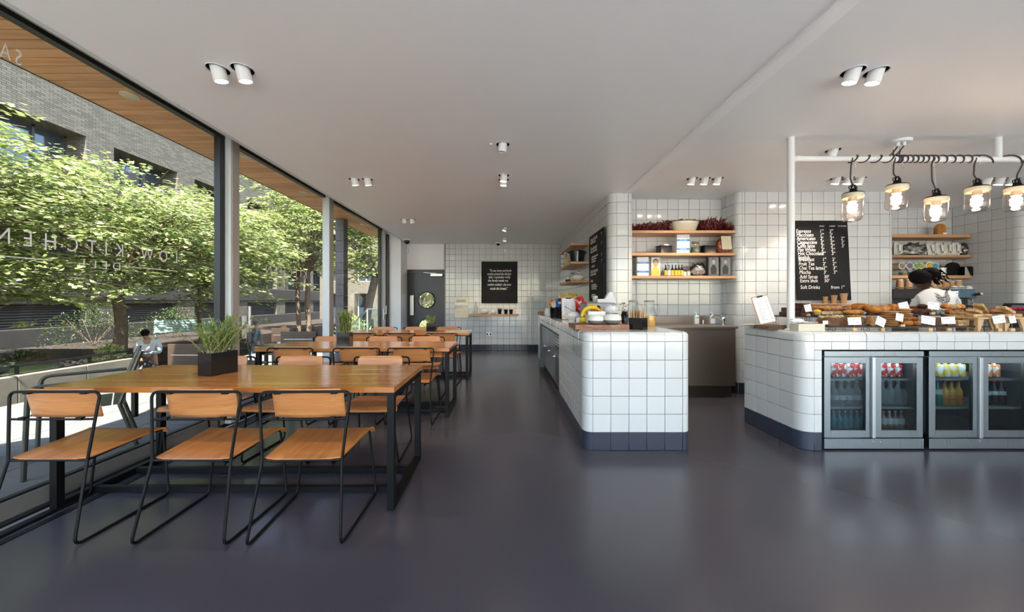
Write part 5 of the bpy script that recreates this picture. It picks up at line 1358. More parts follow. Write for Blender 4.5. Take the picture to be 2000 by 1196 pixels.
for y0, y1, lb in ((581.5, 597, 'upper brushed notice plate beside the dark door'), (602, 621, 'lower brushed notice plate beside the dark door')):
    t = thing('notice_plate', lb, 'sign', (PX(901.5, 8.92), 8.925, PZ((y0 + y1) / 2, 8.92)), group='notice plates')
    w, h = 27 * 8.92 / 700, (y1 - y0) * 8.92 / 700
    MB().b2(-w / 2, w / 2, 0, .008, -h / 2, h / 2).build('plate', mat('brushed_champagne', (.34, .31, .25), .3, .6, nscale=3, namp=.15), t, bevel=.002)
    if y0 < 590:
        for j in range(4): MB().b2(-w * .42, w * (.1 if j == 0 else .3), -.001, 0, h * (.28 - j * .13), h * (.34 - j * .13)).build('printed_line', M['paper'] if j == 0 else mat('grey_print', (.15, .14, .12), .6), t)
t = thing('wall_socket', 'steel double power socket low on the far tiled wall', 'socket', (PX(955, 8.93), 8.935, PZ(653, 8.93)))
MB().b2(-.075, .075, -.006, .004, -.045, .045).build('plate', M['steel'], t, bevel=.003)
for s in (-1, 1): MB().b2(s * .037 - .025, s * .037 + .025, -.008, -.006, -.025, .025).build('insert', M['black_plastic'], t)

# ================================================================== chalkboards
t = thing('quote_chalkboard', 'square black chalkboard with a handwritten quote on the far wall', 'chalkboard', (PX(975.5, 8.92), 8.925, 0))
w = 70.5 * 8.92 / 700 / 2; zt, zb = PZ(511, 8.92), PZ(592.8, 8.92)
MB().b2(-w, w, -.008, .01, zb, zt).build('board', M['chalkboard'], t, bevel=.001)
Q = [('"To me, home and family', 977, 529), ('revolve around the kitchen', 974.5, 535.6), ('table. I remember vividly', 975, 541.8), ('the family meals my', 972.5, 548.4), ('mother cooked - she even', 975, 556.2), ('made the bread."', 974, 564)]
for s, x, y in Q: text(s, .088, (PX(x, 8.92) - PX(975.5, 8.92), -.010, PZ(y, 8.92)), (PI / 2, 0, 0), M['chalk'], t, 'chalk_writing', 'CENTER', sx=.62 if len(s) > 20 else .72, shear=.25, offset=.0006)
t = thing('tall_food_chalkboard', 'tall narrow black chalkboard with chalk writing on the centre wall', 'chalkboard', (1.345, 0, 0))
MB().b2(-.006, .006, 4.83, 5.66, 1.237, 2.245).build('board', M['chalkboard'], t, bevel=.001)
FB = [('Soup of the day', .94, .05, 1), ('with focaccia', .895, .045, 1), ('The deli board', .80, .05, 1), ('cheese and meats', .755, .042, 1), ('grilled vegetables, olives', .67, .03, 0), ('rocket, mozzarella', .635, .03, 0), ('sourdough toast', .60, .03, 0), ('daily salads', .53, .035, 0), ('Ask us for more', .455, .05, 1), ('See you today', .41, .045, 1), ('Drinks', .31, .045, 1), ('fresh orange juice', .25, .03, 0), ('homemade lemonade', .22, .03, 0), ('iced tea of the day', .19, .03, 0), ('sparkling water', .10, .03, 0), ('still water', .07, .03, 0)]
for s, f, sz, b in FB: text(s, sz * 1.5, (-.0075, 5.56 if b else 5.50, 1.237 + f * 1.0), (PI / 2, 0, -PI / 2), M['chalk'], t, 'chalk_writing', 'LEFT', sx=.85, shear=.3)
for f in (.93, .80, .64, .56): text("7'", .06, (-.0075, 4.96, 1.237 + f), (PI / 2, 0, -PI / 2), M['chalk'], t, 'chalk_writing', shear=.3)
# the menu board leans out slightly at its foot
t = thing('drinks_menu_chalkboard', 'large black chalkboard listing coffees and prices on the tiled wall', 'chalkboard', (0, 4.748, 2.305), rot=(math.atan2(-.055, 1.05), 0, 0))
MB().b2(3.835, PX(1653, 4.755), -.008, .008, -1.055, 0).build('board', M['chalkboard'], t, bevel=.001)
for px in (1562, 1632): MB().tube([(PX(px, 4.75), 0, .0), (PX(px, 4.75), .0, .018)], .004, 6).build('hook', M['steel'], t)
def mt(s, x, y, size=.062, sx=.95): text(s, size, (PX(x, 4.735), -.0092, PZ(y, 4.735) - 2.305), (PI / 2, 0, 0), M['chalk'], t, 'chalk_writing', 'LEFT', sx=sx, shear=.12, offset=.0)
for s, x in (('SMALL', 1600), ('LARGE', 1620), ('TO SHARE', 1636)): mt(s, x, 442, .022, 1.1)
MENU = [('Espresso', 452, "1''", "2''", ''), ('Macchiato', 459.5, "1''", "2'", ''), ('Americano', 466.5, "2'", "2''", "2''"), ('Cappuccino', 474, "2'", "2''", "3'"), ('Caffe latte', 481.2, "2'", "2''", "3'"), ('Flat White', 488.8, "2'", "2''", ''), ('Hot Chocolate', 496, "2''", "3''", ''),
        ('English', 503.8, '', '', ''), ('Breakfast', 507.8, "1''", "2'", ''), ('Fruit Tea', 516.3, "2'", "2''", ''), ('Chai Tea latte', 524.6, "2''", "3''", ''), ('Mocha', 532.8, "3'", "3''", ''), ('Add Syrup', 541.6, "30'", '', ''), ('Extra shot', 549.3, "50'", '', ''), ('Soft Drinks', 562, '', "from 1''", '')]
for k, (s, y, a, b, c) in enumerate(MENU):
    dx = k * .28
    mt(s, 1554 + dx, y, .068, .82)
    if a: mt(a, 1600 + dx * 1.3, y, .06)
    if b: mt(b, (1619 if len(b) < 5 else 1612) + dx * 1.3, y, .06)
    if c: mt(c, 1640 + dx * 1.3, y, .06)

# ================================================================== coffee corner shelves
c1, c2, c3 = CZ[0][1], CZ[1][1], CZ[2][1]
t = thing('wooden_block_award', 'arched orange wooden block with a white card on the top coffee shelf', 'ornament', (PX(1835.5, 5.42), 5.42, c1))
MB().prism([(-.065, 0), (.065, 0), (.065, .12), (.045, .165), (0, .185), (-.045, .16), (-.065, .11)], -.03, .03, Matrix.Rotation(PI / 2, 4, 'X')).build('block', mat('amber_wood', (.50, .20, .035), .35, nscale=5, namp=.5), t, bevel=.004)
MB().b2(.01, .062, -.035, -.031, 0, .045).build('card', M['paper'], t)
def coffee_bag(px, y, z, w, h, tilt, label, green=True):
    t = thing('coffee_bag', label, 'bag', (PX(px, y), y, z + .0), rot=(0, tilt, 0), group='coffee bags in the coffee corner')
    m = mat('grey_white_bag', (.60, .61, .58), .4, nscale=10, namp=.1)
    MB().sheet(lambda u, v: ((u - .5) * w * (1 - .12 * v), -.035 * math.sin(PI * u) * (1 - v) ** .5 - .005, v * h), 8, 6).sheet(lambda u, v: ((.5 - u) * w * (1 - .12 * v), .035 * math.sin(PI * u) * (1 - v) ** .5 + .005, v * h), 8, 6).build('bag', m, t)
    MB().b2(-w * .2, w * .3, -.043, -.041, h * .18, h * .82).build('paper_label', mat('soft_white_label', (.72, .73, .70), .5), t)
    MB().b2(w * .12, w * .2, -.0445, -.043, h * .3, h * .75).build('green_print', mat('lime_print', (.30, .45, .10), .5), t); MB().b2(-w * .12, -w * .0, -.0445, -.043, h * .22, h * .34).build('black_print', M['black'], t)
    if green: MB().b2(-w * .45, w * .48, -.040, .03, .0, .012).build('green_base', mat('green_base', (.20, .38, .08), .5), t)
for px, lb, tl in ((1752.5, 'coffee bag half hidden at the left end of the shelf', .0), (1820, 'leftmost of the four leaning coffee bags', -.22), (1837, 'second of the four leaning coffee bags', -.14), (1851, 'third of the four leaning coffee bags', -.04), (1866.5, 'rightmost of the four leaning coffee bags', -.04), (1896, 'coffee bag at the right end of the shelf', .1)):
    coffee_bag(px, 5.42, c2, .115, .205, tl, lb)
t = thing('dark_coffee_bag', 'dark patterned bag squeezed left of the last coffee bag', 'bag', (PX(1882.5, 5.45), 5.45, c2)); MB().ball((0, 0, .10), (.05, .05, .108), 16, 12, .12, 3, 9, flat=.95).build('bag', two_tone('dark_pattern', (.04, .04, .045), (.45, .45, .45), 22, .58, .3), t)
plastic_bag(PX(1781, 5.42), 5.42, c2, (.155, .09, .10), 'large crumpled clear bag on the coffee shelf', 12, 'clear bags in the coffee corner'); plastic_bag(PX(1806, 5.44), 5.46, c2, (.06, .05, .075), 'small clear bag beside the coffee bags', 15, 'clear bags in the coffee corner')
t = thing('black_tongs', 'black tongs lying before the large clear bag', 'tongs', (PX(1783, 5.31), 5.31, c2 + .012)); MB().tube([(-.09, 0, 0), (.08, 0, 0)], .011, 8, flat=.7).build('handle', M['black'], t); MB().tube([(-.2, 0, 0), (-.09, 0, 0)], .006, 6).build('shaft', M['chrome'], t)
cols = [(.28, .20, .16), (.18, .16, .26), (.20, .36, .06), (.32, .42, .10), (.75, .45, .05), (.05, .28, .50)]
for k, (px, r) in enumerate(((1754, .052), (1768.5, .055), (1781.5, .050), (1791.5, .048), (1807, .064), (1819, .046))):
    t = thing('tea_tin', nth(k, 6) + ' round tin stacked with its picture lid facing out', 'tin', (PX(px, 5.40), 5.40, c3 + .145), group='round tins in the coffee corner')
    MB().tube([(0, -.05, 0), (0, .08, 0)], r * .93, 20).build('tin_body', M['cream'], t); MB().tube([(0, -.058, 0), (0, -.045, 0)], r, 20).build('lid_rim', M['white_gloss'], t)
    MB().tube([(0, -.061, 0), (0, -.0585, 0)], r * .78, 20).build('picture_lid', mat('lid_print_%s' % NUM[k], cols[k], .5, nscale=50, namp=.7), t)
for k, px in enumerate((1755, 1770)): jar(PX(px, 5.42), 5.36, c3, .05, .09, ('left', 'right')[k] + ' dark jar under the round tins', 'dark jars in the coffee corner', hb, False)
t = thing('tin_riser', 'low clear riser holding the round tins on the coffee shelf', 'stand', (PX(1787, 5.42), 5.44, c3))
MB().b2(-.27, .27, -.07, .07, .088, .094).build('deck', M['glass_obj'], t)
for s in (-1, 1): MB().b2(s * .26 - .003, s * .26 + .003, -.07, .07, 0, .088).build('side', M['glass_obj'], t)
for k in range(2):
    t = thing('white_tub', ('lower', 'upper')[k] + ' one of the two stacked white tubs', 'tub', (PX(1839, 5.42), 5.42, c3 + k * .062), group='stacked white tubs'); MB().lathe([(0, 0), (.046, 0), (.048, .05), (.051, .05), (.051, .06), (0, .06)], n=20, cap=False).build('tub', M['white_gloss'], t)
t = thing('black_scale_dish', 'round black dish leaning on its edge on the bottom coffee shelf', 'dish', (PX(1862, 5.42), 5.44, c3 + .105), rot=(.25, .5, 0)); MB().tube([(0, -.012, 0), (0, .012, 0)], .105, 28).build('dish', M['black'], t, bevel=.004)
t = thing('black_folder', 'black folder with a white spine leaning beside the round dish', 'folder', (PX(1890, 5.42), 5.40, c3)); MB().prism([(-.13, 0), (.10, 0), (-.02, .14), (-.10, .14)], -.05, .05, Matrix.Rotation(PI / 2, 4, 'X')).build('folder', M['black'], t, bevel=.004); MB().prism([(-.135, 0), (-.05, 0), (-.11, .13), (-.135, .13)], .0505, .052, Matrix.Rotation(PI / 2, 4, 'X')).build('paper', mat('grey_spine', (.35, .34, .32), .6), t)
# ================================================================== white pipe frame with jar lamps
PY = 3.20; PIZ = PZ(310.5, 3.2)
t = thing('white_pipe_frame', 'white pipe frame standing on the service counter and hung from the ceiling', 'pipe frame', (0, PY, 0))
px_ = PX(1544.5, PY)
MB().tube([(px_, 0, TOPZ), (px_, 0, ZR)], .0285, 20).build('post', M['white_metal'], t)
MB().lathe([(.045, TOPZ), (.045, TOPZ + .008), (.03, TOPZ + .012)], (px_, 0, 0), 24).build('floor_flange', M['white_metal'], t)
MB().tube([(px_, 0, PIZ), (5.3, 0, PIZ - .01)], .0245, 18).build('crossbar', M['white_metal'], t)
MB().tube([(PX(1948.5, PY), 0, PIZ), (PX(1948.5, PY), 0, ZR)], .0265, 18).build('drop_post', M['white_metal'], t)
MB().tube([(PX(1985, PY), 0, PIZ), (PX(1999, PY), 0, PIZ)], .030, 18).build('coupling', M['white_metal'], t)
for q in (px_ + .03,): MB().tube([(q, 0, PIZ), (q + .04, 0, PIZ)], .029, 18).build('coupling', M['white_metal'], t)
rose_d = (ZR - EYE) * F_PX / (CYP - 276); RXc = PX(1756, rose_d)
t = thing('ceiling_rose', 'round white ceiling rose feeding the jar lamp cables', 'ceiling rose', (RXc, rose_d, ZR))
MB().lathe([(.085, 0), (.085, -.018), (.078, -.026), (0, -.028)], n=28, cap=False).build('plate', M['white_metal'], t)
grip = [(-.045, -.03), (-.005, -.045), (.04, .02), (.0, .045)]
for gx, gy_ in grip: MB().tube([(gx, gy_, -.025), (gx, gy_, -.062)], .013, 10).build('cable_grip', M['white_metal'], t)
cab = mat('dark_grey_cable', (.045, .04, .04), .6)
LP = [(1666, 378, 433, 1660, 1671), (1752, 362, 411, 1743, 1763), (1829, 386, 434, 1817, 1824), (1909, 366, 414, 1900, 1913), (1986, 366, 413, 1993, 2003)]
ORDS = ['leftmost', 'second from the left', 'middle', 'fourth from the left', 'rightmost, cut by the picture edge,']
for k, (x, yt, yb, xc, xr) in enumerate(LP):
    X = PX(x, PY); zt = PZ(yt, PY); zb = PZ(yb, PY); h = zt - zb
    t = thing('jar_pendant_lamp', 'lit glass jar pendant, ' + ORDS[k] + ' of the five on the pipe', 'lamp', (X, PY, zt), rz_ if False else 0, 'glass jar pendant lamps')
    tl = (.0, .06, 0); r = .073
    MB().lathe([(r * 1.02, -.006), (r * 1.04, -.008), (r * 1.04, -.034), (r * .98, -.044)], n=28, cap=False).build('ceramic_collar', M['cream'], t, rot=tl)
    MB().lathe([(r * 1.06, -.006), (r * .95, .004), (.030, .016), (.022, .040), (0, .042)], n=24, cap=False).build('iron_cap', M['black'], t, rot=tl)
    MB().tube([(.018 * math.cos(a), 0, .055 + .022 * math.sin(a)) for a in [2 * PI * j / 16 for j in range(16)]], .0065, 8, closed=True).build('hook_ring', M['black'], t, rot=tl)
    for s in (-1, 1): MB().tube([(s * .022, 0, .045 + .017 * math.sin(a)) if False else (s * .024 + .012 * math.cos(a), .004, .052 + .014 * math.sin(a)) for a in [2 * PI * j / 12 for j in range(12)]], .004, 6, closed=True).build('cable_lug', M['black'], t, rot=tl)
    hh = h + .0
    MB().lathe([(r * .97, -.040), (r, -.06), (r, -hh + .05), (r * .93, -hh + .022), (r * .70, -hh + .005), (r * .35, -hh), (0, -hh)], n=28, cap=False).build('jar', M['lamp_glass'], t, rot=tl)
    MB().lathe([(.030, -.035), (.032, -.075), (.026, -.08)], n=16).build('bulb_holder', M['cream'], t, rot=tl)
    MB().ball((0, 0, -.112), (.036, .036, .026), 16, 10).build('bulb', M['bulb'], t, rot=tl)
    # cable from the pipe, and a thin steel safety line
    z0 = PIZ - zt
    MB().tube([(PX(xc, PY) - X, -.026, z0 - .0), (PX(xc, PY) - X, -.01, z0 - .06), (PX((xc + x) / 2, PY) - X, .01, z0 * .45), (.0, 0, .06)], .0055, 8, fl=.06).build('cable', cab, t)
    MB().tube([(PX(xr, PY) - X, 0, z0 - .02), (PX(xr, PY) - X, 0, z0 - .055)], .003, 5).build('safety_clip', M['chrome'], t)
    MB().box((PX(xr, PY) - X, 0, z0 - .065), (.014, .008, .024)).build('safety_clip', M['chrome'], t)
    MB().tube([(PX(xr, PY) - X, 0, z0 - .07), (0, 0, .07)], .0009, 4).build('steel_wire', M['steel'], t)
# cables winding round the pipe
t = thing('wound_cable', 'grey cables wound in loose spirals round the white pipe', 'cable', (0, PY, PIZ))
def spiral(xa, xb, turns, ph=0):
    n = int(turns * 14); return [(xa + (xb - xa) * i / n, .031 * math.cos(ph + 2 * PI * turns * i / n), .031 * math.sin(ph + 2 * PI * turns * i / n)) for i in range(n + 1)]
for xa, xb, tn in ((1744, 1660, 3.6), (1754, 1820, 6.5), (1822, 1906, 5.2), (1912, 2001, 1.6), (1750, 1760, 2.2)):
    MB().tube(spiral(PX(xa, PY), PX(xb, PY), tn, PI / 2), .0055, 7).build('cable_turns', cab, t)
for (gx, gy_), xe in zip(grip, (1738, 1748, 1757, 1747)):
    a = Vector((RXc + gx, rose_d - PY + gy_, ZR - PIZ - .06)); b = Vector((PX(xe, PY), 0, .031))
    MB().tube([a, a.lerp(b, .5) + Vector((.012, .02, -.01)), b], .0055, 7, fl=.05).build('cable_drop', cab, t)
# ================================================================== things on the island
T0 = TOPZ + .0005
t = thing('chopping_board', 'thick reddish wooden chopping board at the near end of the island', 'board', (0, 0, T0))
bx0_, bx1_ = PX(1123, 3.24), PX(1228, 3.24)
n = 6
for k in range(n):
    MB().b2(bx0_ + (bx1_ - bx0_) * k / n, bx0_ + (bx1_ - bx0_) * (k + 1) / n - .0006, 3.22, 3.56, 0, .042).build('stave', M['board_wood'] if k not in (4,) else wood('brown_board', (.22, .12, .06), (.33, .19, .10), .4, 1, 2.0), t, bevel=.001)
TB_ = T0 + .0425
def salt_bowl(x, y, r, label):
    t = thing('salt_bowl', label, 'bowl', (x, y, TB_), 0, 'round salt bowls on the chopping board'); h = r * 1.16
    mb = MB().lathe([(r * .45, 0), (r * .78, h * .10), (r * .96, h * .30), (r, h * .52)], n=32, cap=False)
    mb.lathe([(0, 0), (r * .45, 0)], n=32, cap=False); mb.build('lower_body', mat('grey_glaze', (.17, .18, .17), .25, nscale=4, namp=.2), t)
    MB().lathe([(r * .985, h * .40), (r, h * .52), (r * .95, h * .76), (r * .78, h * .94), (r * .66, h), (r * .60, h * .97), (r * .62, h * .80)], n=32, cap=False).build('upper_body', M['white_gloss'], t)
salt_bowl(PX(1164.5, 3.32), 3.34, .074, 'left of the two round white salt bowls on the chopping board'); salt_bowl(PX(1197.5, 3.32), 3.34, .082, 'right of the two round white salt bowls on the chopping board')
t = thing('serving_tongs', 'pair of steel serving spoons lying against the chopping board', 'cutlery', (0, 3.19, T0))
for p in ([PX(1140, 3.18), .0, .036], [PX(1191, 3.18), .0, .036]):
    e = Vector((PX(1172, 3.18), -.03, .006)); p = Vector(p)
    MB().tube([p, p.lerp(e, .35), e], .004, 8, radii=[.010, .004, .004], flat=.5).build('spoon', M['chrome'], t)
t = thing('black_caddy', 'square black metal caddy of tan wooden sticks at the island corner', 'caddy', (PX(1247, 3.26), 3.27, T0), PI / 4 + .05)
w = .125; h = .105; mb = MB()
for a in range(4):
    R = Matrix.Rotation(a * PI / 2, 4, 'Z'); mb.add([R @ Vector(p) for p in ((-w / 2, -w / 2, 0), (w / 2, -w / 2, 0), (w / 2, -w / 2, h), (-w / 2, -w / 2, h), (-w / 2 + .003, -w / 2 + .003, h), (w / 2 - .003, -w / 2 + .003, h), (w / 2 - .003, -w / 2 + .003, .003), (-w / 2 + .003, -w / 2 + .003, .003))], ((0, 1, 2, 3), (3, 2, 5, 4), (4, 5, 6, 7)))
mb.b2(-w / 2, w / 2, -w / 2, w / 2, 0, .003); mb.build('box', M['black_gloss'], t); MB().b2(.0, .002, -w / 2 + .003, w / 2 - .003, .003, h).build('divider', M['black_gloss'], t)
MB().tube([(w / 2, -.03, h * .5), (w / 2 + .02, 0, h * .45), (w / 2, .03, h * .5)], .008, 8).build('side_handle', M['black_gloss'], t)
stm = mat('tan_stick', (.58, .40, .24), .6, var=.12)
ss = MB().box((0, 0, .086), (.012, .0018, .168)).mesh('wooden_stick', stm); rr = random.Random(8)
for k in range(64):
    b = 0 if k < 32 else 1
    x = (-.03 if b == 0 else .03) + rr.uniform(-.022, .022); y = rr.uniform(-.05, .05)
    o = bpy.data.objects.new('wooden_stick', ss); C.objects.link(o)
    ca, sa = math.cos(PI / 4 + .05), math.sin(PI / 4 + .05)
    o.location = (PX(1247, 3.26) + x * ca - y * sa, 3.27 + x * sa + y * ca, T0 + .004); o.rotation_euler = (y * -1.6 * .5, x * 3.0 * .5, PI / 4 + .05 + rr.uniform(-.4, .4))
    tag(o, 'flat tan wooden stirring stick standing in the black caddy', 'stick', 'stirring sticks in the black caddy')
t = thing('white_fruit_box', 'plain white box of fruit behind the left salt bowl', 'box', (PX(1163, 3.46), 3.47, TB_))
w, d, h = .17, .13, .115; mb = MB(); mb.b2(-w / 2, w / 2, -d / 2, -d / 2 + .003, 0, h); mb.b2(-w / 2, w / 2, d / 2 - .003, d / 2, 0, h); mb.b2(-w / 2, -w / 2 + .003, -d / 2, d / 2, 0, h); mb.b2(w / 2 - .003, w / 2, -d / 2, d / 2, 0, h); mb.b2(-w / 2, w / 2, -d / 2, d / 2, 0, .003); mb.build('box', M['paper'], t)
bn = mat('banana_skin', (.78, .52, .03), .45, nscale=12, namp=.18); org = mat('orange_peel', (.80, .27, .02), .45, bump=.3, bscale=120)
ft = TB_ + .10
for k in range(5):
    t = thing('banana', nth(k, 5, 'left') + ' banana of the bunch in the white box', 'banana', (PX(1156, 3.44) + .010 * k - .02, 3.42 + .022 * k, ft), group='bananas in the white box')
    pts = [(-.085 + .008 * k, 0, -.03 + .004 * k), (-.06, 0, .03), (-.01, 0, .055 + .004 * k), (.045, 0, .052), (.085, 0, .030)]
    cv = fillet(pts, .05, 4); nn = len(cv); MB().tube(cv, .02, 8, radii=[.007 + .012 * math.sin(PI * min(1, (i + 1) / nn * 1.05)) ** .5 for i in range(nn)]).build('skin', bn, t); MB().tube([cv[-1], cv[-1] + Vector((.022, 0, .004))], .004, 6).build('stem', mat('banana_stem', (.30, .32, .06), .6), t)
for k, (dx, dy, dz) in enumerate(((.045, -.02, .010), (.052, .03, .012), (-.01, .03, .01))):
    t = thing('orange', ('front orange at the right of the white fruit box', 'rear orange at the right of the white fruit box', 'orange under the bananas in the white box')[k], 'orange', (PX(1163, 3.46) + dx, 3.47 + dy, ft + dz), group='oranges in the white box'); MB().ball((0, 0, 0), .030, 16, 10).build('peel', org, t)
t = thing('plum', 'dark plum resting on the oranges', 'plum', (PX(1163, 3.46) + .035, 3.49, ft + .048)); MB().ball((0, 0, 0), .024, 14, 9).build('skin', mat('plum_skin', (.03, .015, .02), .3), t)
lm = mat('lemon_skin', (.72, .55, .04), .4, bump=.3, bscale=90)
for k, (px, d_, z) in enumerate(((1138, 3.52, .034), (1142, 3.60, .034), (1134, 3.60, .03))):
    t = thing('lemon', ('front lemon left of the white fruit box', 'rear lemon left of the white fruit box', 'lemon at the left edge of the chopping board')[k], 'lemon', (PX(px, d_), d_ - .02, T0 + .0425 + z if d_ < 3.55 else T0 + z + .002), group='lemons on the island'); MB().ball((0, 0, 0), (.034, .030, .032), 16, 10).ball((.034, 0, 0), .008, 8, 6).build('skin', lm, t)
t = thing('small_menu_stand', 'little black framed menu stand beside the lemons', 'stand', (PX(1131, 3.75), 3.78, T0)); MB().b2(-.03, .03, 0, .006, 0, .09).build('frame', M['black'], t); MB().b2(-.025, .025, -.001, 0, .005, .085).build('card', M['paper'], t)
t = thing('napkin_pot', 'low black pot with a white crumpled napkin behind the right salt bowl', 'pot', (PX(1194, 3.75), 3.78, T0))
MB().lathe([(0, 0), (.06, 0), (.075, .13), (.07, .13), (.055, .01), (0, .01)], n=24, cap=False).build('body', M['black_gloss'], t); MB().ball((0, 0, .165), (.078, .06, .05), 22, 14, .35, 4, 6).build('napkin', M['paper'], t)
def jug(px, d_, r, h, label, fill=None, fh=.3):
    t = thing('glass_jug', label, 'jug', (PX(px, d_), d_, T0), 0, 'glass jugs on the island')
    MB().lathe([(0, .004), (r * .9, .004), (r, .02), (r, h * .55), (r * .75, h * .78), (r * .72, h * .92), (r * .8, h)], n=24, cap=False).build('jug_wall', M['glass_obj'], t)
    if fill: MB().lathe([(0, .006), (r * .85, .006), (r * .93, .02), (r * .93, h * fh), (0, h * fh)], n=20, cap=False).build('drink', fill, t)
    MB().tube([(r * .7, 0, h * .92), (r * 1.5, 0, h * .88), (r * 1.55, 0, h * .5), (r * .95, 0, h * .42)], .006, 8, fl=.02).build('handle', M['glass_obj'], t)
    MB().lathe([(r * .78, h), (r * .80, h + .006), (r * .70, h + .012), (0, h + .012)], n=20, cap=False).build('lid', M['steel'], t)
jug(1237, 3.85, .062, .25, 'left glass jug behind the black caddy'); jug(1268, 3.62, .064, .25, 'right glass jug with orange drink in its foot', mat('orange_squash', (.75, .42, .10), .2), .42)
for k, (px, hh, m) in enumerate(((1207, .18, 'green'), (1221, .20, 'dark'))):
    t = thing('herb_pot' if k else 'olive_jar', ('small glass jar of pale olives between napkin pot and herb pot', 'dark little pot of green herbs beside the left jug')[k], 'jar' if k == 0 else 'plant', (PX(px, 4.0), 4.02, T0))
    MB().lathe([(0, 0), (.034, 0), (.038, hh * .55), (.032, hh * .6), (.030, hh * .7)], n=18, cap=False).build('vessel', M['glass_obj'] if k == 0 else M['black_gloss'], t)
    if k == 0: MB().lathe([(0, .004), (.033, .004), (.034, hh * .5), (0, hh * .5)], n=16, cap=False).build('olives', mat('pale_olive', (.50, .50, .30), .4, nscale=50, namp=.4), t)
    mb = MB(); rr = random.Random(k)
    for j in range(70 if k else 24):
        c_ = Vector((rr.uniform(-.03, .03), rr.uniform(-.03, .03), hh * .62 + rr.uniform(0, .11))); d_ = Vector((rr.uniform(-1, 1), rr.uniform(-1, 1), rr.uniform(-.2, 1))).normalized() * .022; s_ = d_.orthogonal().normalized() * .006
        mb.add([c_, c_ + d_ * .5 + s_, c_ + d_, c_ + d_ * .5 - s_], ((0, 1, 2, 3),))
    o = mb.build('leaves', M['rosemary'] if k == 0 else M['leaf_dark'], t)
t = thing('steel_display_box', 'low grey steel box on the island under the tall chalkboard', 'box', (1.16, 4.45, T0)); MB().b2(-.17, .17, -.15, .25, 0, .235).build('body', mat('grey_metal_box', (.22, .21, .22), .4, .5), t, bevel=.008, seg=2)
t = thing('white_card_stand', 'folded white paper stand on the grey steel box', 'sign', (PX(1186, 4.5), 4.42, T0 + .237)); MB().prism([(-.085, 0), (.075, 0), (.035, .13), (-.005, .13)], -.04, .04, Matrix.Rotation(PI / 2, 4, 'X')).build('card', M['paper'], t); MB().b2(-.155, -.03, -.05, -.03, 0, .045).build('front_card', M['paper'], t)
t = thing('drinking_glass', 'upright drinking glass on the grey steel box', 'glass', (PX(1161.5, 4.5), 4.48, T0 + .237)); MB().lathe([(0, 0), (.028, 0), (.034, .085), (.032, .085), (.026, .006), (0, .006)], n=20, cap=False).build('glass_wall', mat('frosted_tumbler', (.6, .63, .62), .1, alpha=.55), t)
t = thing('standing_clipboard', 'clipboard with a printed sheet standing on the island', 'clipboard', (PX(1112, 4.9), 4.93, T0), 0, 'clipboards with printed menus', rot=(-.12, 0, 0))
def clipboard(t, w, h):
    MB().b2(-w / 2, w / 2, 0, .005, 0, h).build('board', wood('clip_board', (.50, .26, .13), (.60, .34, .18), .5, 2, 2), t, bevel=.002); MB().b2(-w * .45, w * .46, -.002, -.0003, .01, h * .97).build('sheet', M['paper'], t)
    mb = MB(); 
    for k in range(16): mb.b2(-w * .3, w * (-.1 if k % 3 else .05), -.0026, -.0021, h * (.15 + .042 * k), h * (.156 + .042 * k)); mb.b2(w * .25, w * .33, -.0026, -.0021, h * (.15 + .042 * k), h * (.156 + .042 * k))
    mb.build('printed_lines', mat('grey_print', (.15, .14, .12), .6), t)
    MB().b2(-w * .17, w * .17, -.010, .010, h * .95, h * 1.0).build('clip', M['black'], t, bevel=.002); MB().tube([(-w * .08, 0, h), (-w * .05, .0, h * 1.06), (w * .05, 0, h * 1.06), (w * .08, 0, h)], .002, 6).build('clip_wire', M['chrome'], t)
clipboard(t, .20, .305)
t = thing('upturned_white_bowl', 'white bowl leaning upside down on the footed white dish', 'bowl', (PX(1121, 4.55), 4.58, T0 + .075)); MB().ball((0, 0, 0), (.085, .085, .055), 24, 12, flat=.2).build('body', M['white_gloss'], t)
t = thing('footed_white_dish', 'footed white dish with a steel utensil on the island', 'dish', (PX(1117, 4.4), 4.42, T0)); MB().lathe([(.05, 0), (.035, .015), (.05, .03), (.11, .06), (.125, .075), (.118, .075), (.05, .038), (0, .034)], n=28, cap=False).build('body', M['white_gloss'], t)
MB().tube([(-.09, -.02, .19), (0, -.03, .14), (.10, -.03, .12)], .006, 8, radii=[.012, .006, .004], flat=.4).build('utensil', mat('dark_steel', (.12, .12, .12), .3, .8), t)
def bucket(px, d_, r, h, label):
    t = thing('snack_pot', label, 'pot', (PX(px, d_), d_, T0), 0, 'black snack pots'); MB().lathe([(0, 0), (r * .8, 0), (r, h * .9), (r * 1.12, h), (r * .98, h), (r * .78, .006), (0, .006)], n=24, cap=False).build('body', M['black_gloss'], t)
bucket(1083, 5.45, .072, .17, 'left black pot of wrapped snacks'); bucket(1094, 5.25, .072, .165, 'right black pot of wrapped snacks'); bucket(1134, 4.95, .075, .12, 'black pot under the red crisp packets')
def packet(px, d_, z, w, h, rot, m, label, group):
    t = thing('snack_packet', label, 'packet', (PX(px, d_), d_, z), group=group, rot=rot)
    f = lambda s: (lambda u, v: ((u - .5) * w, s * (.03 * math.sin(PI * u) * math.sin(PI * v) ** .6 + .001), (v - .5) * h))
    MB().sheet(f(-1), 8, 8).sheet(lambda u, v: f(1)(1 - u, v), 8, 8).build('wrapper', m, t)
    MB().ball((0, -.03, .01), (w * .22, .004, h * .12), 10, 6).build('printed_mark', mat('pale_print', (.72, .68, .66), .5), t)
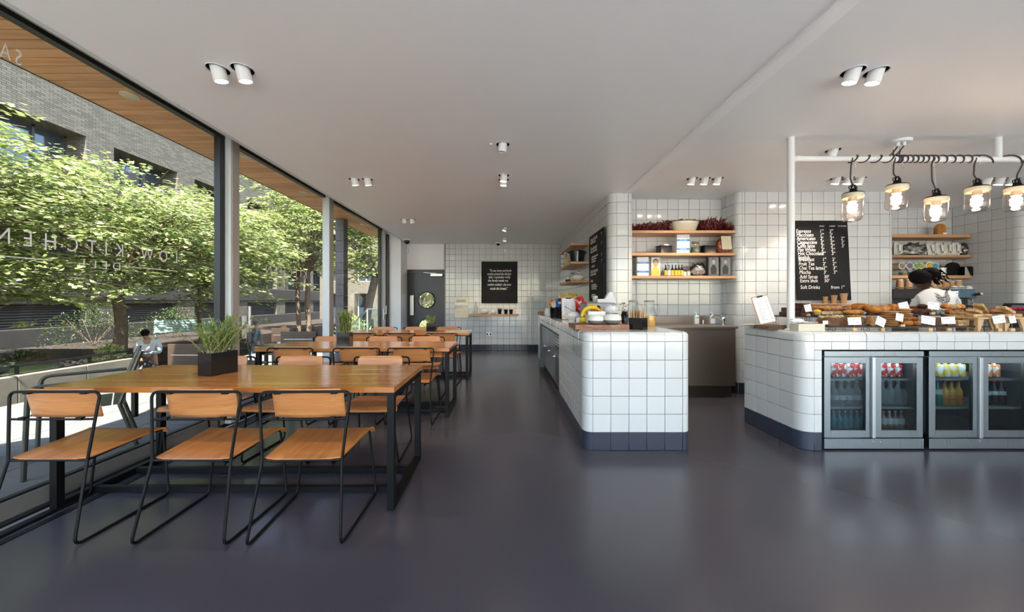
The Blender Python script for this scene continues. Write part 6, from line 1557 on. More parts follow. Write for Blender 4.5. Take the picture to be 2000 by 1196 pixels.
rp = mat('red_foil', (.50, .008, .012), .25, nscale=14, namp=.5, coat=.6); op = mat('orange_foil', (.70, .27, .02), .3, nscale=20, namp=.5); bp_ = mat('blue_foil', (.03, .09, .30), .3, nscale=20, namp=.6); yp = mat('yellow_foil', (.70, .52, .10), .3, nscale=18, namp=.5); wp = mat('white_foil', (.70, .68, .66), .3, nscale=18, namp=.3)
zt = T0 + .12
packet(1133, 4.93, zt + .10, .13, .19, (0, -.25, .1), rp, 'taller red crisp packet in the black pot', 'red crisp packets'); packet(1141, 4.90, zt + .055, .13, .15, (0, .35, -.1), rp, 'lower red crisp packet in the black pot', 'red crisp packets'); packet(1129, 4.99, zt + .06, .12, .16, (0, -.05, 0), rp, 'rear red crisp packet in the black pot', 'red crisp packets')
zt = T0 + .17
packet(1079, 5.42, zt + .04, .10, .13, (0, -.3, 0), op, 'orange snack packet in the left black pot', 'snacks in the black pots'); packet(1086, 5.38, zt + .03, .11, .10, (0, .2, 0), wp, 'white and red snack packet in the black pots', 'snacks in the black pots'); packet(1093, 5.22, zt + .05, .11, .15, (0, -.1, 0), bp_, 'left blue snack packet in the right black pot', 'snacks in the black pots'); packet(1097, 5.26, zt + .03, .10, .12, (0, .3, 0), bp_, 'right blue snack packet behind the clipboard', 'snacks in the black pots')
t = thing('snack_basket', 'small wire basket of yellow packets behind the clipboard', 'basket', (PX(1113, 5.9), 5.95, T0)); MB().b2(-.15, .15, -.08, .08, 0, .24).build('basket', mat('dark_basket', (.05, .04, .03), .6), t, bevel=.01)
for k, px in enumerate((1101, 1107, 1113, 1119, 1124)): packet(px, 5.88 + .02 * (k % 2), T0 + .24 + .055 + .012 * (k % 3), .13, .14, (0, -.4 + .2 * k, .1), yp, nth(k, 5) + ' yellow snack packet in the basket', 'yellow snack packets')
t = thing('cream_pitcher', 'cream ceramic pitcher at the far end of the island', 'pitcher', (PX(1070, 6.0), 6.0, T0)); MB().lathe([(0, 0), (.045, 0), (.062, .05), (.055, .10), (.040, .13), (.046, .14), (.040, .14), (.034, .12), (0, .02)], n=24, cap=False).build('body', M['white_gloss'], t)
t = thing('small_wooden_crate', 'small reddish wooden crate at the far end of the island', 'crate', (PX(1057, 6.85), 6.86, T0)); MB().b2(-.06, .06, -.05, .05, 0, .06).build('body', M['board_wood'], t, bevel=.003)
for s in (-1, 1): MB().b2(s * .05 - .004, s * .05 + .004, -.053, -.05, 0, .06).build('slat', M['pale_wood'], t)
# ================================================================== pastries on the service counter
def bake(name, c1, c2, sc=14, rough=.55, bump=.5, thr=None):
    if name in _mats: return _mats[name]
    m, nt, b = new_mat(name); N, L = nt.nodes, nt.links
    tc = N.new('ShaderNodeTexCoord'); oi = N.new('ShaderNodeObjectInfo'); ad = N.new('ShaderNodeVectorMath'); ad.operation = 'ADD'
    L.new(tc.outputs['Object'], ad.inputs[0]); L.new(oi.outputs['Random'], ad.inputs[1])
    nz = N.new('ShaderNodeTexNoise'); nz.inputs['Scale'].default_value = sc; nz.inputs['Detail'].default_value = 5; L.new(ad.outputs[0], nz.inputs['Vector'])
    cr = N.new('ShaderNodeValToRGB'); cr.color_ramp.elements[0].position = .36; cr.color_ramp.elements[1].position = .62; cr.color_ramp.elements[0].color = (*c1, 1); cr.color_ramp.elements[1].color = (*c2, 1)
    if thr: cr.color_ramp.elements[0].position = thr; cr.color_ramp.elements[1].position = thr + .04
    L.new(nz.outputs[0], cr.inputs[0]); mv = N.new('ShaderNodeMapRange'); mv.inputs[3].default_value = .82; mv.inputs[4].default_value = 1.15; L.new(oi.outputs['Random'], mv.inputs[0])
    hs = N.new('ShaderNodeHueSaturation'); L.new(cr.outputs[0], hs.inputs['Color']); L.new(mv.outputs[0], hs.inputs['Value']); L.new(hs.outputs[0], b.inputs['Base Color']); b.inputs['Roughness'].default_value = rough
    n2 = N.new('ShaderNodeTexNoise'); n2.inputs['Scale'].default_value = sc * 4; bp = N.new('ShaderNodeBump'); bp.inputs['Strength'].default_value = bump; bp.inputs['Distance'].default_value = .004
    L.new(n2.outputs[0], bp.inputs['Height']); L.new(bp.outputs[0], b.inputs['Normal']); _mats[name] = m; return m
B = dict(gold=bake('golden_crust', (.36, .105, .012), (.70, .28, .05), 16, .35), cookie=bake('cookie_dough', (.40, .19, .065), (.62, .34, .14), 40), pale=bake('pale_pastry', (.45, .27, .11), (.68, .48, .25), 30),
         brown=bake('brown_cake', (.11, .045, .02), (.20, .09, .04), 40), choc=bake('dark_chocolate_cake', (.045, .014, .008), (.11, .035, .02), 40), fruit=bake('fruit_cake', (.10, .04, .02), (.30, .14, .06), 70, thr=.47),
         orange=bake('orange_biscuit', (.28, .085, .02), (.48, .18, .05), 60), sand=bake('toasted_sandwich', (.42, .22, .08), (.70, .50, .26), 25), egg=bake('speckled_grey_bun', (.12, .16, .17), (.40, .42, .40), 60, thr=.5), nut=bake('banana_chip_top', (.60, .44, .22), (.75, .62, .40), 30), olive=bake('olive_focaccia', (.50, .20, .04), (.66, .33, .08), 18, .35), red=bake('raspberry', (.35, .01, .03), (.60, .03, .08), 60, .3))
TRAY = mat('dark_slate', (.035, .032, .03), .45, nscale=20, namp=.3)
wirem = mat('dark_wire', (.06, .055, .05), .4, .6)
def stand(x0, x1, y0, y1, zt, label, m=None, cat='tray', thick=.008, name='serving_tray'):
    t = thing(name, label, cat, ((x0 + x1) / 2, (y0 + y1) / 2, T0)); hx, hy = (x1 - x0) / 2, (y1 - y0) / 2; H = zt - T0
    MB().b2(-hx, hx, -hy, hy, H - thick, H).build('deck', m or TRAY, t, bevel=.002)
    n = max(2, int(hx * 2 / .35) + 1)
    for k in range(n):
        for s in (-1, 1):
            x = -hx + .03 + (2 * hx - .06) * k / (n - 1); MB().tube([(x - .015, s * (hy - .01), H - thick), (x - .01, s * (hy - .01), 0), (x + .01, s * (hy - .01), 0), (x + .015, s * (hy - .01), H - thick)], .0022, 6).build('wire_foot', wirem, t)
    return t
ZF, ZB = 1.020, 1.112
stand(PX(1604, 3.2), PX(1905, 3.2), 3.10, 3.31, ZF, 'long dark slate tray along the front of the pastry display')
stand(PX(1596, 3.47), PX(1900, 3.47), 3.36, 3.62, ZB, 'raised dark tray behind the front row of pastries')
stand(PX(1524, 3.5), PX(1594, 3.5), 3.38, 3.62, 1.095, 'dark wire cake stand of chocolate brownies beside the white post')
stand(PX(1955, 3.40), 5.1, 3.36, 3.62, 1.105, 'dark tray of raspberry tart at the right end of the counter')
def item(name, label, cat, loc, group, rz=0.0, rot=None): return thing(name, label, cat, loc, rz, group, rot)
def cookie(x, y, z, r, m, label, group, h=.017):
    t = item('cookie', label, 'cookie', (x, y, z), group, random.uniform(0, 6)); inst('biscuit', cached(('ck', round(r, 3), m.name, h), lambda: MB().lathe([(0, 0), (r * .78, 0), (r * .97, h * .3), (r, h * .5), (r * .95, h * .75), (r * .72, h), (0, h * 1.05)], n=20, cap=False).mesh('biscuit', m)), t)
def stack(px, d, z, n, r, m, what, group, h=.0175, jit=.006):
    names = ['bottom'] + [NUM[i] + ' from the bottom' for i in range(1, n - 1)] + ['top']
    for k in range(n): cookie(PX(px, d) + random.uniform(-jit, jit), d + random.uniform(-jit, jit), z + k * (h * 1.10), r, m, names[k] + ' ' + what, group, h)
def slab(px, d, z, w, l, h, m, label, group, rz=0.0, name='traybake_slice', top=None, rot=None, cat='cake'):
    t = item(name, label, cat, (PX(px, d), d, z), group, rz, rot); inst('slice', cached(('sl', w, l, h, m.name), lambda: MB().box((0, 0, h / 2), (w, l, h)).mesh('slice', m, bevel=min(.004, h * .2), seg=2)), t)
    if top: MB().box((0, 0, h + .002), (w * .96, l * .96, .006)).build('topping', top, t, bevel=.002)
    return t
def loaf(px, d, z, w, l, h, m, label, group, top=None, seed=0, rz=0.0):
    t = item('loaf_cake', label, 'cake', (PX(px, d), d, z), group, rz)
    mb = MB(); n = 10; pr = [(-w / 2 * .88, 0), (w / 2 * .88, 0), (w / 2, h * .7), (w * .42, h * .9), (w * .2, h), (-w * .2, h), (-w * .42, h * .9), (-w / 2, h * .7)]
    mb.prism(pr, -l / 2, l / 2, Matrix.Rotation(PI / 2, 4, 'X')); mb.build('sponge', m, t, bevel=.006, seg=2)
    if top:
        rr = random.Random(seed)
        for k in range(22):
            mb = MB().lathe([(0, 0), (.011, 0), (.012, .002), (.010, .004), (0, .004)], n=10, cap=False); mb.build('nut_chip' if top == B['nut'] else 'fruit_piece', top, t, loc=(rr.uniform(-w * .42, w * .42), rr.uniform(-l * .42, l * .42), h * .95 + rr.uniform(.002, .012)), rot=(rr.uniform(-1.2, 1.2), rr.uniform(-1, 1), 0))
# left: brownies
for k in range(3): slab(1566, 3.48, 1.0965 + .042 * k, .085, .085, .040, B['choc'], ('bottom', 'middle', 'top')[k] + ' block of the tall brownie stack beside the post', 'chocolate brownies', .1 * k, 'brownie')
for k, (px, d, z) in enumerate(((1585, 3.45, 1.0965), (1534, 3.48, 1.0965), (1537, 3.50, 1.138), (1578, 3.54, 1.0965))): slab(px, d, z, .065, .075, .040, B['choc'], ('low brownie right of the tall stack', 'lower brownie left of the white post', 'upper brownie left of the white post', 'brownie behind the tall stack')[k], 'chocolate brownies', .3 * k, 'brownie')
# yellow tart in a pale case
t = item('lemon_tart', 'small tart heaped with yellow curd in a pale case', 'cake', (PX(1596, 3.40), 3.40, ZB + .0005), None); MB().lathe([(0, 0), (.022, 0), (.036, .024), (.033, .024), (0, .020)], n=20, cap=False).build('pastry_case', B['pale'], t); MB().ball((0, 0, .030), (.031, .031, .022), 16, 10, .3, 4, 2).build('curd', mat('yellow_curd', (.80, .50, .03), .4, nscale=40, namp=.3), t)
# back row traybakes, two tiers of squares with crumbly tops
for k in range(7):
    px = 1600 + k * 7.6
    slab(px, 3.48, ZB + .0005, .036, .10, .030, B['pale'], nth(k, 7) + ' lower oat slice of the back row', 'oat slices, lower layer', name='traybake_slice')
for k in range(6):
    px = 1604 + k * 7.8
    slab(px, 3.50, ZB + .0315, .037, .09, .024, B['brown'], nth(k, 6) + ' upper brown slice of the back row', 'brown slices, upper layer', .05, 'traybake_slice', top=B['cookie'])
for k in range(5):
    t = item('small_bun', nth(k, 5) + ' of the glazed buns along the back behind the slices', 'bun', (PX(1594 + k * 12, 3.56), 3.58, ZB + .045), 'glazed buns at the back'); MB().ball((0, 0, .015), (.033, .03, .026), 14, 9, .12, 3, k).build('crust', B['gold'], t)
# focaccia and large pains
t = item('olive_focaccia', 'oval olive focaccia before the golden pastries', 'bread', (PX(1671, 3.38), 3.40, ZB + .0005), None, .1); MB().ball((0, 0, .024), (.098, .055, .028), 24, 12, .10, 3, 4, flat=.8).build('crust', B['olive'], t)
rr = random.Random(4)
for k in range(16):
    a = rr.uniform(0, 6.28); q = rr.uniform(0, .75); MB().ball((.09 * q * math.cos(a), .048 * q * math.sin(a), .028 + .024 * math.sqrt(max(0, 1 - q * q))), .005, 8, 6).build('olive', M['black'], t)
def pain(px, d, z, L, r, rz, label, m='gold', ribs=0):
    t = item('golden_pastry', label, 'pastry', (PX(px, d), d, z), 'large golden pastries', rz); n = 14
    pts = [((i / n - .5) * L, 0, r * .85 + .0) for i in range(n + 1)]; rad = [r * (max(.02, 1 - (abs(i / n - .5) * 2) ** 4)) ** .5 * (1 + ribs * .10 * math.cos(i * PI)) for i in range(n + 1)]
    MB().tube(pts, r, 16, radii=rad, flat=.8).build('crust', B[m], t)
pain(1706, 3.42, ZB + .0005, .17, .056, 1.1, 'large golden pastry with a dark filled end, centre of the display'); pain(1724, 3.44, ZB + .0005, .17, .054, 1.2, 'second large golden pastry, right of the filled one'); pain(1738, 3.46, ZB + .0005, .16, .050, 1.3, 'third large golden pastry, before the upper card')
pain(1680, 3.54, ZB + .026, .17, .050, .1, 'long golden pastry lying behind the olive focaccia'); pain(1745, 3.56, ZB + .026, .16, .046, .5, 'golden pastry at the back behind the cookie stacks'); pain(1662, 3.58, ZB + .02, .14, .042, .0, 'golden roll at the back left of the pastries')
t = item('filling_end', 'currant filling showing in the end of the big golden pastry', 'pastry', (PX(1690.5, 3.36), 3.352, ZB + .034), None); bpy.data.objects.remove(t)
for k in range(4): slab(1700 + 14 * k, 3.38, ZB + .0005, .055, .04, .014, B['choc'], nth(k, 4) + ' thin dark slice under the golden pastries', 'thin dark slices', name='dark_slice')
# front row
loaf(1619, 3.20, ZF + .0005, .135, .115, .075, B['brown'], 'dark loaf cake topped with banana chips', 'loaf cakes', B['nut'], 3); loaf(1637, 3.22, ZF + .0005, .075, .12, .080, B['fruit'], 'cut end of the banana-chip loaf, speckled with fruit', 'loaf cakes', B['nut'], 4)
loaf(1669, 3.24, ZF + .0005, .115, .11, .080, B['fruit'], 'loaf cake topped with yellow and orange fruit', 'loaf cakes', bake('candied_fruit', (.80, .22, .03), (.80, .55, .04), 60), 6)
slab(1699, 3.20, ZF + .001, .085, .03, .085, B['cookie'], 'upright cut slice of pale fruit loaf', 'loaf cakes', .5, 'loaf_slice', rot=(0, .35, .35))
stack(1737, 3.20, ZF + .0005, 7, .064, B['cookie'], 'cookie of the big front stack', 'big front stack of cookies')
stack(1766, 3.28, ZF + .0005, 8, .052, B['cookie'], 'cookie of the stack right of the big one', 'second stack of cookies')
stack(1757, 3.50, ZB + .0005, 3, .066, B['gold'], 'flat golden biscuit behind the cookie stacks', 'flat golden biscuits')
for k in range(3):
    pain_l = ('leftmost', 'middle', 'rightmost')[k]
    t = item('almond_croissant', pain_l + ' almond croissant on the front tray', 'croissant', (PX(1779 + 9 * k, 3.19), 3.19 + .02 * (k % 2), ZF + .0005), 'almond croissants', .3 * k)
    n = 12; pts = [(.055 * math.cos(PI * i / n), .025 * math.sin(PI * i / n), .020) for i in range(n + 1)]; MB().tube(pts, .02, 10, radii=[.006 + .016 * math.sin(PI * i / n) + (.002 if i % 2 else 0) for i in range(n + 1)]).build('crust', B['gold'], t)
    MB().ball((0, .02, .036), (.03, .012, .005), 10, 6, .5, 5, k).build('almond_flakes', B['nut'], t)
for k in range(2):
    t = item('almond_croissant', ('left', 'right')[k] + ' croissant of the upper layer behind the cards', 'croissant', (PX(1781 + 11 * k, 3.24), 3.25, ZF + .042), 'almond croissants', .5)
    pts = [(.05 * math.cos(PI * i / 10), .02 * math.sin(PI * i / 10), .018) for i in range(11)]; MB().tube(pts, .018, 10, radii=[.006 + .015 * math.sin(PI * i / 10) for i in range(11)]).build('crust', B['gold'], t)
# chocolate muffins and orange biscuits
for k, (px, d, z) in enumerate(((1786, 3.42, ZB), (1797, 3.40, ZB), (1808, 3.42, ZB), (1801, 3.45, ZB + .045))):
    t = item('chocolate_muffin', ('leftmost chocolate muffin of the front three', 'middle chocolate muffin of the front three', 'rightmost chocolate muffin of the front three', 'chocolate muffin perched on the other three')[k], 'muffin', (PX(px, d), d, z + .001), 'chocolate muffins'); MB().lathe([(0, 0), (.022, 0), (.030, .028)], n=16, cap=False).build('muffin_case', B['choc'], t); MB().ball((0, 0, .032), (.036, .036, .022), 16, 10, .25, 4, k).build('muffin_top', B['choc'], t)
for s, px in enumerate((1783, 1796, 1807)):
    for k in range(3): cookie(PX(px, 3.56) + .003 * k, 3.57, ZB + .03 + .0165 * k, .042, B['orange'], ('bottom', 'middle', 'top')[k] + ' orange-brown biscuit, ' + ('left', 'centre', 'right')[s] + ' stack behind the cards', 'orange-brown biscuits', .016)
t = item('biscuit_block', 'hidden dark box lifting the orange-brown biscuits', 'box', (PX(1795, 3.57), 3.575, ZB + .0005), None); MB().b2(-.10, .10, -.035, .035, 0, .028).build('body', TRAY, t)
for k, px in enumerate((1834, 1844)):
    t = item('speckled_bun', ('left', 'right')[k] + ' speckled blue-grey bun', 'bun', (PX(px, 3.37), 3.40, ZB + .001), 'speckled blue-grey buns'); MB().ball((0, 0, .024), (.027, .027, .025), 16, 10, .1, 3, k).build('crust', B['egg'], t)
for k, (px, z, y) in enumerate(((1846, .052, 3.50), (1857, .048, 3.50), (1867, .048, 3.52), (1876, .05, 3.54), (1852, .0, 3.50), (1864, .0, 3.50), (1874, .0, 3.5))):
    t = item('bread_roll', ('leftmost upper bread roll behind the grey buns', 'second upper bread roll', 'third upper bread roll', 'rightmost upper bread roll', 'left lower bread roll', 'middle lower bread roll', 'right lower bread roll')[k] + ', dusted', 'bread roll', (PX(px, y), y, ZB + .001 + z), 'dusted bread rolls'); MB().ball((0, 0, .024), (.033, .033, .025), 16, 10, .10, 3, k).build('crust', B['pale'] if k in (1, 2) else B['gold'], t)
# sandwiches
k = 0
for px, d, z0, n in ((1858, 3.36, ZF + .044, 2), (1876, 3.34, ZF + .044, 3), (1893, 3.34, ZF + .044, 2)):
    for j in range(n):
        slab(px, d, z0 + .0 + .026 * j + .0005, .085, .10, .025, B['sand'], ('bottom', 'middle' if n == 3 else 'top', 'top')[j] + ' toasted sandwich, ' + ('left', 'centre', 'right')[k] + ' pile', 'toasted sandwiches', .05 * j, 'toasted_sandwich', cat='sandwich')
    k += 1
t = thing('sandwich_board', 'pale wooden board under the toasted sandwiches', 'board', (PX(1876, 3.36), 3.37, T0)); MB().b2(-.17, .17, -.055, .055, ZF + .034 - T0, ZF + .043 - T0).build('deck', M['pale_wood'], t)
for s in (-1, 1): MB().b2(s * .15 - .006, s * .15 + .006, -.05, .05, 0, ZF + .034 - T0).build('leg', M['pale_wood'], t)
for k in range(4): slab(1868 + 8 * (k % 2), 3.20, ZF + .0005 + .026 * (k // 2), .05, .07, .025, B['pale'], ('left bottom', 'right bottom', 'left top', 'right top')[k] + ' flapjack square on the front tray', 'flapjack squares', name='flapjack')
for k in range(2): slab(1849 + 10 * k, 3.22, ZF + .0005, .045, .07, .03, B['brown'], ('left', 'right')[k] + ' brown slice behind the wide card', 'brown slices at the front', name='brown_slice')
slab(1826, 3.24, ZF + .0005, .09, .08, .075, B['brown'], 'tall dark cake block between the two front cards', 'brown slices at the front', name='brown_slice')
slab(1810, 3.36, ZF + .0005, .09, .03, .05, B['brown'], 'dark cake block behind the almond croissants', 'brown slices at the front', name='brown_slice')
# wooden trestle stands on the right
def trestle(x0, x1, y0, y1, H, label):
    t = thing('wooden_trestle', label, 'stand', ((x0 + x1) / 2, (y0 + y1) / 2, T0), group='pale wooden display stands'); hx, hy = (x1 - x0) / 2, (y1 - y0) / 2
    MB().b2(-hx, hx, -hy, hy, H - .014, H).build('deck', M['pale_wood'], t, bevel=.002)
    for s in (-1, 1):
        for q in (-1, 1): MB().prism([(s * hx, H - .015), (s * (hx - .055), H - .015), (s * (hx - .02), 0), (s * hx, 0)], -.008, .008, Matrix.Translation((0, q * (hy - .01), 0)) @ Matrix.Rotation(PI / 2, 4, 'X')).build('leg', M['pale_wood'], t)
ZS = .116
trestle(PX(1893, 3.14), PX(1934, 3.14), 3.08, 3.30, ZS, 'left pale wooden stand of wrapped sandwiches'); trestle(PX(1945, 3.14), PX(1985, 3.14), 3.08, 3.30, ZS, 'right pale wooden stand of wrapped sandwiches'); trestle(PX(1996, 3.14), 4.95, 3.08, 3.30, ZS, 'wooden stand cut by the right edge of the picture')
zs_ = T0 + ZS + .001
for k, (px, d, dz, ry, rz) in enumerate(((1902, 3.15, 0, 0, .1), (1918, 3.16, 0, 0, -.1), (1930, 3.20, 0, 0, .2), (1902, 3.22, .036, .25, .2), (1915, 3.24, .062, .5, .3), (1926, 3.26, .040, .25, .1), (1950, 3.15, 0, .0, .1), (1962, 3.2, .0, .0, .1), (1953, 3.2, .036, .18, .1), (1963, 3.14, .050, .40, .15), (1978, 3.2, 0, 0, .1))):
    nm = ('front-left flat wrap on the left stand', 'front-right flat wrap on the left stand', 'rear flat wrap on the left stand', 'leaning toastie at the left of the left stand', 'steeply leaning toastie on the left stand', 'leaning toastie at the right of the left stand', 'flat wrap at the left of the right stand', 'middle flat wrap on the right stand', 'gently leaning toastie on the right stand', 'long leaning toastie at the front of the right stand', 'flat wrap at the right of the right stand')[k]
    slab(px, d, zs_ + dz, .10 if ry < .4 else .125, .06, .026, B['sand'], nm, 'toasties on the wooden stands', rz, 'toastie', rot=(0, ry if k != 4 else .62, rz), cat='sandwich')
# raspberry tart
t = item('raspberry_tart', 'long dark tart covered in raspberries at the right edge', 'cake', (PX(1985, 3.45), 3.49, 1.1055), None); MB().b2(-.15, .35, -.07, .07, 0, .045).build('crust', B['choc'], t, bevel=.005)
mb = MB(); rr = random.Random(3)
rme = MB().ball((0, 0, 0), (.013, .013, .012), 10, 7, .25, 6, 1).mesh('raspberry', B['red'])
for k in range(90): inst('raspberry', rme, t, (rr.uniform(-.14, .34), rr.uniform(-.06, .06), .052 + rr.uniform(0, .014)))
t = thing('till_screen', 'black till screen tilted behind the raspberry tart', 'screen', (PX(1990, 3.64), 3.66, T0)); MB().prism([(-.10, 0), (-.20, .115), (-.10, .235), (.5, .235), (.5, 0)], -.02, .02, Matrix.Rotation(PI / 2, 4, 'X')).build('body', M['black'], t, bevel=.004); MB().b2(-.08, .48, -.0225, -.0205, .12, .215).build('glass_screen', mat('dark_screen', (.01, .03, .045), .08, coat=1), t)

# ---- price cards on wooden blocks
CARDS = [(1578, 602, 13, 14, 3.42, .18, None, 'price card before the tall brownie stack'), (1669, 627.5, 26, 15, 3.08, .03, 1671, 'wide price card before the fruit loaf'), (1720, 628.5, 19, 17, 3.09, -.45, 1726, 'tilted price card left of the cookie stack'), (1757, 620, 15, 15, 3.10, -.25, 1765, 'price card on the big cookie stack'),
         (1765, 598, 19, 15, 3.36, .2, 1766, 'upper price card behind the cookies'), (1813, 626, 28, 16, 3.08, -.18, 1819, 'price card before the dark cake block'), (1823, 597.5, 22, 14, 3.36, -.14, 1824, 'upper price card before the barista'), (1852, 626, 27, 14, 3.08, .02, 1856, 'wide straight price card before the sandwiches'), (1951, 624, 24, 15, 3.06, .12, 1955, 'price card between the two wooden stands'), (1977.5, 624.5, 13, 14, 3.06, .1, 1980, 'small price card at the right end of the counter')]
for x, y, w, h, d, rl_, bx, lb in CARDS:
    s_ = d / F_PX; X, Z = PX(x, d), PZ(y, d)
    t = thing('price_card', lb, 'card', (X, d, T0), group='white price cards on wooden blocks')
    c = MB().box((0, 0, 0), (w * s_, .0015, h * s_)).build('card', M['paper'], t, loc=(0, 0, Z - T0), rot=(-.1, -rl_, 0))
    for j in range(2): MB().box((-w * s_ * (.12 if j == 0 else -.22), -.0012, h * s_ * (.25 if j == 0 else -.18)), (w * s_ * (.5 if j == 0 else .25), .0006, .003)).build('handwriting', mat('pencil_grey', (.35, .35, .42), .8), c)
    bxx = (PX(bx, d) - X) if bx else .01; bh = .024
    if d > 3.3: zb_ = ZB + .001 - T0 if x > 1600 else 1.0965 - T0
    elif x == 1757: zb_ = .03
    else: zb_ = 0
    MB().box((bxx, .012, zb_ + bh / 2), (.036, .02, bh)).build('wooden_block', M['pale_wood'], t, bevel=.002)
    MB().tube([(bxx, .010, zb_ + bh), (0, .004, Z - T0 - h * s_ * .2)], .0012, 5).build('pin', M['steel'], t)
# ---- left end of the counter: napkins, clipboard, plates
t = thing('folded_napkin_stack', 'stack of folded cream napkins wrapped round the foot of the post', 'napkins', (PX(1577, 3.09), 3.10, T0))
w = 52 * 3.09 / 700
for k in range(7): MB().b2(-w / 2 + random.uniform(0, .002), w / 2 - random.uniform(0, .002), -.055, .045, k * .0088, k * .0088 + .0082).build('napkin_layer', mat('cream_napkin', (.70, .67, .58), .8), t, bevel=.002)
t = thing('wrapped_cutlery', 'roll of cutlery in printed white paper on the napkin stack', 'cutlery', (PX(1572, 3.09), 3.10, T0 + .064))
MB().ball((-.06, 0, .022), (.055, .035, .018), 14, 9, .5, 4, 3).build('crumpled_paper', M['paper'], t)
for k in range(5): MB().tube([(-.05, -.02 + .01 * k, .010 + .004 * (k % 2)), (.10 + .008 * k, -.025 + .012 * k, .010)], .004, 6, flat=.5).build('handle', M['chrome'] if k % 2 else M['white_gloss'], t)
t = thing('napkin_clip', 'small printed white tag at the end of the cutlery roll', 'tag', (PX(1610, 3.09), 3.08, T0 + .068)); MB().b2(-.022, .022, -.001, .001, -.01, .02).build('card', M['paper'], t)
t = thing('brown_paper_stack', 'fanned stack of brown menus at the left end of the service counter', 'papers', (PX(1510, 3.3), 3.33, T0), .15)
for k in range(8): MB().box((0, 0, .002 + k * .0045), (.21, .15, .004), (0, 0, .04 * k - .1)).build('menu_sheet', mat('brown_card', (.16, .10, .065), .7), t)
t = thing('cream_plate_stack', 'low stack of cream plates at the far left of the service counter', 'plates', (PX(1473, 3.55), 3.55, T0))
for k in range(3): MB().lathe([(0, .0), (.07, 0), (.105, .008), (.104, .011), (.065, .005), (0, .005)], (0, 0, k * .008), 28, cap=False).build('plate', M['cream'], t)
t = thing('leaning_clipboard', 'menu clipboard leaning back beside the white post', 'clipboard', (PX(1507, 3.32), 3.36, T0 + .045), rot=(-.16, -.22, -.1)); clipboard(t, .15, .27)
# kraft tasting cups under the menu board
lz = PZ(593.5, 4.65) + .0005
for k, (px, h) in enumerate(((1615, .09), (1632, .108), (1651, .132))):
    t = thing('kraft_cup', ('small kraft cup on the ledge below the menu', 'medium kraft cup on the ledge below the menu', 'large kraft cup on the ledge below the menu')[k], 'cup', (PX(px, 4.66), 4.69, lz), group='kraft sample cups'); r = .030 + .006 * k
    MB().lathe([(0, .004), (r * .75, 0), (r * 1.12, h), (r * 1.0, h), (r * .7, .008)], n=20, cap=False).build('cup_wall', M['kraft'], t); MB().tube([(r * 1.12 * math.cos(a), r * 1.12 * math.sin(a), h) for a in [2 * PI * j / 20 for j in range(20)]], .0022, 5, closed=True).build('rim', M['kraft'], t)
# ================================================================== back counter, espresso machine
struct_bc = thing('back_counter', 'dark stone back counter under the coffee machine', 'counter', (0, 0, 0))
MB().b2(5.21, 6.99, 4.95, 5.59, 0, .90).build('cabinet', mat('back_cabinet', (.10, .10, .10), .5), struct_bc); MB().b2(5.21, 6.995, 4.92, 5.595, .90, .94).build('worktop', mat('back_worktop', (.16, .16, .17), .3), struct_bc)
t = thing('espresso_machine', 'wide steel espresso machine with a lit control panel behind the barista', 'coffee machine', (0, 5.08, .941))
x0, x1 = PX(1752, 5.0), PX(1906, 5.0); blu = steel('blue_steel_panel', (.22, .36, .46), .25, (60, 1, 1))
MB().b2(x0, x1, .0, .42, .10, .47).build('rear_body', mat('machine_dark', (.04, .045, .05), .35, .5), t, bevel=.01); MB().b2(x0 + .02, x1 - .02, -.10, .40, .0, .08).build('drip_tray', M['steel'], t, bevel=.006)
MB().b2(x0, PX(1856, 5.0), -.04, .02, .33, .46).build('black_front', mat('machine_black', (.018, .018, .02), .3), t, bevel=.008)
MB().prism([(-.10, .345), (.0, .33), (.02, .47), (-.075, .47)], PX(1856, 5.0), x1 - .01, Matrix(((0, 0, 1, 0), (1, 0, 0, 0), (0, 1, 0, 0), (0, 0, 0, 1)))).build('control_panel', blu, t, bevel=.004)
MB().b2(PX(1863, 4.9), PX(1871, 4.9), -.098, -.092, .375, .435).build('display', mat('lit_display', (.3, .5, .6), .4, emit=(.45, .75, .95), estr=.9), t)
for i in range(3):
    for j in range(2): MB().b2(PX(1876 + 3.8 * i, 4.9), PX(1878.6 + 3.8 * i, 4.9), -.10, -.092, .385 + .032 * j, .40 + .032 * j).build('button', mat('lit_button', (.8, .8, .8), .4, emit=(1, 1, .95), estr=1.0), t)
for k, px in enumerate((1790, 1878)):
    MB().tube([(PX(px, 5.0), -.03, .33), (PX(px, 5.0), -.03, .255)], .042, 18).build('group_head', M['chrome'], t); h = MB().tube([(PX(px, 5.0), -.03, .25), (PX(px, 5.0), -.03, .225)], .045, 18); h.tube([(PX(px, 5.0), -.06, .24), (PX(px, 5.0) + .03, -.22, .225)], .014, 8); h.build('portafilter', M['black_plastic'], t)
MB().tube([(x1 - .03, -.03, .38), (x1 + .0, -.13, .40)], .02, 12).build('steam_knob', M['black_plastic'], t); MB().tube([(x1 - .0, -.13, .40), (x1 + .003, -.145, .403)], .015, 12).build('knob_cap', M['white_gloss'], t)
MB().tube([(x1 - .06, -.04, .34), (x1 - .05, -.09, .30), (x1 - .07, -.10, .10)], .006, 8, fl=.03).build('steam_wand', M['chrome'], t)
MB().tube([(x0 + .02, .0, .49), (x1 - .02, .0, .49)], .006, 8).build('cup_rail', M['chrome'], t)
ztop = .941 + .4705
k = 0
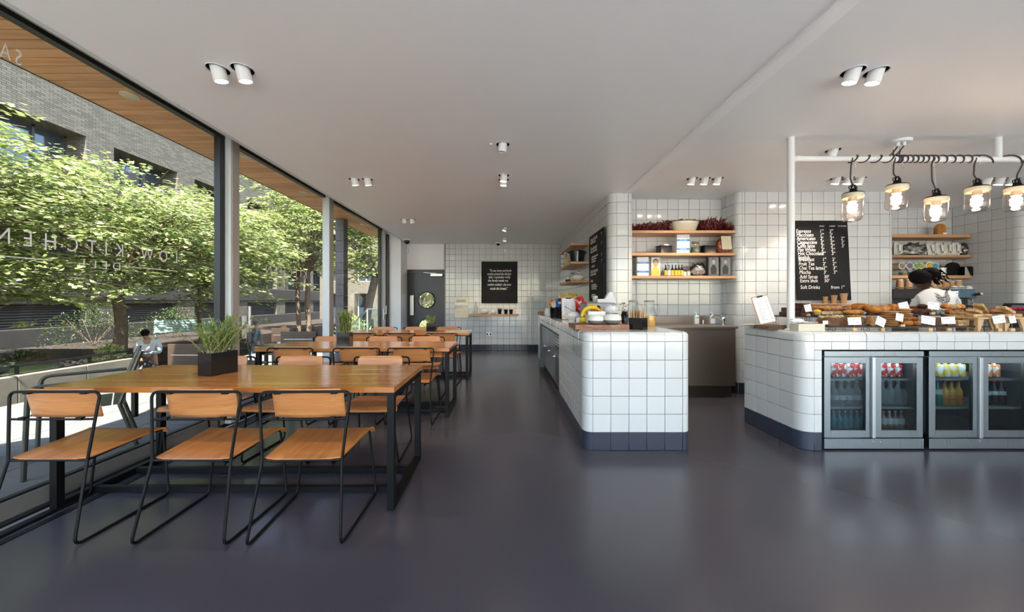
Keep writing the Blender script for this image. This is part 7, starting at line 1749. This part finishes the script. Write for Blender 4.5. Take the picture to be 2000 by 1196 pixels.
for px, h, r, st_ in ((1757, .14, .042, 0), (1774, .145, .045, 0), (1822, .125, .040, 0), (1833, .125, .040, 0), (1845.5, .135, .047, 0), (1858, .115, .040, 0), (1871, .13, .045, 0)):
    t = thing('kraft_cup', nth(k, 7) + ' upturned kraft cup on the espresso machine', 'cup', (PX(px, 5.22), 5.22, ztop), group='upturned kraft cups on the espresso machine')
    MB().lathe([(r, 0), (r * 1.03, .004), (r * .74, h), (0, h)], n=20, cap=False).build('cup_wall', M['kraft'], t); MB().lathe([(r * .76, h - .006), (r * .78, h + .004), (r * .7, h + .004)], n=20, cap=False).build('white_rim', M['paper'], t); k += 1
for k, px in enumerate((1868, 1882, 1896)):
    t = thing('espresso_cup', nth(k, 3) + ' upturned white cup at the front of the machine top', 'cup', (PX(px, 5.1), 5.125, ztop), group='upturned white cups'); MB().ball((0, 0, 0), (.048, .04, .05), 18, 12, flat=.02).build('cup_wall', M['white_gloss'], t)

# ================================================================== people
skin_light = mat('light_skin', (.50, .27, .18), .5); skin_dark = mat('dark_skin', (.055, .024, .013), .45)
def skinned(name, chains, m, parent=None, sub=2):
    """chains: list of [(point, radius), ...]; a chain may begin at an earlier vertex by giving its index"""
    vs_ = []; rad = []; ed = []; roots = []
    for ch in chains:
        prev = None
        for it in ch:
            if isinstance(it, int): prev = it; continue
            p, r = it; vs_.append(tuple(p)); rad.append(r if isinstance(r, tuple) else (r, r)); i = len(vs_) - 1
            if prev is None: roots.append(i)
            else: ed.append((prev, i))
            prev = i
    me = bpy.data.meshes.new(name); me.from_pydata(vs_, ed, []); o = bpy.data.objects.new(name, me); C.objects.link(o)
    if parent: o.parent = parent
    md = o.modifiers.new('skin', 'SKIN'); md.use_smooth_shade = True
    sv = me.skin_vertices[0].data if me.skin_vertices else None
    if sv is None:
        bm = bmesh.new(); bm.from_mesh(me); bm.verts.layers.skin.verify(); bm.to_mesh(me); bm.free(); sv = me.skin_vertices[0].data
    for i, r in enumerate(rad): sv[i].radius = r; sv[i].use_root = i in roots
    ss_ = o.modifiers.new('smooth', 'SUBSURF'); ss_.levels = sub; ss_.render_levels = sub
    me.materials.append(m)
    dg = bpy.context.evaluated_depsgraph_get(); ev = o.evaluated_get(dg); nm = bpy.data.meshes.new_from_object(ev)
    o.modifiers.clear(); o.data = nm; nm.name = name
    if not nm.materials: nm.materials.append(m)
    for p in nm.polygons: p.use_smooth = True
    return o
def V(x, y, z): return Vector((x, y, z))
def hand(w, d, curl=.6, s=1.0):
    """five fingers as separate chains rooted in the palm; w = wrist, d = direction"""
    d = d.normalized(); side = d.cross(V(0, 0, 1)).normalized() if abs(d.z) < .9 else V(1, 0, 0); dn = V(0, 0, -1) if abs(d.z) < .9 else V(0, 1, 0); out = [[(w, .022 * s), (w + d * .05 * s, (.036 * s, .016 * s)), (w + d * .085 * s, (.038 * s, .014 * s))]]
    for k, L in enumerate((.062, .072, .068, .052)):
        b = w + d * .078 * s + side * (.027 - .018 * k) * s; m_ = b + (d + dn * curl * .4) * L * .5 * s; e = m_ + (d + dn * curl * 1.4).normalized() * L * .5 * s
        out.append([(b, .0085 * s), (m_, .008 * s), (e, .0065 * s)])
    b = w + d * .03 * s + side * .025 * s; out.append([(b, .011 * s), (b + (d * .6 + side).normalized() * .035 * s, .0095 * s), (b + (d * 1.2 + side * .8).normalized() * .062 * s, .0075 * s)])
    return out
def head_mesh(parent, c, R, skin, hair, hairm, s=1.0, style='short'):
    """a face on -y of R's frame: eyes, nose, mouth, ears, hair; children of the body"""
    def at(x, y, z): return c + R @ (V(x, y, z) * s)
    e = R.to_euler()
    for sx in (-1, 1):
        MB().ball(at(sx * .031, -.088, .005), .011 * s, 10, 7).build('eye', mat('eye_white', (.6, .6, .58), .3), parent); MB().ball(at(sx * .031, -.096, .005), .0055 * s, 8, 6).build('pupil', M['black'], parent)
        MB().tube([at(sx * .046, -.090, .024), at(sx * .03, -.096, .028), at(sx * .016, -.095, .024)], .0035 * s, 6).build('eyebrow', hairm, parent)
        MB().ball(at(sx * .077, .005, -.005), (.010 * s, .02 * s, .03 * s), 10, 8, rot=e).build('ear', skin, parent)
    MB().tube([at(0, -.092, .012), at(0, -.108, -.022), at(0, -.098, -.030)], .009 * s, 8, radii=[.006 * s, .011 * s, .008 * s]).build('nose', skin, parent)
    MB().tube([at(-.022, -.088, -.052), at(0, -.096, -.050), at(.022, -.088, -.052)], .005 * s, 6).build('mouth', mat('lips', (.28, .09, .07), .5), parent)
    mb = MB().ball(at(0, .018, .032), (.086 * s, .098 * s, .092 * s), 20, 14, .06, 5, 3, rot=e)
    if style == 'long': mb.tube([at(0, .05, .03), at(0, .085, -.05), at(0, .08, -.14)], .05 * s, 12, radii=[.07 * s, .065 * s, .03 * s])
    if style == 'bun': mb.ball(at(.0, .11, .075), (.06 * s, .055 * s, .055 * s), 16, 12, .25, 6, 5, rot=e)
    mb.build('hair', hairm, parent)
def figure(x, y, z, rz, label, H=1.75, pose='walk', top_m=None, leg_m=None, hair_m=None, style='short', head_down=.0, skin=None, stride=.22, arms='swing'):
    skin = skin or skin_light; s = H / 1.75
    t = thing('person', label, 'person', (x, y, z), rz, 'people outside on the street')
    P0 = lambda a, b, c: V(a, b, c) * s
    hip, chest, nk, hd = P0(0, 0, .95), P0(0, -.01 - head_down * .05, 1.30), P0(0, -.02 - head_down * .08, 1.50), P0(0, -.035 - head_down * .14, 1.625 - head_down * .03)
    kl, kr = P0(-.10, -stride * .55, .50), P0(.10, stride * .35, .50); al, ar = P0(-.10, -stride, .09), P0(.10, stride * 1.15, .10)
    if arms == 'swing': el, er, wl, wr = P0(-.25, .10, 1.12), P0(.25, -.08, 1.12), P0(-.24, .04, .90), P0(.24, -.24, .95)
    else: el, er, wl, wr = P0(-.25, -.06, 1.12), P0(.25, -.06, 1.12), P0(.06, -.24, 1.17), P0(-.07, -.25, 1.12)
    body = [[(hip, .13 * s), (P0(0, 0, 1.10), (.14 * s, .10 * s)), (chest, (.16 * s, .11 * s)), (P0(0, -.01, 1.42), (.12 * s, .08 * s)), (nk, .052 * s), (hd + P0(0, .01, -.05), (.062 * s, .075 * s)), (hd, (.075 * s, .088 * s)), (hd + P0(0, .005, .055), (.062 * s, .072 * s))],
            [2, (P0(-.18, 0, 1.40), .055 * s), (el, .042 * s), (wl, .028 * s)], [2, (P0(.18, 0, 1.40), .055 * s), (er, .042 * s), (wr, .028 * s)],
            [0, (P0(-.10, 0, .88), .09 * s), (kl, .06 * s), (al, .04 * s), (al + P0(0, -.12, -.05), .034 * s)], [0, (P0(.10, 0, .88), .09 * s), (kr, .06 * s), (ar, .04 * s), (ar + P0(0, -.12, -.04), .034 * s)]]
    b = skinned('body', body + hand(wl, (wl - el), s=s) + hand(wr, (wr - er), s=s), skin, t)
    skinned('shirt', [[(hip + P0(0, 0, .0), (.145 * s, .125 * s)), (P0(0, 0, 1.10), (.158 * s, .12 * s)), (chest, (.178 * s, .13 * s)), (P0(0, -.01, 1.43), (.13 * s, .092 * s)), (P0(0, -.015, 1.475), .066 * s)],
                      [2, (P0(-.19, 0, 1.405), .070 * s), (el, .056 * s), (el.lerp(wl, .85), .042 * s)], [2, (P0(.19, 0, 1.405), .070 * s), (er, .056 * s), (er.lerp(wr, .85), .042 * s)]], top_m, t)
    skinned('trousers', [[(P0(0, 0, .97), (.14 * s, .12 * s)), (P0(0, 0, .90), (.145 * s, .12 * s))], [1, (P0(-.10, 0, .84), .105 * s), (kl, .075 * s), (al + P0(0, 0, .02), .058 * s)], [1, (P0(.10, 0, .84), .105 * s), (kr, .075 * s), (ar + P0(0, 0, .02), .058 * s)]], leg_m, t)
    for a in (al, ar): MB().ball(a + P0(0, -.06, -.045), (.045 * s, .125 * s, .045 * s), 14, 8, flat=.8).build('shoe', M['black'], t)
    head_mesh(t, hd, Euler((head_down * .7, 0, 0)).to_matrix(), skin, True, hair_m, s, style)
    return t
wsh = mat('white_cotton', (.72, .73, .76), .85, bump=.2, bscale=12); blk = mat('black_hair', (.005, .004, .004), .9, spec=.15, bump=.5, bscale=60); brn = mat('brown_hair', (.10, .06, .035), .6); fair = mat('fair_hair', (.36, .22, .10), .6); gry = mat('grey_hair', (.12, .11, .10), .7)
figure(PX(291, 9.4), 9.4, -1.245, .35, 'man in a white shirt and grey trousers walking with folded arms', 1.78, top_m=wsh, leg_m=mat('grey_trousers', (.13, .13, .16), .8), hair_m=blk, head_down=.9, stride=.18, arms='fold')
jean = mat('pale_denim', (.28, .40, .55), .8); p2 = figure(PX(500, 12.2), 12.2, -1.245, 2.4, 'man walking away with a grey backpack and pale jeans', 1.85, top_m=mat('slate_jacket', (.10, .13, .14), .8), leg_m=jean, hair_m=gry, stride=.22)
bp2 = MB().ball((0, .20, 1.24), (.17, .11, .25), 18, 14, .06, 3, 2).build('backpack', mat('grey_backpack', (.17, .17, .18), .7), p2)
for s in (-1, 1): MB().tube([(s * .10, .12, 1.42), (s * .11, -.02, 1.53), (s * .12, -.16, 1.40), (s * .12, -.12, 1.10)], .022, 8, flat=.4, fl=.05).build('strap', mat('pale_strap', (.50, .42, .42), .7), bp2)
MB().ball((0, .30, 1.14), (.12, .04, .09), 14, 10).build('front_pocket', mat('pale_pocket', (.45, .45, .47), .7), bp2)
figure(PX(552, 12.0), 12.0, -1.245, 2.0, 'fair-haired person in a white top walking with the backpacker', 1.70, top_m=wsh, leg_m=mat('pale_trousers', (.42, .46, .55), .8), hair_m=fair, style='long', skin=mat('warm_skin', (.50, .28, .20), .5), stride=.18)

# barista, seen from behind, bending to the left over the machine
t = thing('person', 'barista in a white rooster-print T-shirt bending over behind the pastries', 'person', (0, 0, 0))
D_ = 4.35
def W(px, py, d=D_): return P(px, py, d)
hip = W(1832, 668, 4.25); lum = W(1828, 630, 4.30); mid = W(1828, 598, 4.36); up = W(1818, 575, 4.44); nk = W(1806, 562, 4.50); hd = W(1800, 549, 4.56)
shL, shR = W(1797, 583, 4.47), W(1848, 578, 4.45); elL, elR = W(1783, 625, 4.50), W(1874, 616, 4.50); wrL, wrR = W(1788, 648, 4.68), W(1868, 640, 4.72)
kl, kr = V(hip.x - .11, 4.28, .50), V(hip.x + .11, 4.28, .50)
chains = [[(hip, .13), (lum, (.14, .11)), (mid, (.16, .115)), (up, (.12, .09)), (nk, .054), (hd + V(0, 0, -.03), (.066, .076)), (hd, (.078, .088)), (hd + V(-.01, 0, .05), (.065, .075))],
          [2, (shL, .062), (elL, .045), (wrL, .03)], [2, (shR, .062), (elR, .045), (wrR, .03)],
          [0, (V(hip.x - .11, 4.26, .74), .092), (kl, .065), (V(hip.x - .11, 4.25, .09), .042), (V(hip.x - .11, 4.38, .035), .035)], [0, (V(hip.x + .11, 4.26, .74), .092), (kr, .065), (V(hip.x + .11, 4.25, .09), .042), (V(hip.x + .11, 4.38, .035), .035)]]
skinned('body', chains + hand(wrL, wrL - elL) + hand(wrR, wrR - elR), skin_dark, t)
shirt = skinned('t_shirt', [[(hip + V(0, 0, .02), (.150, .125)), (lum, (.165, .130)), (mid, (.190, .130)), (up + V(0, 0, .0), (.150, .10)), (nk + V(.0, -.01, -.035), .074)], [2, (shL + V(-.01, 0, .01), .088), (shL.lerp(elL, .62), .074)], [2, (shR + V(.01, 0, .01), .088), (shR.lerp(elR, .72), .072)]], wsh, t)
skinned('trousers', [[(hip + V(0, 0, .0), (.14, .12)), (hip + V(0, 0, -.07), (.145, .12))], [1, (V(hip.x - .11, 4.26, .72), .105), (kl, .078), (V(hip.x - .11, 4.25, .10), .06)], [1, (V(hip.x + .11, 4.26, .72), .105), (kr, .078), (V(hip.x + .11, 4.25, .10), .06)]], M['black'], t)
head_mesh(t, hd, Euler((0, .15, math.radians(125) + PI)).to_matrix(), skin_dark, True, blk, 1.0, 'none')
hb_ = MB().ball(W(1797, 541, 4.52), (.105, .10, .092), 20, 14, .10, 5, 3).ball(W(1815, 534, 4.50), (.095, .09, .070), 20, 14, .22, 6, 5); rr = random.Random(9)
c_ = W(1822, 540, 4.48)
for k in range(26):
    a = rr.uniform(-1.2, 1.6); b_ = rr.uniform(-.8, .8); p_ = c_ + V(math.cos(a) * .05, b_ * .05, math.sin(a) * .05); hb_.tube([p_, p_ + V(math.cos(a) * .05, b_ * .03, math.sin(a) * .03), p_ + V(math.cos(a) * .055 + .02, b_ * .04, math.sin(a) * .03 - .03)], .007, 5)
hb_.build('hair', blk, t)
# rooster print projected along +y onto the back of the shirt so that it lies on the cloth
bm = bmesh.new(); bm.from_mesh(shirt.data); 
from mathutils.bvhtree import BVHTree
bvh = BVHTree.FromBMesh(bm); bm.free()
ink = two_tone('rooster_ink', (.04, .04, .045), (.42, .41, .42), 90, .5, .8)
ROOST = [(1825, 572), (1830, 577), (1827, 580), (1832, 584), (1829, 587), (1834, 590), (1838, 591), (1841, 594), (1846, 595), (1851, 594), (1855, 590), (1856, 584), (1855, 578), (1852, 573), (1851.5, 568), (1849.5, 566.5), (1847.5, 567), (1846.5, 570), (1845, 571.5), (1846.3, 573), (1846.5, 577), (1845, 580), (1841, 580.5), (1837, 578), (1834, 575.5), (1831, 573.5), (1828, 573.5)]
from mathutils.geometry import tessellate_polygon
def on_cloth(px, py, off=.003):
    d = (P(px, py, 5) - V(0, 0, EYE)).normalized(); h = bvh.ray_cast(V(0, 0, EYE), d)
    return (h[0] - d * off) if h[0] else P(px, py, 4.2)
gx = [(1825 + i * 1.0, 566 + j * 1.0) for j in range(31) for i in range(33)]
def inside(x, y, poly):
    c = False; n = len(poly)
    for i in range(n):
        (x1_, y1_), (x2_, y2_) = poly[i], poly[i - 1]
        if (y1_ > y) != (y2_ > y) and x < (x2_ - x1_) * (y - y1_) / (y2_ - y1_) + x1_: c = not c
    return c
mb = MB()
for x, y in gx:
    if inside(x + .5, y + .5, ROOST): mb.add([on_cloth(x, y), on_cloth(x + 1, y), on_cloth(x + 1, y + 1), on_cloth(x, y + 1)], ((0, 1, 2, 3),), True)
for (a, b_) in (((1844, 594), (1843, 601)), ((1849, 594), (1850, 601)), ((1843, 601), (1839, 602)), ((1850, 601), (1854, 602))):
    p0, p1 = on_cloth(*a), on_cloth(*b_); mb.tube([p0, p1], .0035, 5)
mb.build('rooster_print', ink, t)
